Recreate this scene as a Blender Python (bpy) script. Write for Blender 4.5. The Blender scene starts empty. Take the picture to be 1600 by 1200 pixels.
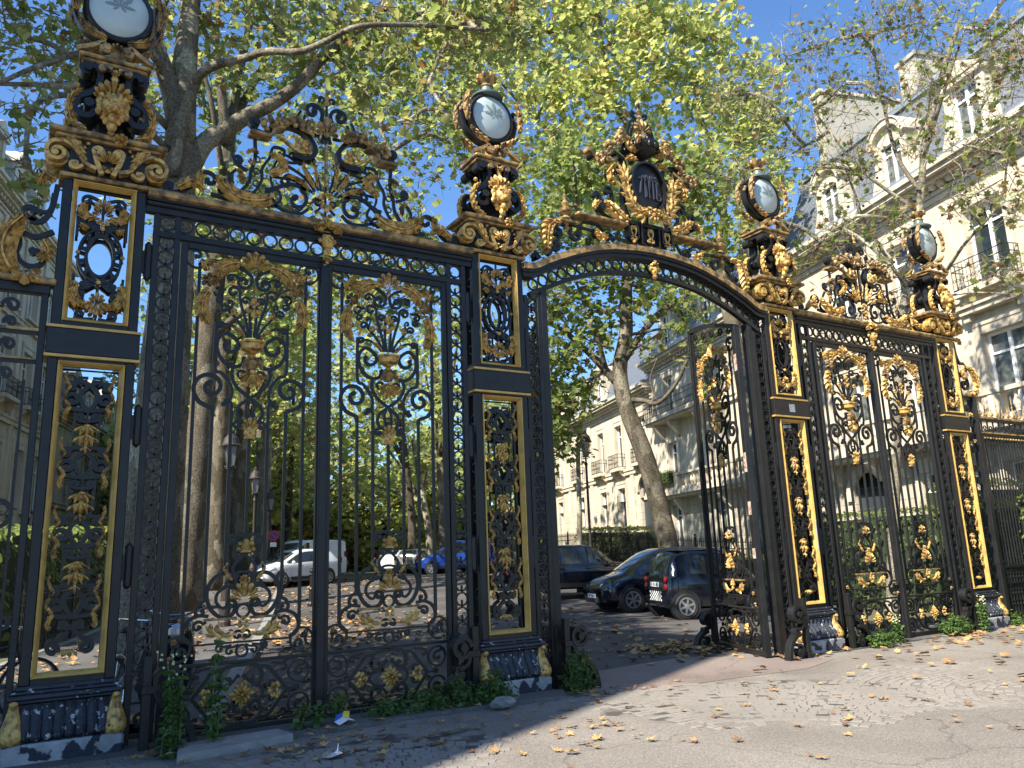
import bpy, math, random
import numpy as np
from mathutils import Vector, Matrix
D2R = math.radians
rnd = random.Random(11)
nr = np.random.RandomState(5)
sc = bpy.context.scene
COL = sc.collection

# ------------------------------------------------------------ camera
cam_d = bpy.data.cameras.new("camera"); cam = bpy.data.objects.new("camera", cam_d); COL.objects.link(cam)
sc.camera = cam
yaw, pit, rol = 0.5477, 0.2128, -0.0374
fw = Vector((math.sin(yaw)*math.cos(pit), math.cos(yaw)*math.cos(pit), math.sin(pit)))
rt = Vector((math.cos(yaw), -math.sin(yaw), 0)); up = rt.cross(fw)
r2 = rt*math.cos(rol)+up*math.sin(rol); u2 = -rt*math.sin(rol)+up*math.cos(rol)
mw = Matrix((( r2.x, u2.x, -fw.x, -0.3983), (r2.y, u2.y, -fw.y, -8.4463), (r2.z, u2.z, -fw.z, 1.6332), (0,0,0,1)))
cam.matrix_world = mw
cam_d.sensor_width = 36.0; cam_d.lens = 36.0*1235.8/1600.0
cam_d.clip_start = 0.1; cam_d.clip_end = 600

# ------------------------------------------------------------ light
SUN_EL = D2R(43); LH = (0.963, 0.27)            # horizontal direction the light travels
w = bpy.data.worlds.new("World"); sc.world = w; w.use_nodes = True
nt = w.node_tree; bg = nt.nodes["Background"]
sky = nt.nodes.new("ShaderNodeTexSky"); sky.sky_type = 'NISHITA'; sky.sun_disc = False
sky.sun_elevation = SUN_EL; sky.sun_rotation = math.atan2(-LH[0], -LH[1])
sky.altitude = 100; sky.air_density = 1.0; sky.dust_density = 0.25; sky.ozone_density = 2.5
tint = nt.nodes.new("ShaderNodeMix"); tint.data_type = 'RGBA'; tint.blend_type = 'MULTIPLY'; tint.inputs[0].default_value = 1
tint.inputs[7].default_value = (.62, .82, 1.02, 1)
nt.links.new(sky.outputs[0], tint.inputs[6]); nt.links.new(tint.outputs[2], bg.inputs[0]); bg.inputs[1].default_value = 0.115
sl = bpy.data.lights.new("sun", 'SUN'); sun = bpy.data.objects.new("sun", sl); COL.objects.link(sun)
sl.energy = 5.0; sl.angle = D2R(0.53); sl.color = (1.0, 0.93, 0.80)
tos = Vector((-LH[0]*math.cos(SUN_EL), -LH[1]*math.cos(SUN_EL), math.sin(SUN_EL)))
sun.rotation_euler = tos.to_track_quat('Z', 'Y').to_euler()
sc.view_settings.view_transform = 'Standard'; sc.view_settings.look = 'None'
sc.view_settings.gamma = 1.0; sc.view_settings.exposure = 1.2
sc.cycles.max_bounces = 8; sc.cycles.transparent_max_bounces = 12

# ------------------------------------------------------------ materials
def mat(name, col, rough=0.6, metal=0.0, noise=None, bump=None, spec=0.5, flecks=None):
    """noise=(scale, darker colour, lo, hi); bump=(scale, strength); flecks=(scale, colour, threshold)"""
    m = bpy.data.materials.new(name); m.use_nodes = True; t = m.node_tree; N = t.nodes; L = t.links
    b = N["Principled BSDF"]; b.inputs["Roughness"].default_value = rough
    b.inputs["Metallic"].default_value = metal; b.inputs["Base Color"].default_value = (*col, 1)
    b.inputs["Specular IOR Level"].default_value = spec
    tc = N.new("ShaderNodeTexCoord"); last = None
    if noise:
        n = N.new("ShaderNodeTexNoise"); n.inputs["Scale"].default_value = noise[0]; n.inputs["Detail"].default_value = 6
        L.new(tc.outputs["Object"], n.inputs[0])
        r = N.new("ShaderNodeValToRGB"); r.color_ramp.elements[0].position = noise[2]; r.color_ramp.elements[1].position = noise[3]
        r.color_ramp.elements[0].color = (*noise[1], 1); r.color_ramp.elements[1].color = (*col, 1)
        L.new(n.outputs[0], r.inputs[0]); last = r.outputs[0]
    if flecks:
        n2 = N.new("ShaderNodeTexNoise"); n2.inputs["Scale"].default_value = flecks[0]; n2.inputs["Detail"].default_value = 4
        L.new(tc.outputs["Object"], n2.inputs[0])
        r2_ = N.new("ShaderNodeValToRGB"); r2_.color_ramp.elements[0].position = flecks[2]; r2_.color_ramp.elements[1].position = flecks[2]+0.03
        L.new(n2.outputs[0], r2_.inputs[0])
        mx = N.new("ShaderNodeMix"); mx.data_type = 'RGBA'
        L.new(r2_.outputs[0], mx.inputs[0])
        if last: L.new(last, mx.inputs[6])
        else: mx.inputs[6].default_value = (*col, 1)
        mx.inputs[7].default_value = (*flecks[1], 1); last = mx.outputs[2]
    if last: L.new(last, b.inputs["Base Color"])
    if bump:
        n3 = N.new("ShaderNodeTexNoise"); n3.inputs["Scale"].default_value = bump[0]; n3.inputs["Detail"].default_value = 5
        L.new(tc.outputs["Object"], n3.inputs[0])
        bp = N.new("ShaderNodeBump"); bp.inputs["Strength"].default_value = bump[1]; bp.inputs["Distance"].default_value = 0.02
        L.new(n3.outputs[0], bp.inputs["Height"]); L.new(bp.outputs[0], b.inputs["Normal"])
    return m

IRON = mat("iron_paint", (.0155,.015,.0145), .40, 0, (5,(.009,.009,.009),.3,.6), (22,.18), .34, (70,(.22,.22,.23),.74))
WORN = mat("worn_iron", (.022,.026,.036), .55, 0, (6,(.012,.014,.02),.3,.6), (30,.4), .5, (14,(.42,.42,.44),.60))
GOLD = mat("gilding", (.60,.365,.10), .44, .2, (16,(.22,.12,.04),.36,.56), (45,.4), .5, (30,(.05,.035,.02),.64))
GOLDF = mat("frame_gilding", (.56,.35,.09), .46, .15, (7,(.42,.26,.075),.34,.54), (45,.2), .45, (9,(.16,.10,.05),.74))
OLDG = mat("tarnished_gilding", (.47,.29,.10), .55, .15, (10,(.10,.065,.035),.38,.64), (50,.4), .5)
PLST = mat("painted_stone", (.20,.20,.20), .8, 0, (5,(.33,.33,.33),.35,.65), (25,.6), .3, (7,(.025,.028,.038),.52))
GREY = mat("grey_stone", (.30,.29,.27), .85, 0, (6,(.2,.19,.18),.3,.7), (30,.5))
GLAS = mat("frosted_glass", (.46,.52,.50), .3, 0, (2.2,(.32,.38,.38),.35,.7), None, .5)
ETCH = mat("etched_mark", (.17,.215,.215), .3)
TIN = mat("verdigris_tin", (.12,.16,.15), .5, .2)
def barkmat(name, cols, sc_=2.4):
    m = bpy.data.materials.new(name); m.use_nodes = True; t = m.node_tree; N = t.nodes; L = t.links; b = N["Principled BSDF"]; b.inputs["Roughness"].default_value = .9; b.inputs["Specular IOR Level"].default_value = .2
    tc = N.new("ShaderNodeTexCoord"); mp = N.new("ShaderNodeMapping"); mp.inputs["Scale"].default_value = (1.5,1.5,.75); L.new(tc.outputs["Object"], mp.inputs[0])
    n = N.new("ShaderNodeTexNoise"); n.inputs["Scale"].default_value = 3.5; n.inputs["Detail"].default_value = 6; L.new(mp.outputs[0], n.inputs[0])
    ad = N.new("ShaderNodeMix"); ad.data_type = 'RGBA'; ad.blend_type = 'ADD'; ad.inputs[0].default_value = .6; L.new(mp.outputs[0], ad.inputs[6]); L.new(n.outputs[1], ad.inputs[7])
    v = N.new("ShaderNodeTexVoronoi"); v.inputs["Scale"].default_value = sc_; L.new(ad.outputs[2], v.inputs[0])
    r = N.new("ShaderNodeValToRGB"); r.color_ramp.interpolation = 'CONSTANT'; e = r.color_ramp.elements; e[0].position = 0; e[0].color = (*cols[0],1); e[1].position = .42; e[1].color = (*cols[1],1)
    for p_, c_ in ((.62,cols[2]),(.80,cols[3])): q = e.new(p_); q.color = (*c_,1)
    L.new(v.outputs["Color"], r.inputs[0])
    n2 = N.new("ShaderNodeTexNoise"); n2.inputs["Scale"].default_value = 22; n2.inputs["Detail"].default_value = 5; L.new(tc.outputs["Object"], n2.inputs[0])
    r2_ = N.new("ShaderNodeValToRGB"); r2_.color_ramp.elements[0].position = .35; r2_.color_ramp.elements[0].color = (.5,.5,.5,1); r2_.color_ramp.elements[1].position = .65; r2_.color_ramp.elements[1].color = (1.1,1.1,1.1,1); L.new(n2.outputs[0], r2_.inputs[0])
    mx = N.new("ShaderNodeMix"); mx.data_type = 'RGBA'; mx.blend_type = 'MULTIPLY'; mx.inputs[0].default_value = 1; L.new(r.outputs[0], mx.inputs[6]); L.new(r2_.outputs[0], mx.inputs[7]); L.new(mx.outputs[2], b.inputs["Base Color"])
    bp = N.new("ShaderNodeBump"); bp.inputs["Strength"].default_value = .8; bp.inputs["Distance"].default_value = .03; L.new(n2.outputs[0], bp.inputs["Height"]); L.new(bp.outputs[0], b.inputs["Normal"]); return m
BARK = barkmat("plane_bark", ((.15,.125,.09),(.20,.17,.12),(.26,.225,.165),(.33,.30,.22)))
BARKL = barkmat("lean_bark", ((.095,.08,.055),(.13,.105,.075),(.17,.145,.105),(.25,.22,.16)))
BARKD = barkmat("dark_bark", ((.07,.06,.045),(.10,.085,.06),(.12,.10,.075),(.16,.14,.10)))
BARKP = barkmat("pale_bark", ((.20,.175,.13),(.26,.23,.17),(.33,.295,.22),(.42,.39,.30)))
WHT = mat("white_paint", (.78,.78,.76), .5)
ZINC = mat("zinc", (.33,.37,.42), .4, .5)
DARKM = mat("dark_void", (.010,.011,.012), .7)
BRICK = mat("brick", (.33,.16,.10), .9, 0, (8,(.2,.1,.07),.3,.7))
HEDGE = mat("hedge_leaf", (.045,.085,.02), .6)
RED = mat("red_plastic", (.5,.015,.012), .3)
CHROME = mat("chrome", (.7,.7,.72), .15, 1.0)
RUB = mat("rubber", (.018,.018,.018), .75)
TRIM = mat("black_plastic", (.02,.02,.022), .5)
RIM = mat("alloy", (.55,.56,.58), .3, .8)
PLATE = mat("plate_white", (.7,.7,.68), .5)
LAMPG = mat("headlamp_glass", (.55,.57,.6), .12, .5)

def glass_mat():
    m = mat("window_glass", (.02,.028,.032), .06, 0, None, None, .9); return m
WG = glass_mat()
CGL = mat("car_glass", (.025,.032,.034), .04, 0, None, None, .8)
CURT = mat("curtain_glass", (.16,.17,.16), .12, 0, (3,(.05,.06,.06),.4,.6), None, .8)
def slate():
    m = bpy.data.materials.new("slate"); m.use_nodes = True; t = m.node_tree; N = t.nodes; L = t.links; b = N["Principled BSDF"]
    tc = N.new("ShaderNodeTexCoord"); mp = N.new("ShaderNodeMapping"); mp.inputs["Rotation"].default_value = (D2R(90),0,0)
    L.new(tc.outputs["Object"], mp.inputs[0]); k = N.new("ShaderNodeTexBrick"); k.inputs["Scale"].default_value = 3.2
    k.inputs["Color1"].default_value = (.13,.145,.17,1); k.inputs["Color2"].default_value = (.17,.185,.21,1); k.inputs["Mortar"].default_value = (.06,.065,.08,1)
    k.inputs["Mortar Size"].default_value = .03; L.new(mp.outputs[0], k.inputs[0]); L.new(k.outputs[0], b.inputs["Base Color"]); b.inputs["Roughness"].default_value = .55
    return m
SLATE = slate()
def ashlar(name, c1, c2, mort, ms=.012, bw=1.1, rh=.42, streak=.55):
    m = bpy.data.materials.new(name); m.use_nodes = True; t = m.node_tree; N = t.nodes; L = t.links; b = N["Principled BSDF"]
    tc = N.new("ShaderNodeTexCoord"); mp = N.new("ShaderNodeMapping"); mp.inputs["Rotation"].default_value = (D2R(90),0,0)
    L.new(tc.outputs["Object"], mp.inputs[0]); k = N.new("ShaderNodeTexBrick"); k.inputs["Scale"].default_value = 1.0
    k.inputs["Brick Width"].default_value = bw; k.inputs["Row Height"].default_value = rh
    k.inputs["Color1"].default_value = (*c1,1); k.inputs["Color2"].default_value = (*c2,1); k.inputs["Mortar"].default_value = (*mort,1)
    k.inputs["Mortar Size"].default_value = ms; L.new(mp.outputs[0], k.inputs[0])
    m2 = N.new("ShaderNodeMapping"); m2.inputs["Scale"].default_value = (2.2,2.2,.28); L.new(tc.outputs["Object"], m2.inputs[0])
    n = N.new("ShaderNodeTexNoise"); n.inputs["Scale"].default_value = 1.6; n.inputs["Detail"].default_value = 8; L.new(m2.outputs[0], n.inputs[0])
    r = N.new("ShaderNodeValToRGB"); r.color_ramp.elements[0].position = .38; r.color_ramp.elements[0].color = (.55,.53,.50,1); r.color_ramp.elements[1].position = .60; r.color_ramp.elements[1].color = (1,1,1,1); L.new(n.outputs[0], r.inputs[0])
    mx = N.new("ShaderNodeMix"); mx.data_type = 'RGBA'; mx.blend_type = 'MULTIPLY'; mx.inputs[0].default_value = streak
    L.new(k.outputs[0], mx.inputs[6]); L.new(r.outputs[0], mx.inputs[7]); L.new(mx.outputs[2], b.inputs["Base Color"]); b.inputs["Roughness"].default_value = .85
    return m
ASH = ashlar("ashlar", (.58,.51,.40), (.52,.46,.36), (.28,.25,.19))
FAC = ashlar("limestone", (.62,.545,.425), (.58,.51,.40), (.42,.37,.29), .006, .9, .38)
FACD = ashlar("limestone_grey", (.46,.42,.345), (.42,.385,.32), (.30,.27,.22), .006, .9, .38, .8)
def leafmat(name, col, tr):
    m = bpy.data.materials.new(name); m.use_nodes = True; t = m.node_tree; N = t.nodes; L = t.links
    N.remove(N["Principled BSDF"]); o = N["Material Output"]
    d = N.new("ShaderNodeBsdfPrincipled"); d.inputs["Base Color"].default_value = (*col, 1); d.inputs["Roughness"].default_value = .45
    d.inputs["Specular IOR Level"].default_value = .35
    x = N.new("ShaderNodeBsdfTranslucent"); x.inputs[0].default_value = (*tr, 1)
    a = N.new("ShaderNodeMixShader"); a.inputs[0].default_value = .5
    L.new(d.outputs[0], a.inputs[1]); L.new(x.outputs[0], a.inputs[2]); L.new(a.outputs[0], o.inputs[0]); return m
LG = [leafmat("leaf_green", (.11,.15,.045), (.31,.40,.10)), leafmat("leaf_mid", (.165,.195,.06), (.42,.48,.14)),
      leafmat("leaf_lime", (.26,.265,.09), (.58,.58,.20)), leafmat("leaf_brown", (.22,.14,.06), (.36,.22,.08))]
DEAD = [mat("dead_leaf_tan", (.42,.25,.11), .7, 0, (9,(.27,.14,.055),.3,.7)), mat("dead_leaf_ochre", (.52,.34,.13), .7, 0, (9,(.36,.2,.07),.3,.7)),
        mat("dead_leaf_brown", (.24,.125,.06), .7, 0, (9,(.15,.08,.04),.3,.7))]
LF = [leafmat("far_leaf_green", (.17,.22,.07), (.46,.56,.14)), leafmat("far_leaf_mid", (.24,.27,.09), (.60,.66,.20)), leafmat("far_leaf_lime", (.33,.34,.12), (.74,.74,.26)), leafmat("far_leaf_brown", (.26,.19,.09), (.46,.32,.14))]  # yellower far leaves, colour also lightened to stand in for sunlight
WEED = leafmat("weed_leaf", (.075,.14,.035), (.14,.24,.05))

# ------------------------------------------------------------ mesh helpers
def cr(pts, n=6):
    """smooth curve through control points"""
    P = [np.array(p, float) for p in pts]
    P = [2*P[0]-P[1]] + P + [2*P[-1]-P[-2]]; out = []
    for i in range(1, len(P)-2):
        a, b, c, d = P[i-1:i+3]
        for k in range(n):
            t = k/n
            out.append(.5*((2*b)+(c-a)*t+(2*a-5*b+4*c-d)*t*t+(3*b-a-3*c+d)*t**3))
    out.append(P[-2]); return out
def S(cx, cz, r0, a0, a1, r1=None, step=28):
    """control points on a spiral, angles in degrees, 0 = +x, 90 = up"""
    if r1 is None: r1 = r0
    n = max(2, int(abs(a1-a0)/step)); o = []
    for i in range(n+1):
        t = i/n; r = r0*(r1/r0)**t; a = D2R(a0+(a1-a0)*t); o.append((cx+r*math.cos(a), cz+r*math.sin(a)))
    return o
class M:
    def __init__(s): s.v = []; s.f = []
    def add(s, v, f):
        o = len(s.v); s.v += [tuple(p) for p in v]; s.f += [tuple(i+o for i in q) for q in f]
    def merge(s, m, dx=0, dy=0, dz=0, sx=1, sz=1):
        v = [(p[0]*sx+dx, p[1]+dy, p[2]*sz+dz) for p in m.v]; o = len(s.v); s.v += v
        s.f += [tuple((i+o for i in (q if sx*sz > 0 else reversed(q)))) for q in m.f]; return s
    def box(s, x0,x1,y0,y1,z0,z1):
        s.add([(x0,y0,z0),(x1,y0,z0),(x1,y1,z0),(x0,y1,z0),(x0,y0,z1),(x1,y0,z1),(x1,y1,z1),(x0,y1,z1)],
              [(0,3,2,1),(4,5,6,7),(0,1,5,4),(1,2,6,5),(2,3,7,6),(3,0,4,7)]); return s
    def bev(s, x0,x1,y0,y1,z0,z1,b=.006):
        """box with chamfered vertical and horizontal front edges"""
        xs = [x0,x0+b,x1-b,x1]; v=[]; f=[]
        ring = [(x0,y1),(x0,y0+b),(x0+b,y0),(x1-b,y0),(x1,y0+b),(x1,y1)]
        n=len(ring)
        lv = [(z0,b),(z0+b,0),(z1-b,0),(z1,b)]
        cx=(x0+x1)/2; cy=(y0+y1)/2
        for z,i in lv:
            for (x,y) in ring:
                v.append((x+(i if x<cx else -i), y+(i if y<cy else -i), z))
        for k in range(3):
            for j in range(n):
                a=k*n+j; c=k*n+(j+1)%n; f.append((a,c,c+n,a+n))
        f.append(tuple(range(n-1,-1,-1))); f.append(tuple(range(3*n,4*n))); s.add(v,f); return s
    def rib(s, path, w, d, y=0, closed=False, taper=None, cap=False):
        P = [np.array(p[:2], float) for p in path]; n = len(P); v = []; f = []
        for i in range(n):
            a = P[i-1] if (i > 0 or closed) else P[i]; b = P[(i+1) % n] if (i < n-1 or closed) else P[i]
            t = b-a; L_ = np.hypot(*t) or 1; t = t/L_; nx, nz = -t[1], t[0]
            ww = w*(taper(i/(n-1)) if taper else 1)/2
            x, z = P[i]
            v += [(x+nx*ww,y-d/2,z+nz*ww),(x-nx*ww,y-d/2,z-nz*ww),(x-nx*ww,y+d/2,z-nz*ww),(x+nx*ww,y+d/2,z+nz*ww)]
        m = n if closed else n-1
        for i in range(m):
            a = i*4; b = ((i+1) % n)*4
            for k in range(4): f.append((a+k, a+(k+1)%4, b+(k+1)%4, b+k))
        if not closed: f += [(3,2,1,0), (4*n-4,4*n-3,4*n-2,4*n-1)]
        s.add(v, f); return s
    def scroll(s, ctrl, w=.022, d=.022, y=0, eyes=(0,1), n=5, eye=None):
        w = w*1.6 if w < .035 else w
        s.k = getattr(s,'k',0)+1; y = y+(s.k%9)*.0006
        p = cr(ctrl, n); s.rib(p, w, d, y)
        e = eye or w*.85
        if eyes[0]: s.cyl(p[0][0], p[0][1], e, y-d*.75, y+d*.75, 8)
        if eyes[1]: s.cyl(p[-1][0], p[-1][1], e, y-d*.75, y+d*.75, 8)
        return s
    def cyl(s, x, z, r, y0, y1, n=12, r1=None):
        if r1 is None: r1 = r
        v = [(x+r*math.cos(2*math.pi*i/n), y0, z+r*math.sin(2*math.pi*i/n)) for i in range(n)]
        v += [(x+r1*math.cos(2*math.pi*i/n), y1, z+r1*math.sin(2*math.pi*i/n)) for i in range(n)]
        f = [(i,(i+1)%n,n+(i+1)%n,n+i) for i in range(n)] + [tuple(range(n-1,-1,-1)), tuple(range(n,2*n))]; s.add(v,f); return s
    def ring(s, x, z, r, w, d, y=0, n=18, rz=None):
        rz = rz or r
        s.rib([(x+r*math.cos(2*math.pi*i/n), z+rz*math.sin(2*math.pi*i/n)) for i in range(n)], w, d, y, closed=True); return s
    def lathe(s, prof, x=0, y=0, n=16, z0=0):
        v = []; f = []; k = len(prof)
        for r, z in prof:
            for i in range(n): a = 2*math.pi*i/n; v.append((x+r*math.cos(a), y+r*math.sin(a), z0+z))
        for j in range(k-1):
            for i in range(n): a = j*n+i; b = j*n+(i+1)%n; f.append((a,b,b+n,a+n))
        f += [tuple(range(n-1,-1,-1)), tuple(range((k-1)*n,k*n))]; s.add(v,f); return s
    def lathey(s, prof, x=0, z=0, n=24, rx=1, rz=1, y0=0):
        """profile (r, y) turned about the y axis"""
        v = []; f = []; k = len(prof)
        for r, y in prof:
            for i in range(n): a = 2*math.pi*i/n; v.append((x+rx*r*math.cos(a), y0+y, z+rz*r*math.sin(a)))
        for j in range(k-1):
            for i in range(n): a = j*n+i; b = j*n+(i+1)%n; f.append((a,b,b+n,a+n))
        f += [tuple(range(n-1,-1,-1)), tuple(range((k-1)*n,k*n))]; s.add(v,f); return s
    def ball(s, x, y, z, r, n=8, sx=1, sy=1, sz=1):
        k = max(4, n//2+1); v = []; f = []
        for j in range(1, k):
            p = math.pi*j/k
            for i in range(n): a = 2*math.pi*i/n; v.append((x+sx*r*math.sin(p)*math.cos(a), y+sy*r*math.sin(p)*math.sin(a), z+sz*r*math.cos(p)))
        t = len(v); v += [(x,y,z+sz*r),(x,y,z-sz*r)]
        for j in range(k-2):
            for i in range(n): a = j*n+i; b = j*n+(i+1)%n; f.append((a,a+n,b+n,b))
        for i in range(n): f.append((t,i,(i+1)%n)); f.append((t+1,(k-2)*n+(i+1)%n,(k-2)*n+i))
        s.add(v,f); return s
    def tube(s, P, R, n=6, cap=True):
        P = [Vector(p) for p in P]; m = len(P); v = []; f = []
        if not hasattr(R, '__len__'): R = [R]*m
        ref = Vector((0,0,1)) if abs((P[-1]-P[0]).normalized().z) < .9 else Vector((1,0,0))
        for i in range(m):
            t = (P[min(i+1,m-1)]-P[max(i-1,0)]).normalized()
            a = t.cross(ref); a = a.normalized() if a.length > 1e-5 else Vector((1,0,0)); b = t.cross(a)
            for k in range(n):
                g = 2*math.pi*k/n; v.append(tuple(P[i]+(a*math.cos(g)+b*math.sin(g))*R[i]))
        for i in range(m-1):
            for k in range(n): a_ = i*n+k; b_ = i*n+(k+1)%n; f.append((a_,b_,b_+n,a_+n))
        if cap: f += [tuple(range(n-1,-1,-1)), tuple(range((m-1)*n,m*n))]
        s.add(v,f); return s
    def acan(s, ctrl, w=.06, y=0, n=7, th=.02, tipw=.35, fwd=.8, sides=(1,-1), stem=True, prof=None):
        """gilded acanthus leaf: overlapping forward-swept lobes in relief on a curved spine, facing -y"""
        if prof is None: n = max(3, int(round(n*.75)))
        P = cr(ctrl, 8); Q = len(P)-1; L_ = sum(np.hypot(*(P[i+1]-P[i])) for i in range(Q))
        at = lambda t: P[0]*0+[np.interp(t*Q, range(Q+1), [p[k] for p in P]) for k in (0,1)]
        for i in range(n):
            t = i/n; a = at(t); b = at(min(1,(i+1.25)/n)); tg = b-a; ln = np.hypot(*tg) or 1e-6; tg = tg/ln
            ww = w*1.15*(.62+.5*math.sin(math.pi*min(1,t*.9+.12)))*(1-(1-tipw)*t**2)
            for sd in sides:
                nv = np.array([-tg[1]*sd, tg[0]*sd]); zz = y-th*(.9+.5*(i%2))
                tip = a+nv*ww+tg*(ln*.55+ww*.85); o1 = a+nv*ww*.72+tg*ww*.05; o2 = a+nv*ww*.45+tg*(ln*.55+ww*.55); rd = a+nv*ww*.5+tg*(ln*.3+ww*.35)
                v = [(a[0],zz,a[1]),(b[0],zz,b[1]),(o1[0],y-th*.5,o1[1]),(tip[0],y-th*.9,tip[1]),(o2[0],y-th*.6,o2[1]),(rd[0],y-th*2.5,rd[1]),(a[0],y,a[1]),(b[0],y,b[1])]
                s.add(v, [(0,2,5),(2,3,5),(3,4,5),(4,1,5),(1,0,5),(6,2,0),(6,7,4,3,2),(7,1,4)])
        e = at(1.0); t_ = at(.97)-e; g = math.degrees(math.atan2(-t_[1],-t_[0])); s.fan(e[0],e[1],w*.75*max(tipw,.5),g-55,g+55,3,y-th*.3,th,.1)
        if stem: s.rib(P, w*.20, th*2.6, y-th*.9, taper=lambda t: 1-.65*t)
        return s
    def petal(s, x, z, ang, L_, w, y=0, th=.02):
        c, q = math.cos(D2R(ang)), math.sin(D2R(ang)); f = lambda a, b, d: (x+a*c-b*q, y-d, z+a*q+b*c)
        s.add([f(0,0,th*.6),f(L_*.35,w/2,th*.5),f(L_*.72,w*.38,th*.7),f(L_,0,th),f(L_*.72,-w*.38,th*.7),f(L_*.35,-w/2,th*.5),f(L_*.5,0,th*2.0),f(L_*.5,0,-th*.2)],
              [(0,6,1),(1,6,2),(2,6,3),(3,6,4),(4,6,5),(5,6,0),(0,1,7),(1,2,7),(2,3,7),(3,4,7),(4,5,7),(5,0,7)]); return s
    def fan(s, x, z, r, a0=20, a1=160, n=7, y=0, th=.02, r0=.2):
        """shell or palmette of rounded lobes"""
        for i in range(n):
            t = i/(n-1) if n > 1 else .5; a = D2R(a0+(a1-a0)*t); h = D2R((a1-a0)/(n-1 if n>1 else 1)*.5)
            rr = r*(.78+.22*math.sin(math.pi*t)); c, q = math.cos, math.sin
            v = [(x+r0*r*c(a),y-th*.6,z+r0*r*q(a)),(x+rr*.62*c(a-h),y-th*.5,z+rr*.62*q(a-h)),(x+rr*.9*c(a-h*.8),y-th*.8,z+rr*.9*q(a-h*.8)),
                 (x+rr*c(a),y-th*.9,z+rr*q(a)),(x+rr*.9*c(a+h*.8),y-th*.8,z+rr*.9*q(a+h*.8)),(x+rr*.62*c(a+h),y-th*.5,z+rr*.62*q(a+h)),
                 (x+rr*.68*c(a),y-th*2.2,z+rr*.68*q(a)),(x+rr*.6*c(a),y,z+rr*.6*q(a))]
            s.add(v, [(0,1,6),(1,2,6),(2,3,6),(3,4,6),(4,5,6),(5,0,6),(1,0,7),(2,1,7),(3,2,7),(4,3,7),(5,4,7),(0,5,7)])
        return s
    def rosette(s, x, z, r, n=8, y=0, th=.02, a0=0):
        s.fan(x, z, r, a0, a0+360*(n-1)/n, n, y, th, .12)
        s.ball(x, y-th*1.4, z, r*.2, 8); return s
    def mirror(s):
        n = len(s.v); s.v += [(-a,b+.0057,c) for a,b,c in s.v]; s.f += [tuple(i+n for i in reversed(q)) for q in s.f]; return s
    def build(s, name, m, parent=None, loc=(0,0,0), smooth=False, rot=None):
        me = bpy.data.meshes.new(name); me.from_pydata(s.v, [], s.f)
        for q in (m if isinstance(m, (list,tuple)) else [m]): me.materials.append(q)
        if smooth:
            me.polygons.foreach_set("use_smooth", [True]*len(me.polygons))
        me.update(); o = bpy.data.objects.new(name, me); COL.objects.link(o)
        o.parent = parent; o.location = loc
        if rot: o.rotation_euler = rot
        return o
def sharp(o, ang=35):
    me = o.data
    try: me.set_sharp_from_angle(angle=D2R(ang))
    except Exception: pass
    return o
def tag(o, label=None, cat=None, group=None, kind=None):
    if label: o["label"] = label
    if cat: o["category"] = cat
    if group: o["group"] = group
    if kind: o["kind"] = kind
    return o
def thing(name, label, cat, loc=(0,0,0), rz=0, group=None):
    o = bpy.data.objects.new(name, None); COL.objects.link(o); o.empty_display_size = .2
    o.location = loc; o.rotation_euler = (0,0,rz); return tag(o, label, cat, group)
def kids(o): return [c for c in bpy.data.objects if c.parent == o]
def dup(root, loc, rz=0, label=None, group=None, parent=None, cache={}):
    r = root.copy(); COL.objects.link(r); r.location = loc; r.rotation_euler = (0,0,rz)
    if label: r["label"] = label
    if group: r["group"] = group
    if root.name not in cache: cache[root.name] = [(c, kids(c)) for c in kids(root)]
    for c, gs in cache[root.name]:
        d = c.copy(); COL.objects.link(d); d.parent = r
        for g in gs:
            e = g.copy(); COL.objects.link(e); e.parent = d
    return r
# avenue frame: s along it, n to its right
TH = D2R(16.5); DD = Vector((math.sin(TH), math.cos(TH), 0)); NN = Vector((math.cos(TH), -math.sin(TH), 0))
def av(s, n, z=0): p = DD*s+NN*n; return (p.x, p.y, z)
def rise(s):
    t = min(1, max(0, (s-11)/20.0)); return .75*t*t*(3-2*t)
def gz(x, y): return rise(x*DD.x+y*DD.y)
# ------------------------------------------------------------ gate piers
def frame_rect(hw, z0, z1, m, y=0.0):
    """bolection frame: profile runs from the outside in"""
    pr = [(0,.012),(0,-.012),(.007,-.018),(.014,-.012),(.016,.004),(.020,.004),(.046,.055)]
    def loop(o, yy): return [(-hw+o,yy+y,z0+o),(hw-o,yy+y,z0+o),(hw-o,yy+y,z1-o),(-hw+o,yy+y,z1-o)]
    v = []; f = []
    for o, yy in pr: v += loop(o, yy)
    for k in range(len(pr)-1):
        for j in range(4): f.append((k*4+j, k*4+(j+1)%4, k*4+4+(j+1)%4, k*4+4+j))
    m.add(v, f)

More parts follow.
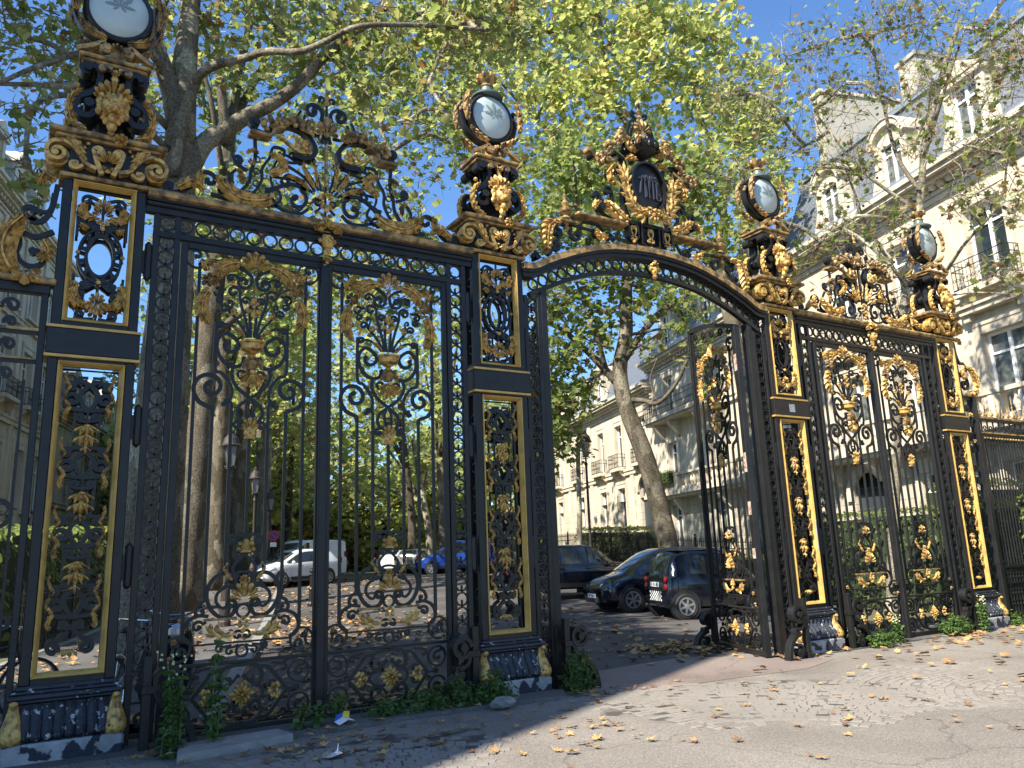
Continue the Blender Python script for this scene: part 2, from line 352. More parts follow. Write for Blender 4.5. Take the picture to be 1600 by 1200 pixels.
def upper_panel():
    a = M(); g = M()
    zc = 4.71
    # oval ring with pierced rim
    for rx, rz, ww in ((.125,.215,.03),(.195,.285,.022)):
        a.rib([(rx*math.cos(t), zc+rz*math.sin(t)) for t in np.linspace(0, 2*math.pi, 33)[:-1]], ww, .05, 0, closed=True)
    for k in range(12):
        t = 2*math.pi*(k+.5)/12; a.rib([(.13*math.cos(t), zc+.22*math.sin(t)),(.19*math.cos(t), zc+.28*math.sin(t))], .035, .035)
    b = M()
    b.scroll(S(.085,5.03,.05,200,-120,.02)+[], .022,.03)
    b.scroll([(.03,4.99),(.12,5.02)]+S(.155,5.1,.055,-60,200,.018), .02,.03)
    b.scroll([(.03,5.3),(.1,5.33)]+S(.15,5.28,.06,100,-200,.02), .018,.03)
    b.scroll([(.22,4.9),(.22,5.1)]+S(.18,5.2,.045,0,260,.015), .016,.025)
    b.scroll(S(.12,4.40,.05,90,380,.018), .022,.03)
    b.scroll([(.03,4.43),(.1,4.38)]+S(.15,4.3,.06,80,-220,.02), .02,.03)
    b.scroll([(.02,4.06),(.09,4.05)]+S(.14,4.1,.05,-90,180,.018), .018,.03)
    b.scroll([(.22,4.5),(.215,4.33)]+S(.18,4.22,.045,0,-260,.015), .016,.025)
    b.mirror(); a.merge(b); a.rib([(0,5.0),(0,5.38)], .02, .02); a.rib([(0,4.42),(0,4.04)], .02, .02)
    G = []
    for sx in (-1,1):
        f = lambda L_: [(sx*p, q) for p, q in L_]
        h = M(); h.acan(f([(.06,5.12),(.15,5.1),(.2,5.17),(.17,5.25)]), .05, -.01, 6); h.acan(f([(.2,5.02),(.17,5.0),(.13,4.97)]), .03, -.01, 4); G.append(('gilded_upper_curl', h))
        h = M(); h.acan(f([(.2,4.42),(.225,4.3),(.17,4.2),(.08,4.2)]), .055, -.01, 8); G.append(('gilded_lower_curl', h))
        h = M(); h.ball(sx*.2,-.02,4.72,.022,8); G.append(('gilded_bead', h))
    g = M(); g.fan(0,5.18,.14,25,155,7,-.01,.022); g.fan(0,5.12,.10,200,340,5,-.01,.02); g.ball(0,-.02,5.0,.026,8); G.append(('gilded_palmette', g))
    g = M(); g.ball(0,-.03,4.43,.024,8); g.fan(0,4.25,.16,205,335,7,-.01,.022); g.fan(0,4.22,.11,30,150,5,-.01,.02); G.append(('gilded_husk', g))
    return a, G
def bell(g, x, z, w, h, n=5, y=-.01, th=.03):
    """hanging lotus flower of pointed petals"""
    for i in range(n):
        u = -1+2*i/(n-1); tx = x+u*w/2; tz = z-h*(1-.45*abs(u)**1.5); bx = x+u*w*.16; d = w/n*.62; dy = -th*(1-.5*abs(u))
        g.add([(bx-.008,y,z),(bx+.008,y,z),(tx*.55+bx*.45+d*.7,y+dy*.9,z*.5+tz*.5-.004),(tx,y+dy*.6,tz),(tx*.55+bx*.45-d*.7,y+dy*.9,z*.5+tz*.5+.004),(tx*.55+bx*.45,y+dy*1.8,z*.52+tz*.48),((tx+bx)/2,y+.004,(z+tz)/2)],
              [(0,5,4),(4,5,3),(3,5,2),(2,5,1),(1,5,0),(0,4,6),(4,3,6),(3,2,6),(2,1,6),(1,0,6)])
def lower_panel():
    a = M(); G = []; b = M()
    for k, zc in enumerate((3.27,2.63,1.99,1.36)):
        # crossing scrolls
        b.scroll([(-.10,zc+.16),(-.02,zc+.13),(.06,zc+.06),(.075,zc-.01),(.03,zc-.10),(-.03,zc-.135)], .024,.03,0,(0,0))
        b.scroll([(.0,zc-.135),(.08,zc-.125)]+S(.135,zc-.03,.085,-75,300,.028), .024,.03,0,(0,1))
        b.scroll([(.0,zc+.12),(.07,zc+.15),(.11,zc+.14)]+S(.15,zc+.1,.045,60,-230,.02), .02,.03,0,(0,1))
        b.scroll([(0,zc-.235),(.05,zc-.23)]+S(.06,zc-.19,.035,-60,200,.015), .018,.028,0,(0,1))
        if k < 3: b.rib([(.105,zc-.15),(.105,zc-.44),(.06,zc-.48)], .02,.022)
        for sx in (-1,1):
          h = M(); f = lambda L_: [(sx*p, q) for p, q in L_]
          h.acan(f([(.2,zc+.24),(.215,zc+.17),(.16,zc+.1),(.21,zc+.02),(.215,zc-.07)]), .012, -.01, 8, .012, 1)
          h.acan(f([(.205,zc-.04),(.15,zc-.115),(.205,zc-.17),(.19,zc-.235),(.165,zc-.21)]), .020, -.012, 7, .012); G.append(('gilded_curl', h))
    b.scroll([(.02,1.10),(.08,1.06)]+S(.125,.96,.075,110,-260,.025), .024,.03,0,(0,1))
    b.scroll([(.0,1.13),(.05,1.17),(.1,1.12)], .018,.03,0,(0,0))
    b.rib([(.02,3.46),(.10,3.46),(.10,3.4),(.07,3.38)], .024,.03)
    b.rib([(.255,.78),(.255,3.56)], .014,.02)
    b.mirror(); a.merge(b)
    a.rib([(-.25,3.56),(.25,3.56)], .014,.02)
    for zc in (3.27,2.63,1.99):
        zf = zc-.29
        g = M(); bell(g,0,zf+.01,.23,.115,5); g.ball(0,-.025,zf+.008,.022,7,1.5,1,.7)
        bell(g,0,zf-.085,.23,.125,5); bell(g,0,zf-.085,.12,.10,3,-.03); g.ball(0,-.025,zf-.085,.018,7,1.5,1,.7)
        bell(g,0,zf-.20,.09,.07,3); g.ball(0,-.02,zf-.20,.016,7); G.append(('gilded_flower', g))
        a.rib([(0,zf),(0,zc-.12)], .014,.02)
    g = M(); bell(g,0,.94,.24,.07,5); G.append(('gilded_bell', g))
    return a, G
def lion():
    g = M()
    g.fan(0,6.33,.25,15,165,9,-.30,.05,.25)                # shell behind the head
    for k in range(16):                                    # mane locks
        t = 2*math.pi*k/16; r = .115+.02*(k%2)
        g.ball(r*math.cos(t),-.36+.02*math.cos(t*3),6.24+r*1.1*math.sin(t),.036,6,1,.9,1.5)
    g.ball(0,-.38,6.25,.115,10,1,1,1.05)
    g.ball(0,-.47,6.19,.055,8,1.15,1,.85); g.ball(-.035,-.455,6.175,.038,7); g.ball(.035,-.455,6.175,.038,7)
    g.ball(0,-.455,6.25,.025,7,1,1.2,2.0); g.ball(0,-.515,6.215,.02,6,1.3,.8,.7)
    for sx in (-1,1):
        g.ball(sx*.05,-.465,6.30,.03,6,1.4,.8,.6); g.ball(sx*.11,-.39,6.35,.03,6)
        g.ball(sx*.045,-.475,6.275,.014,6)
    g.ball(0,-.43,6.10,.045,7,1,1,1.2); g.ball(0,-.38,6.03,.05,6,1,.8,1.3); g.ball(0,-.35,5.97,.035,6,1,.8,1.2)
    g.lathe([(.03,0),(.04,.05),(.025,.1),(.035,.13),(.0,.17)],0,-.3,8,6.55)
    g.v = [(x,y+.20,z) for x,y,z in g.v]; return g
def sbracket(m, sx, y0, y1):
    w_ = y1-y0; y = (y0+y1)/2
    m.scroll([(sx*a,b) for a,b in ([(.17,6.74),(.13,6.62),(.15,6.48),(.22,6.40)]+S(.23,6.23,.15,80,-250,.05))], .06, w_, y, (0,1), 6, .05)
    m.scroll([(sx*a,b) for a,b in ([(.14,6.7),(.22,6.72)]+S(.26,6.66,.055,80,-200,.02))], .05, w_, y, (0,1), 5, .035)
    m.scroll([(sx*a,b) for a,b in S(.13,6.28,.05,-30,230,.02)], .03, w_*.8, y, (0,1), 5)
def make_pier(label):
    t = thing('gate_pier', label, 'gate pier', (0,0,0), 0, 'gate piers crowned by lanterns')
    m = M(); m.bev(-.47,.47,-.16,.40,-.15,.215,.02); m.build('plinth', PLST, t)
    # gadrooned base
    m = M(); m.box(-.36,.36,-.02,.28,.215,.30); nf = 8
    for i in range(nf):
        x0 = -.345+i*.69/nf; x1 = x0+.69/nf-.006; prof = [(.215,.10),(.25,.155),(.32,.15),(.40,.075),(.47,.04),(.52,.05)]
        for sgn, yb in ((-1,0),(1,.26)):
            v = []; f = []
            for z, o in prof:
                for u, dd_ in ((0,0),(.2,.014),(.5,.03),(.8,.014),(1,0)): v.append((x0+(x1-x0)*u, yb+sgn*(o*.8+dd_), z))
            for k in range(len(prof)-1):
                for j in range(4): a = k*5+j; q = (a,a+1,a+6,a+5); f.append(q if sgn < 0 else q[::-1])
            m.add(v, f)
        m.ball(x0+.043,-.135,.30,.018,6,1,1,1.2); m.ball(x0+.043,-.14,.262,.022,6)
    m.box(-.39,.39,-.03,.29,.30,.52)
    m.build('gadrooned_base', WORN, t, smooth=False)
    for sx in (-1,1):
        for yy in (-.02,.28):
            m = M(); sg = -1 if yy < .2 else 1; cx = sx*.375
            v = []; f = []; prof = [(.195,.055,.075),(.215,.085,.125),(.26,.10,.150),(.31,.095,.145),(.37,.075,.105),(.43,.055,.06),(.48,.042,.045),(.52,.035,.055),(.545,.03,.085),(.535,.02,.10)]; nu = 17
            for z, wx, o in prof:
                for j in range(nu):
                    u = -1+2*j/(nu-1); ph = math.pi/2*u*1.15; rg = .007*math.cos(u*13+ (z-.2)*9); v.append((cx+sx*.02+math.sin(ph)*wx, yy+sg*((o+rg)*(.25+.75*math.cos(ph))+.01), z))
            for k in range(len(prof)-1):
                for j in range(nu-1): a = k*nu+j; f.append((a,a+1,a+nu+1,a+nu) if sg < 0 else (a,a+nu,a+nu+1,a+1))
            m.add(v, f); m.ball(cx+sx*.02, yy+sg*.085, .54,.026,8,1.4,1,1)
            m.build('corner_leaf', GOLD, t, smooth=True)
    m = M()
    for hw, y_, z0, z1 in ((.43,.06,.53,.56),(.45,.08,.562,.60),(.42,.05,.602,.63),(.40,.03,.632,.67)): m.bev(-hw,hw,-y_,.26+y_,z0,z1,.01)
    m.build('base_moulding', WORN, t)
    # shaft
    m = M()
    for sx in (-1,1):
        for y0 in (0,.19):
            for z0, z1 in ((.67,3.63),(3.95,5.46)): m.bev(min(sx*.38,sx*.29),max(sx*.38,sx*.29),y0,y0+.07,z0,z1,.008)
    for z0, z1 in ((.67,.722),(3.605,3.63),(3.95,4.0),(5.468,5.478)):
        for y0 in (0.002,.192): m.box(-.288,.288,y0,y0+.066,z0,z1)
        for sx in (-1,1): m.box(min(sx*.378,sx*.31),max(sx*.378,sx*.31),.072,.188,z0,z1)
    for sx in (-1,1):   # pierced side rails
        for zz in np.arange(.9,5.4,.30):
            if 3.5 < zz < 4.05: continue
            q = M(); q.ring(.13,zz,.055,.018,.03,0,14); v = [(sx*.345+p[1], p[0], p[2]) for p in q.v]; m.add(v, q.f)
    m.build('shaft', IRON, t)
    m = M(); m.bev(-.405,.405,-.03,.29,3.662,3.918,.008); m.build('middle_band', IRON, t)
    m = M()
    for z0 in (3.632,3.92): m.box(-.412,.412,-.036,.296,z0,z0+.026)
    m.build('band_trim', GOLDF, t)
    for z0, z1 in ((.724,3.6),(4.0,5.466)):
        m = M(); frame_rect(.288, z0, z1, m, -.004); m.build('gilded_frame', GOLDF, t)
    ua, ug = upper_panel(); la, lg_ = lower_panel()
    for yy in (.055,.20):
        oi = ua.build('oval_scroll_panel', IRON, t, (0,yy,0)); [q.build(nm, GOLD, oi) for nm, q in ug]
        oi = la.build('long_scroll_panel', IRON, t, (0,yy,0)); [q.build(nm, GOLD, oi) for nm, q in lg_]
    # capital
    m = M(); m.bev(-.42,.42,-.04,.30,5.48,5.525,.01); m.bev(-.48,.48,-.11,.37,5.868,5.90,.008); m.bev(-.54,.54,-.15,.41,5.902,5.955,.012)
    m.build('gilded_abacus', OLDG, t)
    m = M(); m.box(-.37,.37,0,.26,5.526,5.867); m.box(-.34,.34,-.06,.32,5.60,5.866); m.build('capital_core', IRON, t)
    for yy, fl in ((-.06,1),(.32,-1)):
        b = M()
        b.scroll([(.10,5.58),(.20,5.62),(.30,5.76),(.40,5.82)]+S(.45,5.69,.125,100,-400,.03), .036,.10,0,(0,1),5,.035)
        b.scroll([(.05,5.54),(.10,5.66),(.13,5.77)]+S(.085,5.78,.045,10,220,.018), .03,.08,0,(0,1))
        b.scroll([(.22,5.6),(.28,5.56)]+S(.3,5.6,.035,-60,160,.015), .022,.06)
        b.acan([(.38,5.86),(.31,5.83),(.24,5.72),(.20,5.63)], .035,-.05,6,.012)
        b.ball(.27,-.03,5.83,.024,6); b.ball(.22,-.03,5.79,.02,6); b.ball(.19,-.03,5.84,.02,6)
        b.cyl(.45,5.69,.11,.04,.10,16)
        b.mirror(); b.fan(0,5.64,.15,30,150,7,-.04,.022); b.fan(0,5.62,.08,210,330,3,-.04,.02); b.rosette(.10 if fl > 0 else 0,5.9,.08,8,-.10,.03)
        if fl < 0: b.v = [(-x,-y,z) for x,y,z in b.v]
        b.build('gilded_volutes', GOLD, t, (0,yy,0))
    for sx in (-1,1):
        q = M(); 
        for k in range(6): q.ball(0,0,0,.001,4)
        q = M(); q.acan([(-.16,5.75),(-.05,5.72),(.05,5.68),(.12,5.62)], .06,0,7,.025); 
        v = [(sx*(.46-p[1]), .13+p[0]*sx*.8, p[2]) for p in q.v]; q.v = v; q.build('gilded_side_leaf', GOLD, t)
    # lion stage
    m = M(); m.box(-.10,.10,.05,.21,5.956,6.76); m.bev(-.28,.28,-.06,.32,6.70,6.755,.01)
    for sx in (-1,1):
        sbracket(m, sx, -.10,.04); sbracket(m, sx, .22,.36)
        q = M(); q.scroll([(-.1,6.74),(-.02,6.5),(.2,6.3)]+S(.22,6.13,.12,80,-240,.05), .06,.1,0)
    m.ring(0,6.6,.035,.018,.04,-.1,12)
    m.build('scroll_brackets', IRON, t)
    for sx in (-1,1):
        for yy in (-.06,.32): m = M(); m.acan([(sx*a,b) for a,b in [(.22,5.98),(.35,6.04),(.39,6.2),(.36,6.34),(.29,6.41)]], .040,yy,9,.03,.7); m.ball(sx*.33,yy-.01,6.47,.03,7); m.build('gilded_bracket_leaf', GOLD, t)
    o = lion().build('lion_mask', GOLD, t, smooth=True); sharp(o, 50)
    m = M(); m.bev(-.31,.31,-.09,.35,6.76,6.80,.012); m.bev(-.34,.34,-.12,.38,6.802,6.845,.012)
    b = M(); b.scroll([(.36,6.87),(.24,6.93),(.14,7.0)]+S(.10,6.94,.05,60,-230,.018), .028,.06,-.09,(0,1)); b.rib([(.36,6.86),(.2,6.98),(.1,7.03)], .02,.05,.3)
    b.scroll([(.03,6.7),(.1,6.72)]+S(.12,6.68,.03,60,-160,.012), .018,.04,-.13); b.mirror(); b.fan(0,6.9,.13,50,130,5,-.09,.03); b.fan(0,6.68,.07,210,330,5,-.13,.03); b.ball(0,-.15,6.66,.03,7)
    m.merge(b); m.build('gilded_cornice', OLDG, t)
    m = M(); m.lathe([(.16,0),(.17,.03),(.10,.08),(.06,.13),(.07,.17),(.10,.2),(.04,.22)],0,.13,14,6.846); m.build('lantern_stem', OLDG, t)
    # lantern
    zc = 7.50; R_ = .335
    l = M(); l.lathey([(R_-.02,-.115),(R_+.006,-.122),(R_+.026,-.108),(R_+.03,-.07),(R_+.03,.07),(R_+.026,.108),(R_+.006,.122),(R_-.02,.115)],0,zc,32,.94,1,.13)
    for sx in (-1,1): l.scroll([(sx*a,b) for a,b in [(.02,7.10),(.2,7.16),(.36,7.3),(.42,7.5),(.38,7.68)]], .035,.10,.13,(0,1)); 
    lan = l.build('lantern_case', IRON, t, smooth=True); sharp(lan, 40)
    for sg in (-1,1):
        g = M(); pr = [(R_-.02,0),(R_*.9,-.012),(R_*.6,-.05),(R_*.3,-.068),(.01,-.072)]
        g.lathey([(r,y) for r,y in pr],0,zc,32,.94,1,0)
        if sg > 0: g.v = [(x,-y,z) for x,y,z in g.v]; g.f = [q[::-1] for q in g.f]
        g.build('lantern_glass', GLAS, lan, (0,.13+sg*.108,0), smooth=True)
        e = M(); pts = []
        star = [(90,.19),(45,.17),(135,.17),(0,.15),(180,.15),(-45,.09),(-135,.09)]
        for a, r in star:                                     # etched leaf: seven pointed toothed lobes
            ca, sa = math.cos(D2R(a)), math.sin(D2R(a)); lobes = [(0,0),(.3,.07),(.42,.14),(.5,.1),(.66,.15),(.74,.09),(.86,.08),(1,0)]
            poly = [(t_*r, w_*r*1.0) for t_, w_ in lobes]+[(t_*r, -w_*r*1.0) for t_, w_ in lobes[-2:0:-1]]
            def yo(xx, zz):
                q = math.hypot(xx/.94, zz)/R_; return -.077+.062*q*q
            v = []
            for px, pz in poly:
                X = px*ca-pz*sa; Z = px*sa+pz*ca+.02; v.append((X, yo(X,Z), Z+zc))
            c0 = (r*.5*ca, yo(r*.5*ca, r*.5*sa+.02)-.001, r*.5*sa+.02+zc); k = len(v)
            e.add(v+[c0], [(i,(i+1)%k,k) for i in range(k)])
        if sg > 0: e.v = [(x,-y,z) for x,y,z in e.v]
        e.build('etched_leaf', ETCH, lan, (0,.13+sg*.110,0))
    c = M(); c.lathe([(.13,0),(.22,.01),(.225,.03),(.18,.06),(.09,.11),(.08,.19)],0,.13,18,7.83); co = c.build('lantern_cap', TIN, lan, smooth=True); sharp(co)
    c = M(); c.lathe([(.07,0),(.10,.02),(.07,.06),(.12,.12),(.15,.17),(.05,.19)],0,.13,12,8.0)
    for k in range(8): a = 2*math.pi*k/8; c.ball(.13*math.cos(a),.13+.13*math.sin(a),8.16,.03,6,1,1,1.4)
    c.build('lantern_crown', OLDG, lan)
    for sx in (-1,1):
        c = M()
        for yy in (-.02,.28):
            c.acan([(sx*a,b) for a,b in [(.10,7.09),(.25,7.14),(.36,7.24)]], .045,yy,5,.03); c.acan([(sx*a,b) for a,b in [(.40,7.35),(.43,7.5),(.41,7.65),(.34,7.78)]], .05,yy,6,.03)
        for k in range(5): c.ball(sx*(.42+.02*math.sin(k*2)),.13+.08*math.cos(k*2.1),7.5+.055*k,.03,6)
        c.build('lantern_foliage', OLDG, lan)
    return t
PX = (0.0, 4.60, 10.01, 14.72)
PLB = ('black and gold gate pier standing nearest, beside the tall flowering weeds',
       'gate pier between the nearest closed gate and the open arched gateway',
       'gate pier beside the open leaf, with a grey sticker on its middle band',
       'farthest and smallest gate pier, beside the spiked fence and the stone mansion')
pier0 = make_pier(PLB[0]); pier0.location = (PX[0],0,0)
piers = [pier0]
for i in (1,2,3): piers.append(dup(pier0, (PX[i],0,0), 0, PLB[i]))
m = M(); m.box(-.06,.07,-.0345,-.0325,3.72,3.85); stk = m.build('sticker', mat("worn_sticker", (.42,.43,.43), .6, 0, (60,(.15,.16,.17),.42,.58)), piers[2])
# bare patch where the gilding has flaked off the third pier
m = M(); m.box(.2405,.262,-.0315,-.0305,1.55,2.0); m.build('bare_primer_patch', mat("primer", (.6,.62,.66), .7), piers[2])
# ------------------------------------------------------------ closed and open gate leaves
def leaf_parts(extra=0.0):
    """returns [(name, mesh, material)] for the ornament of one leaf, axis x = 0, heights in metres"""
    out = []
    b = M()
    # top: corner rings and rail curls
    b.ring(.60,4.86,.115,.022,.024); b.scroll([(.66,4.95)]+S(.60,4.89,.055,60,300,.02), .018,.022,0,(0,1)); b.scroll([(.57,4.76)]+S(.55,4.82,.03,-40,-260,.012), .016,.022)
    b.scroll([(.49,4.855),(.28,4.845),(.12,4.80),(.03,4.73)]+S(.115,4.66,.09,170,560,.028), .02,.024,0,(0,1),5,.024)
    # spray of tendrils
    b.scroll([(.015,4.04),(.035,4.25),(.03,4.42)]+S(.085,4.45,.05,180,-120,.018), .016,.02,0,(0,1))
    b.scroll([(.035,4.04),(.08,4.24),(.13,4.40)]+S(.215,4.53,.08,210,-160,.025), .018,.02,0,(0,1),5,.02)
    b.scroll([(.29,4.55)]+S(.375,4.50,.06,140,-180,.02), .016,.02,0,(0,1))
    b.scroll([(.05,4.04),(.12,4.16),(.20,4.26)]+S(.30,4.33,.055,200,-150,.018), .016,.02,0,(0,1))
    b.scroll([(.33,4.40)]+S(.36,4.42,.04,160,-120,.015), .014,.02,0,(0,1))
    b.scroll([(.07,4.04),(.16,4.12),(.25,4.16)]+S(.335,4.14,.045,160,-160,.015), .016,.02,0,(0,1))
    b.scroll([(.25,4.29),(.22,4.38)]+S(.25,4.41,.03,180,-60,.012), .012,.018,0,(0,1))
    b.scroll([(.12,4.66),(.20,4.72)]+S(.25,4.68,.045,110,-180,.015), .016,.02,0,(0,1))
    # big C beside the urn
    b.scroll(S(.235,3.93,.045,20,-200,.10)[::1]+[(.20,4.03),(.28,4.06),(.355,3.98),(.355,3.86),(.29,3.75),(.19,3.70),(.10,3.73),(.08,3.80)], .024,.026,0,(1,1),6,.024)
    b.scroll([(.375,4.18),(.375,3.69),(.30,3.62),(.22,3.52),(.19,3.42),(.215,3.32),(.27,3.29)], .020,.024,0,(0,1))
    # great scroll over the second bar
    b.scroll([(.38,3.18),(.39,3.24),(.47,3.275)]+S(.405,3.465,.195,-55,430,.045), .026,.028,0,(0,1),6,.03)
    # heart and loops under the urn
    b.scroll([(.19,3.68),(.20,3.60),(.14,3.48),(.0,3.37),(-.11,3.28),(-.13,3.19),(-.08,3.12),(-.01,3.16),(0,3.2)], .022,.024,0,(0,0))
    b.scroll(S(.105,3.62,.055,200,-90,.025)[::-1]+[(.05,3.56),(.0,3.50)], .018,.022,0,(1,0))
    b.scroll([(.01,3.34),(.04,3.28),(.03,3.18),(0,3.12)], .014,.02,0,(0,0)); b.scroll([(.0,3.09),(.08,3.12)]+S(.125,3.07,.045,110,-160,.018), .020,.022,0,(0,1))
    # bars end scrolls
    b.scroll([(.19,3.20),(.19,3.28),(.21,3.33),(.25,3.33)], .018,.022,0,(0,1))
    b.mirror(); b.ring(0,3.19,.05,.012,.02); out.append(('upper_scrollwork', b, IRON)); b = M()
    b.scroll([(.01,1.92),(.06,1.945)]+S(.125,1.885,.055,120,-180,.02), .020,.022,0,(0,1))
    b.scroll([(-.02,1.76),(.04,1.70),(.11,1.62),(.09,1.55),(.0,1.50)], .016,.02,0,(0,0)); b.scroll([(.02,1.76)]+S(.08,1.73,.05,150,-100,.018), .016,.02)
    b.scroll([(.07,1.53)]+S(.075,1.42,.035,90,400,.015), .016,.02,0,(0,1))
    b.scroll([(.0,1.57),(.06,1.56),(.13,1.50)]+S(.145,1.445,.04,60,-160,.015), .016,.02,0,(0,1))
    b.scroll([(.07,1.49),(.16,1.555),(.27,1.53),(.345,1.43),(.35,1.31),(.29,1.19),(.20,1.13),(.11,1.15),(.075,1.22)]+S(.125,1.255,.055,200,-100,.02), .024,.026,0,(0,1),6,.026)
    b.scroll([(.19,1.42),(.255,1.36),(.26,1.28),(.20,1.22),(.14,1.25)], .018,.022,0,(1,1))
    b.scroll([(.38,1.38),(.38,1.30),(.425,1.27)]+S(.405,1.195,.06,50,-220,.02), .020,.024,0,(0,1),5,.024)
    b.scroll([(.33,1.15),(.43,1.16),(.53,1.11),(.565,1.02),(.54,.94),(.47,.90)], .022,.024,0,(0,0)); b.scroll([(.35,1.1)]+S(.43,1.055,.06,150,-170,.02)[0:], .018,.022,0,(0,1))
    b.rib([(0,.885),(.47,.885)], .018,.024)
    b.ring(.60,.86,.118,.022,.026); b.scroll([(.52,.80)]+S(.575,.83,.05,220,-40,.018), .018,.022,0,(0,1)); b.scroll([(.66,.78)]+S(.62,.90,.035,-60,200,.015), .016,.022)
    b.scroll([(.03,.86),(.08,.84)]+S(.115,.80,.04,60,-170,.015), .014,.02,0,(0,1)); b.scroll([(.1,.86),(.17,.85)]+S(.215,.83,.035,60,-170,.015), .014,.02,0,(0,1))
    b.scroll([(.0,.98)]+S(.045,.95,.045,120,-160,.02), .016,.02,0,(0,1))
    b.mirror(); b.ring(0,1.185,.062,.022,.030); b.ring(0,.80,.055,.022,.030)
    out.append(('lower_scrollwork', b, IRON))
    # bottom panel
    b = M()
    b.scroll([(0,.665),(.07,.665),(.17,.64),(.21,.55)]+S(.13,.52,.075,20,-230,.025), .022,.026,0,(0,1),6,.024)
    b.scroll([(0,.125),(.07,.12),(.17,.15),(.21,.235)]+S(.13,.265,.075,-20,230,.025), .022,.026,0,(0,1),6,.024)
    b.scroll([(.17,.64),(.27,.62),(.34,.54),(.42,.44),(.45,.395),(.42,.35),(.34,.25),(.27,.17),(.17,.14)], .022,.026,0,(0,0),6)
    b.scroll([(.03,.56),(.09,.5),(.17,.47),(.22,.395),(.17,.32),(.09,.29),(.03,.23)], .016,.02,0,(1,1))
    b.scroll(S(.30,.46,.05,-60,230,.018)[::-1], .016,.02,0,(1,0)); b.scroll(S(.30,.33,.05,60,-230,.018)[::-1], .016,.02,0,(1,0))
    b.ring(.575,.555,.105,.022,.026); b.scroll([(.64,.63)]+S(.58,.55,.06,70,330,.02), .018,.022,0,(0,1),5,.022)
    b.ring(.575,.24,.105,.022,.026); b.scroll([(.64,.16)]+S(.58,.245,.06,-70,-330,.02), .018,.022,0,(0,1),5,.022)
    b.scroll([(.45,.395),(.52,.395)]+S(.56,.395,.03,180,-100,.012), .014,.02)
    b.scroll([(.3,.13),(.38,.14)]+S(.42,.19,.045,-120,120,.015), .016,.02,0,(0,1)); b.scroll([(.3,.66),(.38,.65)]+S(.42,.6,.045,120,-120,.015), .016,.02,0,(0,1))
    b.mirror(); out.append(('lower_panel', b, IRON))
    # gilding
    g = M(); g.fan(0,4.80,.22,20,160,7,-.012,.03,.12); g.ball(0,-.03,4.79,.03,7); out.append(('gilded_shell', g, GOLD))
    for sx in (1,-1):
        g = M(); f = lambda L_: [(sx*a, c) for a, c in L_]
        g.acan(f([(.17,4.85),(.28,4.82),(.37,4.75),(.40,4.65)]), .075,-.012,8,.03)
        g.acan(f([(.50,4.72),(.52,4.80),(.44,4.83)]), .05,-.012,5,.025)
        g.acan(f([(.48,4.50),(.535,4.38),(.53,4.24),(.46,4.13)]), .07,-.012,8,.03)
        out.append(('gilded_acanthus', g, GOLD))
        g = M(); g.rosette(sx*.46,4.61,.09,7,-.02,.04)
        for k in range(6): a = k*1.05; g.ball(sx*.46+.07*math.cos(a),-.05,4.57+.075*math.sin(a),.026,6)
        g.rosette(sx*.46,4.60,.045,5,-.06,.03); out.append(('gilded_rose', g, OLDG))
        g = M(); g.rosette(sx*.20,4.29,.05,5,-.01,.02); g.acan(f([(.09,4.03),(.14,4.10),(.20,4.12)]), .025,-.01,4,.015); out.append(('gilded_blossom', g, GOLD))
        g = M(); [g.petal(sx*a, b, an if sx > 0 else 180-an, l_, .05, -.014, .018) for a, b, an, l_ in ((.10,.95,10,.12),(.17,.955,40,.11),(.22,.965,68,.11),(.26,.985,95,.09),(.24,.96,12,.13),(.28,.98,45,.12),(.30,1.0,78,.09),(.20,.945,-30,.08))]; g.rib(cr([np.array(p) for p in f([(.07,.97),(.15,.94),(.25,.96),(.33,1.05)])],4), .02,.03,-.012); out.append(('gilded_leaf', g, GOLD))
        g = M(); g.bev(min(sx*.065,sx*.37),max(sx*.065,sx*.37),-.04,.0,1.105,1.13,.005); out.append(('gilded_bar', g, OLDG))
        g = M(); g.rib(cr([(sx*.17,1.66),(sx*.205,1.6),(sx*.16,1.53),(sx*.12,1.50)],5), .012,.02,-.015); g.acan(f([(.2,1.6),(.16,1.53),(.12,1.48)]), .02,-.012,4,.012); out.append(('gilded_curl', g, GOLD))
        g = M(); g.fan(sx*.345,.395,.09,60,300,5,-.012,.02) if sx > 0 else g.fan(sx*.345,.395,.09,-120,120,5,-.012,.02); g.ball(sx*.345,-.03,.395,.022,6); g.ball(sx*.355,-.02,.46,.02,6); g.ball(sx*.355,-.02,.33,.02,6); out.append(('gilded_sprig', g, GOLD))
        g = M(); g.rosette(sx*.64,.93,.035,5,-.01,.015) if sx < 2 else 0; g.fan(sx*.66,.76,.05,60,200,3,-.01,.015); out.append(('gilded_bud', g, OLDG))
    g = M(); g.lathe([(.03,0),(.05,.02),(.02,.05),(.06,.075),(.115,.10),(.12,.14),(.125,.155),(.14,.165),(.14,.185),(.11,.19)],0,0,18,3.80); out.append(('gilded_urn', g, GOLD))
    g = M(); g.lathe([(.05,0),(.06,.03),(.08,.08),(.065,.10)],0,0,12,3.68); g.acan([(.10,3.68),(.07,3.76),(.02,3.79)], .03,-.03,4,.02); g.acan([(-.10,3.68),(-.07,3.76),(-.02,3.79)], .03,-.03,4,.02); out.append(('urn_foot', g, OLDG))
    g = M(); g.fan(0,3.66,.20,210,330,7,-.02,.03,.1); g.ball(0,-.05,3.645,.03,7); out.append(('gilded_palmette', g, GOLD))
    g = M(); g.fan(0,4.38,.10,40,140,3,-.01,.02); g.fan(0,4.37,.12,220,320,3,-.01,.02); g.ball(0,-.03,4.375,.022,6); out.append(('gilded_spike', g, GOLD))
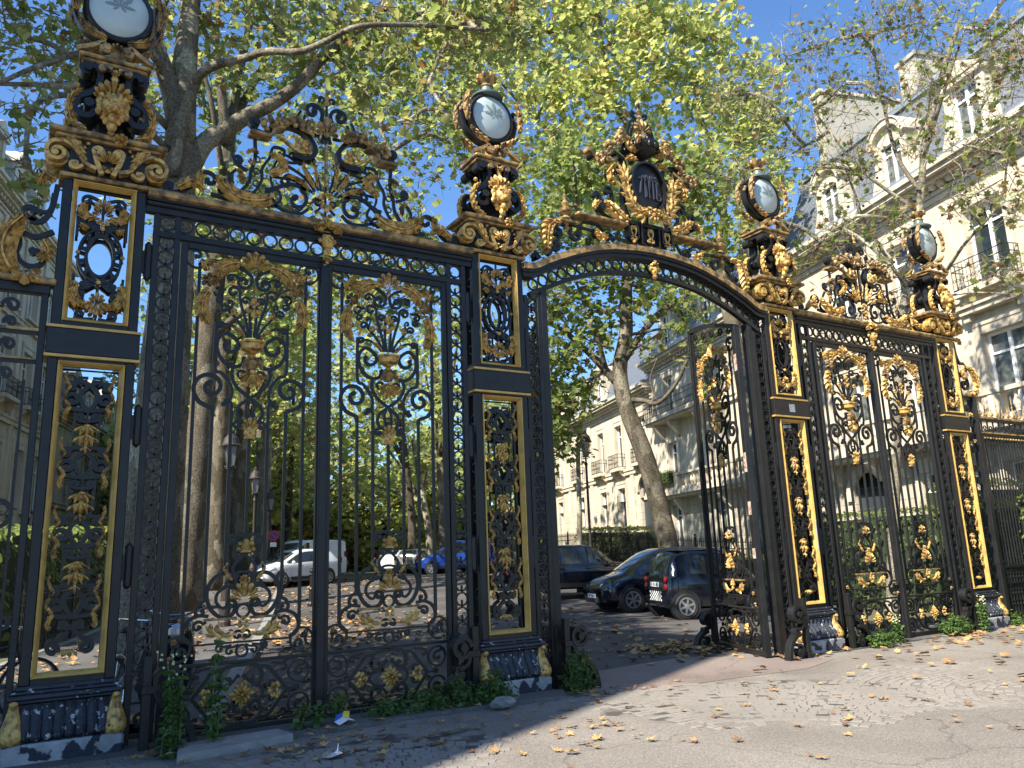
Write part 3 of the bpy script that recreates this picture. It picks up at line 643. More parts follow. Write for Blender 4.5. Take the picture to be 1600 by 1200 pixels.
    g = M(); g.fan(0,3.03,.13,30,150,5,-.01,.025); g.ball(0,-.02,3.0,.065,9,1,.7,1.1); g.ball(.06,-.02,3.05,.03,6); g.ball(-.06,-.02,3.05,.03,6); g.ball(0,-.06,2.99,.018,6); g.ball(.025,-.055,3.015,.012,5); g.ball(-.025,-.055,3.015,.012,5); g.box(-.05,.05,-.04,.01,2.93,2.95); out.append(('gilded_mask', g, GOLD))
    g = M(); g.fan(0,1.77,.13,15,165,5,-.012,.025,.1); g.box(-.05,.05,-.035,.0,1.76,1.785); out.append(('gilded_fleuron', g, GOLD))
    g = M(); g.rosette(0,1.485,.058,10,-.02,.02); g.fan(0,1.29,.19,15,165,7,-.015,.03,.15); g.ball(0,-.03,1.37,.03,6,1,1,1.6); out.append(('gilded_rosette', g, GOLD))
    g = M(); [g.ball(x,-.03,z,.027,7) for x,z in ((-.032,1.045),(.032,1.045),(0,.995))]; g.fan(0,1.07,.07,20,160,3,-.01,.02); out.append(('gilded_berries', g, GOLD))
    g = M(); [g.petal(0,.395,a,.14 if a % 90 == 0 else .105,.055,-.02,.028) for a in range(0,360,30)]; g.rosette(0,.395,.06,8,-.05,.03,22); out.append(('gilded_flower', g, GOLD))
    return out
LP = leaf_parts()
MESH = {}
def make_leaf(label, group, hw=.765, arched=0, loc=(0,0,0), rz=0, hinge=0, astragal=True, axis=0):
    """hw half width of the leaf; arched: rise of the top rail towards the meeting stile (+x)"""
    t = thing('gate_leaf', label, 'gate', loc, rz, group)
    m = M()
    if not arched:
        m.bev(-hw,-hw+.07,-.03,.03,.04,5.01,.005); m.bev(hw-.05,hw,-.025,.03,.04,5.01,.005)
        m.bev(-hw+.07,hw-.05,-.025,.025,4.945,5.01,.005)
    else:
        top = lambda x: 5.06+arched*math.sin(min(1,(x+hw)/(2*hw))*math.pi/2)
        m.bev(-hw,-hw+.11,-.05,.04,.04,top(-hw)+.02,.005); m.bev(hw-.08,hw,-.03,.03,.04,top(hw),.005)
        m.rib([(x,top(x)) for x in np.linspace(-hw,hw,20)], .07,.06)
    m.bev(-hw+.07,hw-.05,-.025,.025,.04,.105,.005); m.bev(-hw+.07,hw-.05,-.02,.02,.685,.715,.004)
    m.build('frame', IRON, t)
    if astragal: m = M(); m.bev(hw-.035,hw+.06,-.075,-.026,.02,4.97,.01); m.build('meeting_bar', IRON, t)
    spec = [(.57,1.0,4.75),(.38,1.36,3.2),(.19,1.56,3.22)]
    for x, z0, z1 in spec:
        for sx in (-1,1): m = M(); m.bev(axis+sx*x-.016,axis+sx*x+.016,-.015,.015,z0,z1,.003); m.build('bar', IRON, t)
    m = M(); m.bev(axis-.016,axis+.016,-.015,.015,1.90,2.95,.003); m.build('bar', IRON, t)
    if arched:
        for x in (-.755,.755):
            m = M(); m.bev(axis+x-.013,axis+x+.013,-.013,.013,.70,5.15+ (arched*.85 if x > 0 else 0),.003); m.build('bar', IRON, t)
        m = M()
        for x in (-.62,-.3,.02,.35,.68): m.scroll(S(axis+x,5.02+arched*.8*(x+.9)/1.8,.09,200,-160,.03), .02,.022)
        m.build('crown_scrolls', IRON, t)
    for i, (nm, mesh, mt) in enumerate(LP):
        if i in MESH:
            o = bpy.data.objects.new(nm, MESH[i]); COL.objects.link(o); o.parent = t
        else:
            o = mesh.build(nm, mt, t); MESH[i] = o.data
        o.location = (axis,0,0)
    return t
GL = 'closed leaves of the two side gates'
YG = .06
l1 = make_leaf('black closed gate leaf beside the nearest pier, white car seen through its bars', GL, loc=(1.515,YG,0))
l2 = make_leaf('closed gate leaf with a green weed mat at its foot', GL, loc=(3.085,YG,0), astragal=False)
OFF = 14.72+10.01-4.6; c3 = (10.01+14.72)/2
l3 = make_leaf('closed gate leaf just right of the pier with the grey sticker', GL, loc=(c3-.785,YG,0))
l4 = make_leaf('closed gate leaf standing against the farthest pier', GL, loc=(c3+.785,YG,0), astragal=False)
l4.rotation_euler = (0,0,0)
ang = D2R(70)
o5 = make_leaf('gate leaf swung open inwards with peeling orange rust on its hinge post', 'open leaves of the arched gateway', .90, .40, (9.02+.90*math.cos(ang), .06+.90*math.sin(ang), 0), ang, astragal=False)
ang2 = D2R(66)
o6 = make_leaf('open gate leaf folded back behind the second pier, mostly hidden', 'open leaves of the arched gateway', .90, .40, (5.36+.90*math.cos(ang2), .14+.90*math.sin(ang2), 0), ang2, astragal=False)
o5.scale = (1,-1,1)
RUSTP = mat("rust_patch", (.30,.11,.05), .8, 0, (20,(.45,.40,.36),.45,.6))
for z0, z1 in ((4.35,4.62),(2.75,3.05),(2.1,2.3),(1.45,1.6)):
    m = M(); m.box(-.887,-.80,-.0525,-.0505,z0,z1); m.build('rust_patch', RUSTP, o5)

# ------------------------------------------------------------ ringed gate frames with their crests
def ring_row(m, pts, r=.078):
    for x, z in pts: m.ring(x, z, r, .020, .026, 0, 16)
def jamb(m, x0, xr, x1, ztop, zr1=None, r=.074):
    """outer bar x0, ring centre xr, inner bar x1"""
    m.bev(x0-.03,x0+.03,-.03,.03,.02,ztop,.005); m.bev(x1-.03,x1+.03,-.03,.03,.02,ztop,.005)
    z = .82; 
    while z < (zr1 or ztop-.1): m.ring(xr, z, r, .018, .024, 0, 16); m.box(xr-.01,xr+.01,-.012,.012,z+r+.008,z+r*2-.004+.012) ; z += r*2+.018
    m.rib([(x0,.70),(x1,.70)], .025,.036); m.rib([(x0,.13),(x1,.13)], .04,.036); m.rib([(x0,.42),(x1,.42)], .02,.036)
    m.scroll(S(xr,.56,.07,60,400,.03), .018,.022); m.scroll(S(xr,.28,.07,-60,-400,.03), .018,.022)
def hinges(t, xs):
    for x in xs:
        for z in (4.72,3.0,1.65): m = M(); m.lathe([(.012,0),(.034,.03),(.036,.06),(.036,.36),(.034,.40),(.012,.43)],x,0,10,z-.2); m.box(x-.075,x+.075,-.012,.012,z-.12,z+.12); m.build('hinge', IRON, t)
def flat_crest():
    parts = []
    b = M(); q = 5.53
    b.scroll(S(1.70,5.62,.05,-40,220,.02)[::-1]+[(1.72,5.55),(1.55,5.60),(1.42,5.74)]+S(1.30,5.78,.11,20,330,.03), .028,.03,0,(1,1),6,.03)
    b.scroll([(1.28,5.62),(1.12,5.60),(.95,5.63),(.72,5.72),(.55,5.86),(.40,5.93),(.24,5.90)]+S(.345,5.74,.16,110,440,.035), .026,.03,0,(0,1),6,.035)
    b.scroll(S(.66,5.64,.09,200,-160,.03)[::-1]+[(.56,5.62),(.45,5.58),(.3,5.58),(.2,5.66)], .022,.026,0,(1,0))
    b.scroll([(1.06,5.62),(.98,5.70),(.88,5.85),(.86,6.0),(.82,6.15),(.83,6.40)], .024,.028,0,(0,0)); b.scroll([(.94,5.62),(.82,5.74),(.74,5.9),(.74,6.05),(.66,6.2),(.62,6.34),(.50,6.34),(.50,6.26)], .020,.026,0,(0,0))
    for z in (5.85,6.0,6.15): b.ring(.80,z,.035,.012,.02,0,10)
    b.scroll([(.90,5.98),(.98,6.02)]+S(1.0,6.10,.06,-60,230,.02), .024,.028,0,(0,1),5,.04)
    b.scroll([(1.05,5.72),(1.10,5.85),(1.02,5.98)], .02,.024,0,(1,0))
    b.scroll([(.12,5.9),(.25,6.05),(.45,6.15)]+S(.50,6.10,.055,80,-180,.02), .018,.022); b.scroll([(.08,5.92),(.2,6.1),(.33,6.28)]+S(.40,6.28,.055,150,-130,.02), .016,.022)
    b.scroll([(.05,5.92),(.11,6.15),(.16,6.3)]+S(.21,6.26,.04,120,-150,.015), .016,.022); b.scroll([(.15,5.88),(.35,5.98),(.55,5.98)]+S(.60,6.04,.06,-90,200,.02), .018,.022)
    b.scroll([(.30,6.2),(.50,6.28),(.60,6.12),(.64,5.95),(.60,5.82)], .016,.022); b.scroll([(.12,5.64),(.06,5.7)]+S(.09,5.78,.05,-120,150,.02), .016,.022)
    b.scroll([(.05,6.55),(.02,6.70),(.04,6.82)]+S(.17,6.93,.135,215,-230,.03), .026,.03,0,(0,1)); b.scroll([(.31,6.90),(.36,6.76),(.30,6.62)], .02,.026); b.scroll([(.62,5.6),(.52,5.72),(.58,5.84),(.68,5.8)], .02,.024,0,(0,1)); b.scroll([(.24,6.0),(.44,6.04),(.52,5.94)]+S(.45,5.93,.05,0,-240,.02), .018,.022); b.scroll([(1.1,5.6),(1.2,5.68),(1.14,5.8)], .02,.024,0,(0,1)); b.scroll([(.56,6.3),(.46,6.2),(.30,6.22)], .018,.022); b.scroll([(.26,6.85),(.28,6.72),(.2,6.64),(.08,6.62)], .02,.024,0,(0,0))
    b.scroll(S(.07,7.12,.05,250,-40,.02), .016,.022)
    # broken pediment of dark cyma
    b.scroll([(.86,6.48),(.70,6.47),(.66,6.56),(.52,6.64),(.36,6.64),(.24,6.58),(.15,6.45),(.16,6.33),(.26,6.27),(.40,6.28)], .055,.10,-.01,(0,0),6)
    b.scroll([(.84,6.52)]+S(.84,6.60,.06,-90,200,.02), .03,.08)
    b.mirror(); b.rib([(0,5.6),(0,7.2)], .024,.03)
    parts.append(('crest_scrollwork', b, IRON))
    for sx in (-1,1):
        f = lambda L_: [(sx*a, c) for a, c in L_]
        g = M(); g.acan(f([(.64,5.68),(.78,5.61),(.98,5.60),(1.14,5.70),(1.22,5.80)]), .10,-.02,8,.035); g.ball(sx*.63,-.04,5.72,.035,7); parts.append(('gilded_wing_leaf', g, GOLD))
        g = M(); g.acan(f([(1.62,5.60),(1.5,5.70),(1.42,5.66)]), .06,-.02,5,.03); g.acan(f([(1.36,5.62),(1.44,5.72),(1.38,5.84)]), .05,-.02,4,.03); parts.append(('gilded_curl_leaf', g, GOLD))
        g = M(); g.acan(f([(.66,5.98),(.56,6.04),(.48,6.14),(.56,6.22),(.66,6.22)]), .06,-.015,7,.025); parts.append(('gilded_acanthus', g, GOLD))
        g = M(); g.acan(f([(.14,5.94),(.24,6.08),(.28,6.22)]), .03,-.012,6,.02); g.acan(f([(.10,5.95),(.13,6.15),(.15,6.30)]), .025,-.012,6,.02); g.acan(f([(.2,5.9),(.36,6.0),(.46,6.0)]), .03,-.012,6,.02); parts.append(('gilded_spray', g, GOLD))
        g = M(); g.bev(min(sx*.66,sx*.90),max(sx*.66,sx*.90),-.10,.08,6.42,6.465,.01); g.rib(cr(f([(.66,6.45),(.62,6.54),(.50,6.60)]),4), .03,.16,-.01); parts.append(('gilded_ledge', g, OLDG))
        rr = random.Random(3); g = M()
        for k in range(34):
            t_ = rr.random(); x = .74-.50*t_+rr.uniform(-.05,.05); z = 6.53+.15*math.sin(t_*2.0)+rr.uniform(-.05,.07); g.ball(sx*x,-.05-rr.random()*.07,z,.030+rr.random()*.014,6)
        for k in range(8):
            x = .70-.07*k; g.fan(sx*x,6.58+.10*math.sin(k*.4),.09,rr.uniform(0,360),rr.uniform(0,360)+80,3,-.08,.03)
        parts.append(('fruit_garland', g, OLDG))
        g = M()
        for k in range(14): g.ball(sx*(.30+rr.uniform(-.08,.08)),-.05-rr.random()*.05,6.42+rr.uniform(-.06,.06),.03,6)
        g.scroll(f([(.22,6.34),(.34,6.33),(.46,6.40),(.54,6.46)]), .035,.05,-.05,(1,1)); parts.append(('gilded_grapes', g, GOLD))
        g = M(); g.rosette(sx*.86,6.08,.05,6,-.02,.02); g.acan(f([(.92,6.18),(.86,6.24),(.80,6.2)]), .03,-.02,4,.02); g.acan(f([(1.02,5.96),(.95,5.9),(.97,5.8)]), .035,-.02,4,.02); parts.append(('gilded_bud', g, OLDG))
    g = M(); g.fan(0,5.78,.13,205,335,5,-.02,.03); g.fan(0,5.62,.10,200,340,3,-.02,.03); g.ball(0,-.05,5.68,.035,7,1,1,1.6); g.ball(.07,-.03,5.82,.03,6); g.ball(-.07,-.03,5.82,.03,6); g.fan(0,5.80,.1,30,150,5,-.02,.02); parts.append(('gilded_pendant', g, GOLD))
    g = M(); 
    for k in range(10): g.ball(0,-.02,6.0+k*.055,.022,6,1,1,1.5)
    parts.append(('gilded_stem', g, OLDG))
    g = M(); g.fan(0,6.66,.22,50,130,3,-.02,.03); g.fan(0,6.64,.18,10,170,5,-.015,.03); g.ball(.0,-.03,6.64,.04,6); parts.append(('gilded_fleuron', g, OLDG))
    g = M(); g.lathe([(.02,0),(.05,.03),(.02,.07),(.035,.11),(.015,.16),(.02,.20),(0,.25)],0,0,8,7.04); parts.append(('finial', g, OLDG))
    # keystone mask
    g = M(); g.fan(0,5.36,.16,170,10,5,-.11,.04,.3); g.acan([(-.02,5.42),(-.10,5.44),(-.15,5.36)], .04,-.10,4,.03); g.acan([(.02,5.42),(.10,5.44),(.15,5.36)], .04,-.10,4,.03)
    g.ball(0,-.12,5.24,.075,9,1,.9,1.25); g.ball(0,-.19,5.23,.02,6); g.ball(.03,-.18,5.27,.018,5); g.ball(-.03,-.18,5.27,.018,5); g.ball(.08,-.10,5.26,.03,6); g.ball(-.08,-.10,5.26,.03,6); g.ball(0,-.10,5.13,.05,7,1,.8,1.3); g.fan(0,5.10,.13,240,300,3,-.09,.03); g.bev(-.05,.05,-.08,0,5.30,5.44,.01)
    parts.append(('keystone_mask', g, GOLD))
    return parts
def flat_frame(xc, w_in, label, first=None):
    t = thing('ringed_overthrow', label, 'gate frame', (xc,YG,0), 0, 'ringed frames with scrolled crests over the side gates')
    hw = w_in/2
    m = M()
    xo = hw-.10; 
    for sx in (-1,1):
        q = M(); jamb(q, xo-.02, xo-.125, xo-.225, 5.40, 5.10); 
        if sx < 0: q.v = [(-x,y,z) for x,y,z in q.v]; q.f = [f[::-1] for f in q.f]
        q.build('ring_strip', IRON, t)
    m.bev(-xo-.01,xo+.01,-.034,.034,5.02,5.085,.005)
    n = int((2*xo-.5)/.168); ring_row(m, [(-xo+.30+(2*xo-.60)*i/(n-1),5.185) for i in range(n)], .076); m.ring(xo-.125,5.185,.076,.02,.026); m.ring(-xo+.125,5.185,.076,.02,.026)
    m.build('ring_frieze', IRON, t)
    m = M(); m.box(-hw+.01,hw-.01,-.045,.045,5.275,5.34); m.bev(-hw+.01,hw-.01,-.08,.08,5.34,5.385,.01); m.bev(-hw+.01,hw-.01,-.10,.10,5.385,5.415,.008)
    m.build('lintel', IRON, t)
    m = M(); prof = [(-.09,5.416),(-.13,5.43),(-.145,5.47),(-.13,5.50),(-.10,5.515),(.10,5.515),(.13,5.50),(.145,5.47),(.13,5.43),(.09,5.416)]
    k = len(prof); v = [(x,a,b) for x in (-hw+.012,hw-.012) for a,b in prof]; m.add(v, [(i,(i+1)%k,k+(i+1)%k,k+i) for i in range(k)]+[tuple(range(k-1,-1,-1)),tuple(range(k,2*k))]); m.build('gilded_moulding', OLDG, t)
    hinges(t, (-xo-.045, xo+.045))
    for i, (nm, mesh, mt) in enumerate(CREST):
        if ('c',i) in MESH: o = bpy.data.objects.new(nm, MESH[('c',i)]); COL.objects.link(o); o.parent = t
        else: o = mesh.build(nm, mt, t); MESH[('c',i)] = o.data
    return t
CREST = flat_crest()
f1 = flat_frame(2.30, 4.6-.76, 'ringed gate frame and tall scrolled crest nearest the camera, plane tree behind')
f3 = flat_frame(c3, 4.71-.76, 'ringed gate frame and scrolled crest in front of the stone mansion')

# arched overthrow
xa = (4.6+10.01)/2; ha = 5.41/2-.385
AR = [(-2.33,5.44),(-2.15,5.455),(-1.87,5.60),(-1.39,5.80),(-.9,5.945),(-.45,6.01),(0,6.035),(.45,6.01),(.9,5.945),(1.39,5.80),(1.87,5.60),(2.15,5.455),(2.33,5.44)]
AC = cr(AR, 4)
t = thing('ringed_overthrow', 'arched gateway frame with a dark oval shield crowned by gilded leaves', 'gate frame', (xa,YG,0))
arc_t = t
m = M(); m.rib([(x,z-.035) for x,z in AC], .085,.27); m.build('gilded_moulding', OLDG, t)
m = M(); m.rib([(x,z-.13) for x,z in AC], .10,.17); m.rib([(x,z-.098) for x,z in AC], .04,.22); m.build('arch_lintel', IRON, t)
IN_ = [(-2.2,5.04),(-1.95,5.16),(-1.41,5.40),(-.8,5.57),(0,5.64),(.8,5.57),(1.41,5.40),(1.95,5.16),(2.2,5.04)]
IC = cr(IN_, 5)
m = M(); m.rib(IC, .06,.08)
for i in range(27):
    x = -2.13+4.26*i/26; zt = np.interp(x,[p[0] for p in AC],[p[1] for p in AC])-.185; zb = np.interp(x,[p[0] for p in IC],[p[1] for p in IC])+.03; m.ring(x,(zt+zb)/2,min(.075,(zt-zb)/2-.002) ,.018,.026,0,14)
m.build('ring_frieze', IRON, t)
for sx in (-1,1):
    q = M(); jamb(q, 2.27, 2.165, 2.06, 5.02, 4.95, .07); q.bev(1.93,2.029,-.03,.10,.02,5.14,.006)
    if sx < 0: q.v = [(-x,y,z) for x,y,z in q.v]; q.f = [f[::-1] for f in q.f]
    q.build('ring_strip', IRON, t)
for zz in (0,): hinges(t, (-2.31,2.31))
g = M(); g.ball(0,-.08,5.70,.055,8,1,.9,1.4); g.fan(0,5.76,.10,50,130,3,-.08,.03); g.fan(0,5.72,.12,170,10,5,-.06,.03,.3); g.ball(0,-.08,5.60,.04,7); g.ball(.06,-.07,5.72,.03,6); g.ball(-.06,-.07,5.72,.03,6); g.build('gilded_keystone', GOLD, t)
b = M()
b.scroll(S(2.05,5.62,.06,-60,220,.02)[::-1]+[(2.1,5.55),(1.98,5.62)], .03,.04,0,(1,0))
b.scroll([(1.86,5.66),(1.76,5.78),(1.66,5.95)]+S(1.70,6.03,.09,200,-140,.03), .04,.05,0,(0,1)); b.scroll([(1.85,5.85)]+S(1.72,5.80,.09,60,330,.03), .03,.04,0,(0,1))
b.scroll([(1.75,6.12),(1.6,6.17),(1.5,6.14)]+S(1.35,6.05,.12,40,-220,.04), .03,.04,0,(1,1)); b.scroll([(1.45,6.2),(1.1,6.18)]+S(1.0,6.12,.07,90,-180,.025)[0:], .024,.03,0,(0,1))
b.scroll([(.55,6.26),(.65,6.12)]+S(.78,6.12,.10,200,-160,.03), .024,.03,0,(0,1)); b.scroll([(1.2,6.28),(.95,6.28),(.85,6.22)], .02,.03); b.ring(1.12,6.0,.05,.014,.02)
# body scrolls each side of the shield
b.scroll([(.30,6.40),(.42,6.62),(.44,6.85),(.40,7.05),(.46,7.22),(.58,7.30),(.68,7.22)]+S(.66,7.14,.05,30,-200,.02), .05,.09,0,(0,1)); b.scroll([(.34,6.45),(.50,6.50),(.62,6.62),(.66,6.8)]+S(.74,6.86,.09,200,-150,.03), .035,.05,0,(0,1))
b.scroll([(.55,6.40),(.78,6.45),(.92,6.55)]+S(.88,6.65,.09,-40,230,.03), .035,.05,0,(0,1)); b.scroll([(.36,7.3),(.42,7.45),(.62,7.52),(.82,7.42),(1.0,7.36)], .05,.09,0,(0,1))
b.scroll([(.2,7.42),(.28,7.55),(.40,7.62),(.36,7.72),(.28,7.75)], .04,.07,0,(0,1)); b.scroll([(.22,7.72),(.25,7.95),(.2,8.12),(.12,8.2),(.06,8.15)], .025,.04,0,(0,1)); b.scroll([(.18,7.8),(.17,8.0),(.1,8.1)], .018,.03)
b.scroll([(.02,8.2),(.10,8.26)]+S(.12,8.32,.05,-90,180,.02), .018,.03); b.cyl(.90,6.56,.055,-.10,.06,12)
b.scroll([(.88,6.62)]+S(.95,6.75,.08,240,0,.03), .03,.05)
b.mirror(); b.rib([(0,6.1),(0,8.5)], .03,.04)
b.build('crest_scrollwork', IRON, t)
for sx in (-1,1):
    f = lambda L_: [(sx*a, c) for a, c in L_]
    m = M(); m.bev(min(sx*.46,sx*1.38),max(sx*.46,sx*1.38),-.12,.10,6.325,6.375,.012); m.build('gilded_ledge', OLDG, t)
    m = M(); m.bev(min(sx*1.36,sx*1.66),max(sx*1.36,sx*1.66),-.08,.08,6.19,6.225,.01); m.lathe([(.03,0),(.07,.04),(.03,.09),(.09,.14),(.10,.18),(.03,.22),(.06,.27),(.02,.33),(.035,.38),(0,.43)],sx*1.52,0,12,6.226); m.lathe([(.02,-.12),(.05,-.07),(.02,-.03),(.05,0)],sx*1.52,0,10,6.19); m.build('gilded_finial', OLDG, t)
    g = M(); g.acan(f([(1.78,6.14),(1.88,6.06),(1.92,5.88),(1.93,5.68)]), .10,-.04,9,.04,.5); g.acan(f([(1.66,6.14),(1.74,6.17),(1.8,6.12)]), .05,-.04,4,.03); g.build('gilded_hanging_leaf', GOLD, t)
    g = M(); g.acan(f([(.42,6.42),(.56,6.44),(.72,6.55),(.84,6.62)]), .10,-.04,7,.04); g.acan(f([(.84,6.12),(.94,6.06),(1.04,6.16)]), .06,-.03,5,.03); g.acan(f([(1.04,6.50),(1.02,6.58),(.94,6.62)]), .05,-.03,4,.03); g.build('gilded_acanthus', GOLD, t)
    g = M(); LP_ = cr([np.array(p) for p in ((.06,6.56),(.24,6.58),(.38,6.72),(.44,6.90),(.46,7.08),(.50,7.24))], 3)
    for k in range(1, len(LP_)-1, 2):
        a_, b_ = LP_[k], LP_[k+1]; h_ = math.degrees(math.atan2(b_[1]-a_[1], b_[0]-a_[0]))
        for o_, l_ in ((-62,.20),(-25,.22),(12,.22),(48,.18)):
            A_ = h_+o_; g.petal(sx*a_[0], a_[1], A_ if sx > 0 else 180-A_, l_, .075, -.10-.01*(k%3), .022)
    g.rib([(sx*a, b) for a, b in LP_], .03, .05, -.10)
    g.build('gilded_laurel', GOLD, t)
    g = M(); g.acan(f([(.62,7.28),(.74,7.18),(.74,7.02),(.66,6.95)]), .06,-.05,6,.04); g.acan(f([(.20,7.44),(.30,7.48),(.40,7.42)]), .05,-.06,5,.03); g.acan(f([(.28,7.80),(.36,7.72),(.30,7.62),(.2,7.6)]), .06,-.06,6,.035); g.build('gilded_shoulder_leaf', GOLD, t)
    rr = random.Random(8); g = M()
    for k in range(40):
        t_ = rr.random(); x = .40+.50*t_; z = 7.86-.62*t_**1.3+rr.uniform(-.09,.09); g.ball(sx*(x+rr.uniform(-.05,.05)),-.04-rr.random()*.08,z,.032+rr.random()*.016,6)
    for k in range(9): x = .40+.065*k; g.fan(sx*x,7.84-.065*k,.11,rr.uniform(0,360),rr.uniform(0,360)+90,3,-.09,.03)
    g.scroll(f([(.55,7.42),(.75,7.33),(.95,7.34),(1.08,7.42)]), .05,.08,-.04,(0,1)); g.build('fruit_garland', OLDG, t)
m = M(); m.lathey([(.0,-.01),(.80,-.012),(1.0,.01),(1.0,.10),(0,.10)],-.03,7.03,32,.31,.38,-.10); sh = m.build('shield', IRON, t, smooth=True); sharp(sh, 30)
m = M(); m.rib([(-.03+.325*math.cos(a),7.03+.395*math.sin(a)) for a in np.linspace(0,2*math.pi,37)[:-1]], .035,.06,-.12,closed=True); m.build('shield_rim', IRON, sh)
m = M()                                   # raised interlaced monogram
st = [[(-.20,6.90),(-.17,7.08),(-.13,7.20),(-.09,7.08),(-.07,6.86)],[(-.10,6.84),(-.09,7.10),(-.06,7.22),(-.02,7.10),(-.01,6.84)],[(-.02,6.84),(.0,7.12),(.03,7.22),(.06,7.1),(.06,6.84)],
      [(.05,7.2),(.12,7.18),(.16,7.1)],[(.12,7.22),(.13,7.0),(.12,6.86),(.19,6.84),(.2,6.9)],[(-.22,7.14),(-.05,7.16),(.14,7.14)],[(.12,6.93),(.19,6.93)]]
for p in st: m.rib(cr(p,4), .018,.03,-.122)
m.build('monogram', mat("monogram_iron", (.045,.05,.065), .35), sh)
g = M(); g.fan(0,6.60,.17,205,335,5,-.12,.04); g.acan([(0,6.62),(.10,6.64),(.18,6.56)], .06,-.12,4,.03); g.acan([(0,6.62),(-.10,6.64),(-.18,6.56)], .06,-.12,4,.03); g.ball(0,-.16,6.56,.04,7); g.build('gilded_shell', GOLD, t)
m = M()
for x0, x1, zb in ((-.42,-.24,6.16),(-.17,.17,6.08),(.24,.42,6.16)): m.rib([(x0,6.42),(x0,zb+.03),((x0+x1)/2,zb-.02),(x1,zb+.03),(x1,6.42)], .03,.10,-.02)
m.box(-.44,.44,-.05,.05,6.40,6.46); m.box(-.4,.4,.0,.04,6.14,6.4); m.build('lambrequin', IRON, t)
g = M()
for x in (-.33,0,.33):
    for sg in (-1,1): g.scroll([(x+sg*a,b) for a,b in S(.03,6.34,.028,250,20,.015)+[(.045,6.28),(.02,6.22)]+S(.035,6.17,.03,120,-120,.015)] , .012,.02,-.06)
    g.ball(x,-.06,6.06 if x == 0 else 6.12,.03,7)
g.build('gilded_tassel', GOLD, t)
m = M(); m.lathe([(.03,0),(.20,.10),(.27,.18),(.28,.25),(.22,.26)],0,0,20,7.52)
for k in range(14): a = 2*math.pi*k/14; m.ball(.25*math.cos(a),.25*math.sin(a),7.70,.035,6,1,1,1.8)
m.build('basket', IRON, t)
g = M(); g.fan(0,7.98,.24,20,160,7,-.03,.03,.15); g.fan(0,7.80,.2,60,120,3,-.04,.03,.1); g.ball(0,-.05,7.94,.03,6); g.acan([(.24,7.82),(.3,7.76),(.26,7.66)], .04,-.22,4,.03); g.acan([(-.24,7.82),(-.3,7.76),(-.26,7.66)], .04,-.22,4,.03); g.build('gilded_palmette', OLDG, t)
g = M(); g.lathe([(.02,0),(.05,.04),(.02,.08),(.05,.14),(.02,.19),(0,.30)],0,0,8,8.22); g.build('finial', OLDG, t)

# iron buffer stands at the foot of the gate
def stand(x, y, sx, label, h=.86):
    t = thing('gate_buffer', label, 'gate stop', (x,y,0), 0, 'scrolled iron buffers at the foot of the gates'); q = h/.86
    m = M(); m.bev(-.04,.04,-.035,.035,-.05,h,.006); m.bev(min(0,sx*.12)-.05,max(0,sx*.12)+.05,-.05,.05,.53*q,.60*q,.006); m.build('post', IRON, t)
    f = lambda L_: [(sx*a, c*q) for a, c in L_]
    m = M(); m.rib(cr(S(sx*.17,.64*q,.105*q,0,-330 if sx > 0 else 330,.105*q,30),3), .045,.12); m.cyl(sx*.17,.64*q,.085*q,-.03,.03,16); m.cyl(sx*.17,.64*q,.045*q,-.085,.085,12); m.build('top_roll', IRON, t)
    m = M(); m.rib(cr([np.array(p) for p in f([(.08,.54),(.11,.46),(.20,.42),(.24,.43),(.24,.36),(.17,.35)])],4), .045,.10); m.rib(cr([np.array(p) for p in f([(.16,.37),(.27,.33),(.37,.22),(.41,.08),(.42,-.06)])],5), .06,.11)
    m.rib(cr(S(sx*.20,.13*q,.10*q,60 if sx > 0 else 120,330 if sx > 0 else -150,.05*q),3), .035,.09); m.cyl(sx*.20,.13*q,.04*q,-.06,.06,12); m.build('brace', IRON, t); return t
stand(5.28,-.18,1,'iron scroll buffer in the small green bush beside the open gateway')
stand(.62,-.26,1,'iron scroll buffer hidden by the tall flowering weeds')
stand(4.03,-.16,-1,'iron scroll buffer between the weed mat and the second pier')
stand(9.43,-.30,-1,'rusty topped iron scroll buffer at the foot of the open leaf')
stand(10.64,-.16,1,'white streaked iron buffer beside the third pier')
stand(14.05,-.16,-1,'iron buffer wrapped in weeds beside the farthest pier')
stand(9.72,1.85,-1,'iron buffer behind the swung open leaf among fallen leaves', .6)
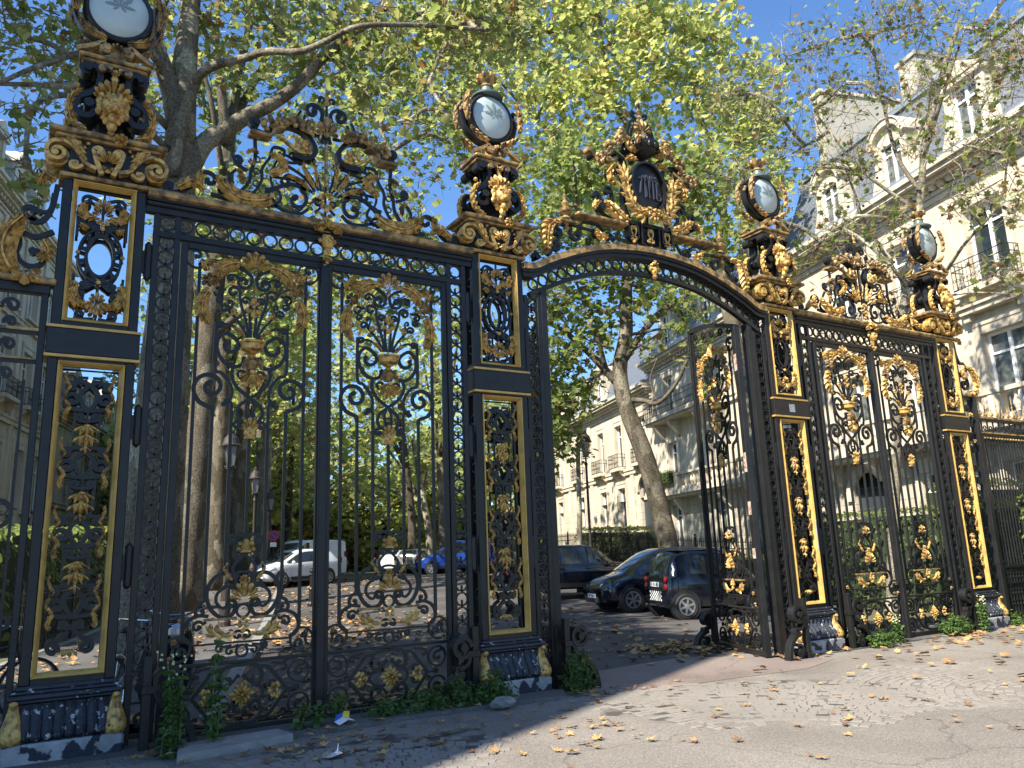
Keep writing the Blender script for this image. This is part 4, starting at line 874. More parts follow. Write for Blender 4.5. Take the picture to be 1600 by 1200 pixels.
# ------------------------------------------------------------ ground
def sheet(name, mt, s0, s1, n0, n1, off, ds=2.0, dn=4.0, uv=None):
    m = M(); S_ = np.arange(s0, s1+.01, ds); Nn = np.linspace(n0, n1, max(2, int((n1-n0)/dn)+1))
    for s_ in S_:
        for n_ in Nn: p = av(s_, n_); m.v.append((p[0], p[1], rise(s_)+off))
    k = len(Nn)
    for i in range(len(S_)-1):
        for j in range(k-1): a = i*k+j; m.f.append((a, a+k, a+k+1, a+1))
    o = m.build(name, mt); tag(o, kind='structure'); return o
def asphalt(name, c1, c2, c3, sc_=1.0, rough=.9):
    m = bpy.data.materials.new(name); m.use_nodes = True; t = m.node_tree; N = t.nodes; L = t.links; b = N["Principled BSDF"]; b.inputs["Roughness"].default_value = rough
    b.inputs["Specular IOR Level"].default_value = .25
    tc = N.new("ShaderNodeTexCoord")
    n1 = N.new("ShaderNodeTexNoise"); n1.inputs["Scale"].default_value = .55*sc_; n1.inputs["Detail"].default_value = 8; n1.inputs["Distortion"].default_value = .6; L.new(tc.outputs["Object"], n1.inputs[0])
    r1 = N.new("ShaderNodeValToRGB"); r1.color_ramp.elements[0].position = .36; r1.color_ramp.elements[1].position = .64; r1.color_ramp.elements[0].color = (*c1,1); r1.color_ramp.elements[1].color = (*c2,1); L.new(n1.outputs[0], r1.inputs[0])
    n2 = N.new("ShaderNodeTexNoise"); n2.inputs["Scale"].default_value = 90*sc_; n2.inputs["Detail"].default_value = 3; L.new(tc.outputs["Object"], n2.inputs[0])
    r2_ = N.new("ShaderNodeValToRGB"); r2_.color_ramp.elements[0].position = .35; r2_.color_ramp.elements[1].position = .7; r2_.color_ramp.elements[0].color = (.55,.55,.55,1); r2_.color_ramp.elements[1].color = (1.25,1.25,1.25,1); L.new(n2.outputs[0], r2_.inputs[0])
    mx = N.new("ShaderNodeMix"); mx.data_type = 'RGBA'; mx.blend_type = 'MULTIPLY'; mx.inputs[0].default_value = 1; L.new(r1.outputs[0], mx.inputs[6]); L.new(r2_.outputs[0], mx.inputs[7])
    v = N.new("ShaderNodeTexVoronoi"); v.feature = 'DISTANCE_TO_EDGE'; v.inputs["Scale"].default_value = .45
    nd = N.new("ShaderNodeTexNoise"); nd.inputs["Scale"].default_value = 3; nd.inputs["Detail"].default_value = 5; L.new(tc.outputs["Object"], nd.inputs[0])
    ad = N.new("ShaderNodeMix"); ad.data_type = 'RGBA'; ad.blend_type = 'ADD'; ad.inputs[0].default_value = .35; L.new(tc.outputs["Object"], ad.inputs[6]); L.new(nd.outputs[1], ad.inputs[7]); L.new(ad.outputs[2], v.inputs[0])
    rc = N.new("ShaderNodeValToRGB"); rc.color_ramp.elements[0].position = .0; rc.color_ramp.elements[1].position = .006; rc.color_ramp.elements[0].color = (.55,.55,.55,1); rc.color_ramp.elements[1].color = (1,1,1,1); L.new(v.outputs[0], rc.inputs[0])
    m2 = N.new("ShaderNodeMix"); m2.data_type = 'RGBA'; m2.blend_type = 'MULTIPLY'; m2.inputs[0].default_value = .8; L.new(mx.outputs[2], m2.inputs[6]); L.new(rc.outputs[0], m2.inputs[7])
    L.new(m2.outputs[2], b.inputs["Base Color"])
    bp = N.new("ShaderNodeBump"); bp.inputs["Strength"].default_value = .35; bp.inputs["Distance"].default_value = .01; L.new(n2.outputs[0], bp.inputs["Height"]); L.new(bp.outputs[0], b.inputs["Normal"])
    return m
AROAD = asphalt("road_asphalt", (.075,.07,.066), (.125,.115,.108), None, 1)
AFORE = asphalt("forecourt_asphalt", (.205,.182,.157), (.285,.255,.222), None, 1)
APINK = asphalt("reddish_asphalt", (.21,.165,.145), (.28,.225,.195), None, 1.2)
AWALK = asphalt("footway_asphalt", (.10,.095,.09), (.15,.14,.13), None, 1)  # darkened to put shade into the footway colour
sheet('ground', mat("park_soil", (.13,.11,.075), .95, 0, (1.5,(.07,.085,.03),.4,.6)), -60, 240, -140, 160, -.004, 4, 20)
sheet('road', AROAD, 0, 120, 1.2, 13.2, .012, 1)
def poly(name, pts, z, mt, kind='structure', th=.0):
    m = M(); k = len(pts)
    if th: m.add([(x,y,z-th) for x,y in pts]+[(x,y,z) for x,y in pts], [tuple(range(k,2*k))]+[(i,(i+1)%k,k+(i+1)%k,k+i) for i in range(k)])
    else: m.add([(x,y,z) for x,y in pts], [tuple(range(k))])
    return tag(m.build(name, mt), kind=kind)
# forecourt ends in a wavy line just behind the gate
edge = [(x, .75+.15*math.sin(x*1.3)+.4*max(0,(x-8))*.3) for x in np.arange(-30, 45, .8)]
poly('forecourt', [(45,-45),(44.8,edge[-1][1])]+edge[::-1]+[(-30,-45)], .016, AFORE)
poly('reddish_paving', [(4.98,-.35),(5.6,-.75),(7.2,-.85),(8.6,-.95),(9.6,-.62),(9.0,.35),(8.3,1.1),(6.6,.9),(5.1,.6)], .020, APINK)
sheet('footway', AWALK, 1, 120, -2.9, 1.0, .11, 1, 2)
sheet('footway', AWALK, 9, 120, 13.35, 14.9, .11, 1, 2)
def kerbrun(s0, s1, n0, n1):
    m = M(); s_ = s0
    while s_ < s1:
        e = s_+.98; z = rise(s_); m.add([av(a,b,(rise(a)+c)) for c in (-.1,.125) for a,b in ((s_,n0),(e,n0),(e,n1),(s_,n1))], [(0,1,2,3),(7,6,5,4),(0,4,5,1),(1,5,6,2),(2,6,7,3),(3,7,4,0)]); s_ += 1
    return m
tag(kerbrun(1.0,110,1.0,1.2).build('kerb', GREY), kind='structure'); tag(kerbrun(9,110,13.2,13.36).build('kerb', GREY), kind='structure')
tag(kerbrun(1.0,110,-3.05,-2.9).build('kerb', GREY), kind='structure')
# raised footing under the nearest closed gate
poly('gate_footing', [(-4,-.30),(.6,-.42),(.98,-.62),(2.0,-.52),(3.1,-.46),(4.3,-.5),(4.95,-.60),(5.1,-.35),(5.05,.35),(2,.42),(-4,.42)], .062, AWALK, 'structure', .1)
m = M(); m.add([(x,y,z) for z in (-.05,.085) for x,y in ((.82,-.80),(1.86,-.60),(1.80,-.28),(.9,-.33))], [(7,6,5,4),(0,4,5,1),(1,5,6,2),(2,6,7,3),(3,7,4,0)][:0]+[(4,5,6,7),(0,1,5,4),(1,2,6,5),(2,3,7,6),(3,0,4,7)]); tag(m.build('kerb', GREY), kind='structure')
poly('gate_footing', [(9.3,-.22),(14.2,-.2),(15.4,-.12),(15.4,.4),(9.5,.4)], .035, AWALK, 'structure', .08)
# fan laid setts showing through the asphalt
def setts(name, cx, cy, r0, r1, a0, a1, seed, drop):
    r_ = random.Random(seed); m = M(); r = r0
    while r < r1:
        w_ = .095+r_.uniform(-.006,.006); a = a0+r_.uniform(0,4)
        while a < a1:
            da = math.degrees(.105/r)*r_.uniform(.85,1.2); 
            jn = .006+.010*r_.random()**2
            edge_ = min((r-r0),(r1-r))/(r1-r0)+.0; fa = min(a-a0,a1-a)/(a1-a0)
            if r_.random() > drop+max(0,.18-edge_)*2.2+max(0,.15-fa)*2.5:
                A0, A1 = D2R(a), D2R(a+da)-jn/r; q = []
                for rr, aa in ((r,A0),(r,A1),(r+w_-jn,A1),(r+w_-jn,A0)): q.append((cx+rr*math.cos(aa)+r_.uniform(-.003,.003), cy+rr*math.sin(aa)+r_.uniform(-.003,.003)))
                h = .0205+r_.uniform(0,.003); c_ = (sum(p[0] for p in q)/4, sum(p[1] for p in q)/4)
                v = [(x,y,.010) for x,y in q]+[(c_[0]+(x-c_[0])*.95,c_[1]+(y-c_[1])*.95,h) for x,y in q]
                m.add(v, [(4,5,6,7),(0,1,5,4),(1,2,6,5),(2,3,7,6),(3,0,4,7)])
            a += da
        r += w_
    return tag(m.build(name, SETT), kind='structure')
SETT = mat("granite_sett", (.26,.235,.205), .88, 0, (1.1,(.225,.20,.172),.36,.64), (40,.3))
SETTD = mat("joint_sand", (.21,.19,.165), .95, 0, (4,(.07,.06,.05),.42,.56))
def blob(name, cx, cy, rx, ry, rot, mt, z, seed):
    r_ = random.Random(seed); pts = []
    for i in range(28):
        a = 2*math.pi*i/28; q = 1+r_.uniform(-.10,.10); x, y = rx*q*math.cos(a), ry*q*math.sin(a); c, s_ = math.cos(rot), math.sin(rot); pts.append((cx+x*c-y*s_, cy+x*s_+y*c))
    return poly(name, pts, z, mt)
blob('sett_joints', 6.6,-2.0,1.9,1.05,-.35,SETTD,.0185,1); setts('paving_setts', 5.2,-3.9, 1.0, 3.4, 10, 95, 3, .10)
setts('paving_setts', 9.2,-4.6, 1.0, 3.0, 60, 150, 4, .30)
blob('sett_joints', 1.9,-1.75,1.5,.75,.25,SETTD,.0185,2); setts('paving_setts', 1.6,-4.2, 1.6, 3.1, 50, 120, 5, .12)
# ------------------------------------------------------------ buildings
def wall(m, x0, x1, z0, z1, holes, y=0, dep=.28):
    """holes: (xa, xb, za, zb)"""
    X = sorted(set([x0,x1]+[h[0] for h in holes]+[h[1] for h in holes])); Z = sorted(set([z0,z1]+[h[2] for h in holes]+[h[3] for h in holes]))
    X = [x for x in X if x0 <= x <= x1]; Z = [z for z in Z if z0 <= z <= z1]
    for i in range(len(X)-1):
        for j in range(len(Z)-1):
            cx, cz = (X[i]+X[i+1])/2, (Z[j]+Z[j+1])/2
            if any(h[0] < cx < h[1] and h[2] < cz < h[3] for h in holes): continue
            m.add([(X[i],y,Z[j]),(X[i+1],y,Z[j]),(X[i+1],y,Z[j+1]),(X[i],y,Z[j+1])], [(3,2,1,0)])
    for a,b,c,d in holes:
        m.add([(a,y,c),(b,y,c),(b,y,d),(a,y,d),(a,y-dep,c),(b,y-dep,c),(b,y-dep,d),(a,y-dep,d)], [(0,1,5,4),(1,2,6,5),(2,3,7,6),(3,0,4,7)])
def window_part(t, x, z0, z1, w_, y=-.26, arched=False):
    f = M(); h = z1-z0; f.box(-w_/2,-w_/2+.07,0,.06,0,h); f.box(w_/2-.07,w_/2,0,.06,0,h); f.box(-w_/2+.07,w_/2-.07,0,.06,h-.08,h); f.box(-w_/2+.07,w_/2-.07,0,.06,0,.12)
    f.box(-.05,.05,.005,.07,.12,h-.08); f.box(-w_/2+.07,-.05,.003,.055,h*.74,h*.74+.07); f.box(.05,w_/2-.07,.003,.055,h*.74,h*.74+.07)
    o = f.build('window', WHT, t, (x,y,z0)); g = M(); g.box(-w_/2,w_/2,-.03,.012,0,h)
    g.build('pane', CURT if rnd.random() < .45 else WG, o); return o
def railing_part(t, x0, x1, z, y0, y1, h=.92):
    m = M(); r_ = [(x0,y0),(x0,y1),(x1,y1),(x1,y0)]
    for (a,b),(c,d) in zip(r_, r_[1:]):
        for zz in (z+.06,z+h*.75,z+h): m.tube([(a,b,zz),(c,d,zz)], .016, 4)
        L_ = math.hypot(c-a,d-b); n = max(1,int(L_/.13))
        for i in range(n+1):
            u = i/n; px, py = a+(c-a)*u, b+(d-b)*u; m.tube([(px,py,z),(px,py,z+h)], .011, 4)
            if i < n and b == d: q = M(); q.ring(0,0,.045,.012,.012,0,8); m.add([(px+L_/n/2+p[0],py+p[1],z+h*.4+p[2]) for p in q.v], q.f)
    return m.build('iron_railing', IRON, t)
def baluster_part(t, x0, x1, z, y, h=.85):
    m = M(); m.box(x0,x1,y-.14,y+.14,z,z+.14); m.box(x0,x1,y-.16,y+.16,z+h-.12,z+h); n = int((x1-x0)/.30)
    for i in range(n):
        x = x0+.15+(x1-x0-.3)*i/max(1,n-1)
        if i % 9 == 4: m.box(x-.2,x+.2,y-.13,y+.13,z+.14,z+h-.12)
        elif i % 9 not in (3,5): m.lathe([(.07,0),(.05,.05),(.10,.2),(.09,.28),(.045,.42),(.05,.5),(.08,.58)],x,y,8,z+.14)
    return m.build('stone_balustrade', FAC, t)
def consoles(m, xs, z, d=.55, h=.6, w_=.2):
    for x in xs: m.add([(x-w_/2,0,z-h),(x+w_/2,0,z-h),(x+w_/2,d*.25,z-h),(x-w_/2,d*.25,z-h),(x-w_/2,0,z),(x+w_/2,0,z),(x+w_/2,d,z),(x-w_/2,d,z),(x-w_/2,d,z-.15),(x+w_/2,d,z-.15)],
        [(0,3,2,1),(3,8,9,2),(8,7,6,9),(0,4,7,8,3),(1,2,9,6,5),(4,5,6,7),(0,1,5,4)])
def surround(m, x, z0, z1, w_, d=.07, hood=False):
    m.box(x-w_/2-.22,x-w_/2-.005,.0,d,z0-.1,z1+.25); m.box(x+w_/2+.005,x+w_/2+.22,.0,d,z0-.1,z1+.25); m.box(x-w_/2-.22,x+w_/2+.22,.0,d+.02,z1+.25,z1+.42); m.box(x-w_/2-.005,x+w_/2+.005,.0,d-.01,z1+.004,z1+.25)
    m.box(x-w_/2-.3,x+w_/2+.3,-.0,.18,z0-.16,z0-.03)
    if hood:
        m.box(x-w_/2-.35,x+w_/2+.35,0,.34,z1+.62,z1+.78); m.box(x-w_/2-.42,x+w_/2+.42,0,.42,z1+.782,z1+.86)
        m.box(x-w_/2-.32,x-w_/2-.10,0,.24,z1+.42,z1+.62); m.box(x+w_/2+.10,x+w_/2+.32,0,.24,z1+.42,z1+.62)
def cornice(m, x0, x1, z, h=.95, d=.75, dent=True):
    for a,b,o in ((0,.16,.08),(.18,.30,.14),(.50,.62,.42),(.62,.78,.62),(.78,.95,.72)): m.box(x0-o*.3,x1+o*.3,-.02,o*d/.72,z+a*h,z+b*h)
    if dent:
        x = x0+.1
        while x < x1: m.box(x,x+.16,0,.32,z+.33*h,z+.495*h); x += .34
def mansion(label, loc, rz, W, z_b, floors, cols, zc, roof=(3.2,1.4), dorm=(), dorm_round=(), depth=9, doors=(), chim=(), mats=(FAC,ASH), ground_split=4.6, sidewall=True, pil=()):
    t = thing('stone_mansion', label, 'building', loc, rz)
    holes = []
    for fl in floors:
        for x in fl.get('cols', cols): holes.append((x-fl['w']/2, x+fl['w']/2, fl['z0'], fl['z1']))
    for x, w_, h in doors: holes.append((x-w_/2, x+w_/2, z_b, h))
    m = M(); wall(m, 0, W, z_b, ground_split, [(a,b,max(c,z_b),min(d,ground_split)) for a,b,c,d in holes if c < ground_split]); m.build('ground_floor_wall', mats[1], t)
    m = M(); wall(m, 0, W, ground_split, zc, [(a,b,max(c,ground_split),d) for a,b,c,d in holes if d > ground_split])
    m.add([(0,0,z_b),(0,-depth,z_b),(0,-depth,zc),(0,0,zc)], [(0,1,2,3)]); m.add([(W,0,z_b),(W,-depth,z_b),(W,-depth,zc),(W,0,zc)], [(3,2,1,0)]); m.add([(0,-depth,z_b),(W,-depth,z_b),(W,-depth,zc),(0,-depth,zc)], [(0,1,2,3)])
    m.build('wall', mats[0], t)
    m = M(); cornice(m, 0, W, zc-.95); 
    for fl in floors:
        if fl.get('course'): m.box(-.02,W+.02,0,.14,fl['course'],fl['course']+.22); m.box(-.02,W+.02,0,.20,fl['course']+.222,fl['course']+.29)
        for x in fl.get('cols', cols): surround(m, x, fl['z0'], fl['z1'], fl['w'], .07, fl.get('hood'))
    for x in pil: m.box(x-.25,x+.25,0,.10,z_b,zc-.96)
    m.build('stone_trim', mats[0], t)
    for fl in floors:
        for x in fl.get('cols', cols): window_part(t, x, fl['z0'], fl['z1'], fl['w'])
        if fl.get('slab'):
            z = fl['slab']; d = fl.get('proj',.9); m = M(); m.box(-.05 if not fl.get('x0') else fl['x0'],W+.05 if not fl.get('x1') else fl['x1'],0,d,z-.22,z); m.box(0 if not fl.get('x0') else fl['x0']+.1,W if not fl.get('x1') else fl['x1']-.1,0,d-.15,z-.36,z-.222)
            xs = [x+o for x in fl.get('cols', cols) for o in (-fl['w']/2-.35, fl['w']/2+.35)]; consoles(m, xs, z-.362, d-.25, .75, .24); m.build('balcony', mats[0], t)
            if fl.get('rail') == 'stone': baluster_part(t, fl.get('x0',0), fl.get('x1',W), z, d-.2)
            else: railing_part(t, fl.get('x0',0)+.05, fl.get('x1',W)-.05, z, .02, d-.08)
        if fl.get('small'):
            for x in fl.get('cols', cols):
                z = fl['z0']-.05; m = M(); m.box(x-fl['w']/2-.3,x+fl['w']/2+.3,.0,.55,z-.18,z); consoles(m, (x-fl['w']/2-.1, x+fl['w']/2+.1), z-.182, .4, .4, .16); m.build('balcony', mats[0], t); railing_part(t, x-fl['w']/2-.25, x+fl['w']/2+.25, z, .02, .5, .85)
    for x, w_, h in doors:
        m = M(); m.box(x-w_/2,x+w_/2,-.30,-.22,z_b,h-.6); 
        for sx in (-1,1):
            for za, zb in ((.2,.9),(1.05,2.6)): m.box(x+sx*w_/4-w_*.17,x+sx*w_/4+w_*.17,-.22,-.19,z_b+za,min(z_b+zb,h-.8))
        m.cyl(x,h-.6-w_/2+.55,w_/2,-.29,-.24,20) if False else m.box(x-w_/2,x+w_/2,-.25,-.16,h-.6,h-.5); m.build('door', mat("door_paint", (.035,.045,.055), .4), t)
        m = M(); m.box(x-w_/2,x+w_/2,-.30,-.26,h-.5,h); m.build('fanlight', WG, t)
        m = M(); n = 16
        for k in range(n):
            a0, a1 = math.pi*k/n, math.pi*(k+1)/n
            for (ra, rb) in ((w_/2, w_/2+.32),): m.add([(x+ra*math.cos(a0),.0,h-w_/2+ra*math.sin(a0)),(x+rb*math.cos(a0),.0,h-w_/2+rb*math.sin(a0)),(x+rb*math.cos(a1),.0,h-w_/2+rb*math.sin(a1)),(x+ra*math.cos(a1),.0,h-w_/2+ra*math.sin(a1)),
                (x+ra*math.cos(a0),.12,h-w_/2+ra*math.sin(a0)),(x+rb*math.cos(a0),.12,h-w_/2+rb*math.sin(a0)),(x+rb*math.cos(a1),.12,h-w_/2+rb*math.sin(a1)),(x+ra*math.cos(a1),.12,h-w_/2+ra*math.sin(a1))], [(4,5,6,7),(0,4,7,3),(1,2,6,5)])
            m.add([(x+w_/2*math.cos(a0),-.02,h-w_/2+w_/2*math.sin(a0)),(x+w_/2*math.cos(a1),-.02,h-w_/2+w_/2*math.sin(a1)),(x+w_/2*math.cos(a1),-.02,h),(x+w_/2*math.cos(a0),-.02,h)], [(0,1,2,3)])
        m.build('door_arch', mats[0], t)
    # roof
    h, inn = roof; m = M()
    m.add([(-.1,.05,zc+.02),(W+.1,.05,zc+.02),(W+.1,-inn,zc+h),(-.1,-inn,zc+h),(-.1,-depth,zc+h+.9),(W+.1,-depth,zc+h+.9),(-.1,-depth,zc+.02),(W+.1,-depth,zc+.02)], [(0,3,2,1),(3,4,5,2),(0,6,4,3),(1,2,5,7)]); rf = m.build('roof', SLATE, t)
    m = M(); m.box(-.2,W+.2,.30,.62,zc+.005,zc+.10); m.box(-.15,W+.15,-inn-.12,-inn+.14,zc+h-.04,zc+h+.16); m.build('gutter', ZINC, rf)
    for x, w_, hh, rnd_ in [(x,.95,1.9,False) for x in dorm]+[(x,.95,1.75,True) for x in dorm_round]:
        m = M(); y1 = -.05
        for sx in (-1,1): m.box(x+sx*(w_/2+.15)-.15,x+sx*(w_/2+.15)+.15,-1.5,y1,zc+.1,zc+hh+.35); m.add([(x+sx*(w_/2+.3),y1,zc+.1),(x+sx*(w_/2+.75),y1,zc+.1),(x+sx*(w_/2+.3),y1,zc+1.3),(x+sx*(w_/2+.3),y1-.3,zc+.1),(x+sx*(w_/2+.75),y1-.3,zc+.1),(x+sx*(w_/2+.3),y1-.3,zc+1.3)], [(0,1,2),(0,3,4,1),(1,4,5,2),(3,5,4)])
        if rnd_:
            R0 = w_/2+.30
            m.rib([(x+R0*math.cos(a),zc+hh+.30+R0*.85*math.sin(a)) for a in np.linspace(0,math.pi,13)], .24,.5,y1-.1); m.add([(x-R0,y1-.05,zc+hh+.2),(x+R0,y1-.05,zc+hh+.2)]+[(x+R0*math.cos(a),y1-.05,zc+hh+.3+R0*.8*math.sin(a)) for a in np.linspace(0,math.pi,11)], [tuple(range(13))])
            m.rib([(x+(R0+.02)*math.cos(a),zc+hh+.42+R0*.85*math.sin(a)) for a in np.linspace(0,math.pi,13)], .05,1.8,y1-.7)
        else:
            m.box(x-w_/2-.42,x+w_/2+.42,-1.6,y1+.12,zc+hh+.35,zc+hh+.5); m.add([(x-w_/2-.45,y1+.15,zc+hh+.5),(x+w_/2+.45,y1+.15,zc+hh+.5),(x,y1+.15,zc+hh+1.05),(x-w_/2-.45,y1-1.6,zc+hh+.5),(x+w_/2+.45,y1-1.6,zc+hh+.5),(x,y1-1.6,zc+hh+1.05)], [(0,1,2),(0,2,5,3),(2,1,4,5)])
        dm = m.build('dormer', mats[0], rf); window_part(dm, x, zc+.25, zc+hh+.3, w_, y1-.2)
    for x, y, w_, d_, z1, mt_ in chim:
        m = M(); m.box(x-w_/2,x+w_/2,y-d_/2,y+d_/2,zc-.5,z1); m.box(x-w_/2-.08,x+w_/2+.08,y-d_/2-.08,y+d_/2+.08,z1-.15,z1+.08)
        k = 0
        while k*.35 < d_-.3: m.lathe([(.10,0),(.09,.3),(.11,.42)],x,y-d_/2+.25+k*.35,8,z1+.08); k += 1
        m.build('chimney', mt_, rf)
    return t
RZ = math.atan2(DD.y, DD.x)
A_ = mansion('nearest stone mansion on the right, sunlit above the fence, grey mansard roof', av(-6,21), RZ, 25, -.1,
    [dict(z0=1.1,z1=3.7,w=1.3,cols=[2,5.4,8.6,11.9,15.1,18.3]), dict(z0=4.95,z1=7.4,w=1.45,hood=True,slab=4.72,rail='stone',proj=1.0), dict(z0=8.75,z1=11.25,w=1.4,small=True,course=8.25)],
    [2,5.4,8.6,11.9,15.1,18.3,21.6], 12.9, (3.9,1.6), [15.1,8.6,2], [18.3,11.9,5.4,21.6], doors=[(21.3,1.9,4.0)], chim=[(6.0,-3.2,.8,2.6,18.0,FACD)], depth=9)
B_ = mansion('second stone mansion, iron balcony above a stone balustrade with a green flower box', av(19.02,21), RZ, 13.4, .2,
    [dict(z0=1.6,z1=3.9,w=1.1), dict(z0=5.0,z1=7.2,w=1.1,slab=4.55,rail='stone',proj=.9), dict(z0=8.75,z1=10.8,w=1.1,slab=8.6,rail='iron',proj=.9,x0=6.8,x1=13.0,course=8.2)],
    [2.4,6.6,11.2], 12.1, (3.2,1.3), [2.4,11.2], [6.6], depth=8)
m = M(); m.box(-.2,.2,-7.5,0,0,10.0); 
gw = thing('party_wall', 'tall blank beige gable wall with chimney stack rising behind the mansard roofs', 'wall', av(19.3,24.0,9), RZ)
m = M(); m.add([(-.3,0,0),(-.3,-14,0),(-.3,-14,11.8),(-.3,-2,12.4),(-.3,0,12.2)]+[(.3,0,0),(.3,-14,0),(.3,-14,11.8),(.3,-2,12.4),(.3,0,12.2)], [(0,1,2,3,4),(9,8,7,6,5),(0,4,9,5),(4,3,8,9),(3,2,7,8)]); m.build('wall', mat("render", (.42,.38,.31), .9, 0, (.5,(.34,.31,.26),.3,.7)), gw)
m = M(); m.box(-.38,.38,-14,.1,12.35,12.5); m.build('coping', FAC, gw)
m = M(); m.box(-1.3,-.31,-1.6,.0,0,8.6); m.box(-1.4,-.31,-1.7,.1,8.6,8.8); 
for k in range(4): m.lathe([(.11,0),(.10,.35),(.12,.45)],-.85,-.3-k*.36,8,8.8)
m.build('brick_chimney', BRICK, gw)
m = M(); m.box(-.8,.31,-7.5,-5.0,12.0,14.6); m.box(-.9,.4,-7.6,-4.9,14.6,14.8); m.build('chimney', FACD, gw)
C_ = mansion('farthest stone mansion on the right with iron balconettes and an arched carriage door', av(32.45,21), RZ, 28, .5,
    [dict(z0=2.2,z1=5.4,w=1.15,cols=[5.2,8.3,12.6,17.4,22,26]), dict(z0=6.65,z1=9.3,w=1.1,small=True,cols=[1.6,5.2,8.3,12.6,17.4,22,26],course=6.1)],
    [5.2,8.3,12.6,17.4,22,26], 11.0, (3.3,1.4), [8.3,17.4], [12.6], doors=[(1.6,1.9,5.9)], pil=(3.4,10.4,15,20), depth=8)
D_ = mansion('stone mansion behind the left fence with balustraded windows', av(38,-11), RZ+math.pi, 18, .3,
    [dict(z0=1.4,z1=3.0,w=1.2), dict(z0=4.4,z1=7.3,w=1.3,small=False,course=3.3), dict(z0=9.3,z1=11.9,w=1.3,small=True,course=8.2), dict(z0=13.6,z1=15.8,w=1.2,course=12.9)],
    [1.9,4.8,7.7,10.6,13.5,16.3], 18.0, (3.0,1.3), [4.8,10.6], [7.7], pil=(.3,3.35,6.25,9.15,12.05,14.9), depth=8, mats=(FAC,ASH))
F_ = mansion('lower grey stone house beyond the left mansion, seen through the nearest pier', av(60,-11), RZ+math.pi, 21.9, .4,
    [dict(z0=1.8,z1=4.2,w=1.2), dict(z0=5.8,z1=8.4,w=1.2,small=True,course=5.0)], [2.2,5.4,8.6,11.8,15,18.2], 10.4, (3.0,1.3), [5.4,11.8,18.2], [8.6,15], depth=8, mats=(FACD,ASH))
for x in (1.9,4.8,7.7,10.6,13.5): baluster_part(D_, x-.8, x+.8, 3.62, .25, .8)
# house added out of view, roof edge placed to shade the near pier
e = math.atan2(.446,.895); hx, hy = -8.7, -3.2
E_ = mansion('unseen tall house added left of the gates to cast shade', (hx-18*math.cos(e), hy-18*math.sin(e), 0), e+0, 18, -.1,
    [dict(z0=1.2,z1=3.6,w=1.3), dict(z0=5.4,z1=8.0,w=1.3,small=True,course=4.6), dict(z0=9.6,z1=12,w=1.3,course=8.8), dict(z0=13.4,z1=15.6,w=1.2,course=12.8)],
    [1.8,4.8,7.8,10.8,13.8,16.4], 17.9, (1.3,.2), [], [], depth=9) if False else None
def shade_caster():
    t = thing('shade_caster_house', 'unseen tall plain house added left of the gates to cast shade', 'building', (hx, hy, 0), e+math.pi)
    hs = [(x-.65,x+.65,z,z+2.3) for x in (2,5,8,11,14) for z in (1.2,5.2,9.4,13.4)]
    m = M(); wall(m, 0, 16, -.1, 19.3, hs)
    d = 6.0; m.add([(0,0,-.1),(0,-d,-.1),(0,-d,19.3),(0,0,19.3)], [(0,1,2,3)]); m.add([(16,0,-.1),(16,-d,-.1),(16,-d,19.3),(16,0,19.3)], [(3,2,1,0)]); m.add([(0,-d,-.1),(16,-d,-.1),(16,-d,19.3),(0,-d,19.3)], [(0,1,2,3)]); m.add([(0,0,19.3),(16,0,19.3),(16,-d,19.3),(0,-d,19.3)], [(0,1,2,3)])
    m.build('wall', FACD, t)
    m = M(); m.box(0,16,0,.25,18.6,18.9); m.box(0,16,0,.35,18.902,19.25); m.build('cornice', FACD, t)
    for a,b,c,d_ in hs: window_part(t, (a+b)/2, c, d_, b-a)
    return t
shade_caster()

# ------------------------------------------------------------ fences
def railing_fence(label, x0, y0, x1, y1, zfun, h, sp=.14, spear='IRON', group=None):
    L_ = math.hypot(x1-x0, y1-y0); t = thing('railing_fence', label, 'fence', (x0,y0,zfun(x0,y0)), math.atan2(y1-y0,x1-x0), group)
    m = M(); p = M(); n = int(L_/sp); zf = lambda u: zfun(x0+(x1-x0)*u/L_, y0+(y1-y0)*u/L_)-zfun(x0,y0)
    for i in range(n+1):
        u = i*sp; z = zf(u); m.box(u-.009,u+.009,-.009,.009,z+.1,z+h-.1); m.add([(u-.02,-.01,z+h-.1),(u+.02,-.01,z+h-.1),(u+.02,.01,z+h-.1),(u-.02,.01,z+h-.1),(u,0,z+h+.05)], [(0,1,4),(1,2,4),(2,3,4),(3,0,4)])
    k = int(L_/2)+1
    for i in range(k):
        u0 = i*L_/k; u1 = (i+1)*L_/k; a, b = zf(u0), zf(u1)
        for zz in (.12,h-.35,h-.15): m.add([(u0,-.015,a+zz),(u1,-.015,b+zz),(u1,.015,b+zz),(u0,.015,a+zz),(u0,-.015,a+zz+.03),(u1,-.015,b+zz+.03),(u1,.015,b+zz+.03),(u0,.015,a+zz+.03)], [(0,3,2,1),(4,5,6,7),(0,1,5,4),(2,3,7,6)])
        p.box(u0-.03,u0+.03,-.03,.03,a,a+h+.02); p.ball(u0,0,a+h+.07,.045,6)
    m.build('bars', IRON, t); p.build('posts', IRON, t); return t
zz = lambda x, y: gz(x,y)+.1
q0, q1 = av(11,14.95), av(58,14.95); railing_fence('low black railing fence in front of the right hand mansions', q0[0], q0[1], q1[0], q1[1], zz, 1.75)
q0, q1 = av(9,-3.2), av(60,-3.2); railing_fence('black railing fence along the left footway under the trees', q0[0], q0[1], q1[0], q1[1], zz, 1.25)
q0, q1 = av(62,-3.0), av(62,30); railing_fence('far black railing fence closing the end of the avenue', q0[0], q0[1], q1[0], q1[1], lambda x,y: .8, 1.6)

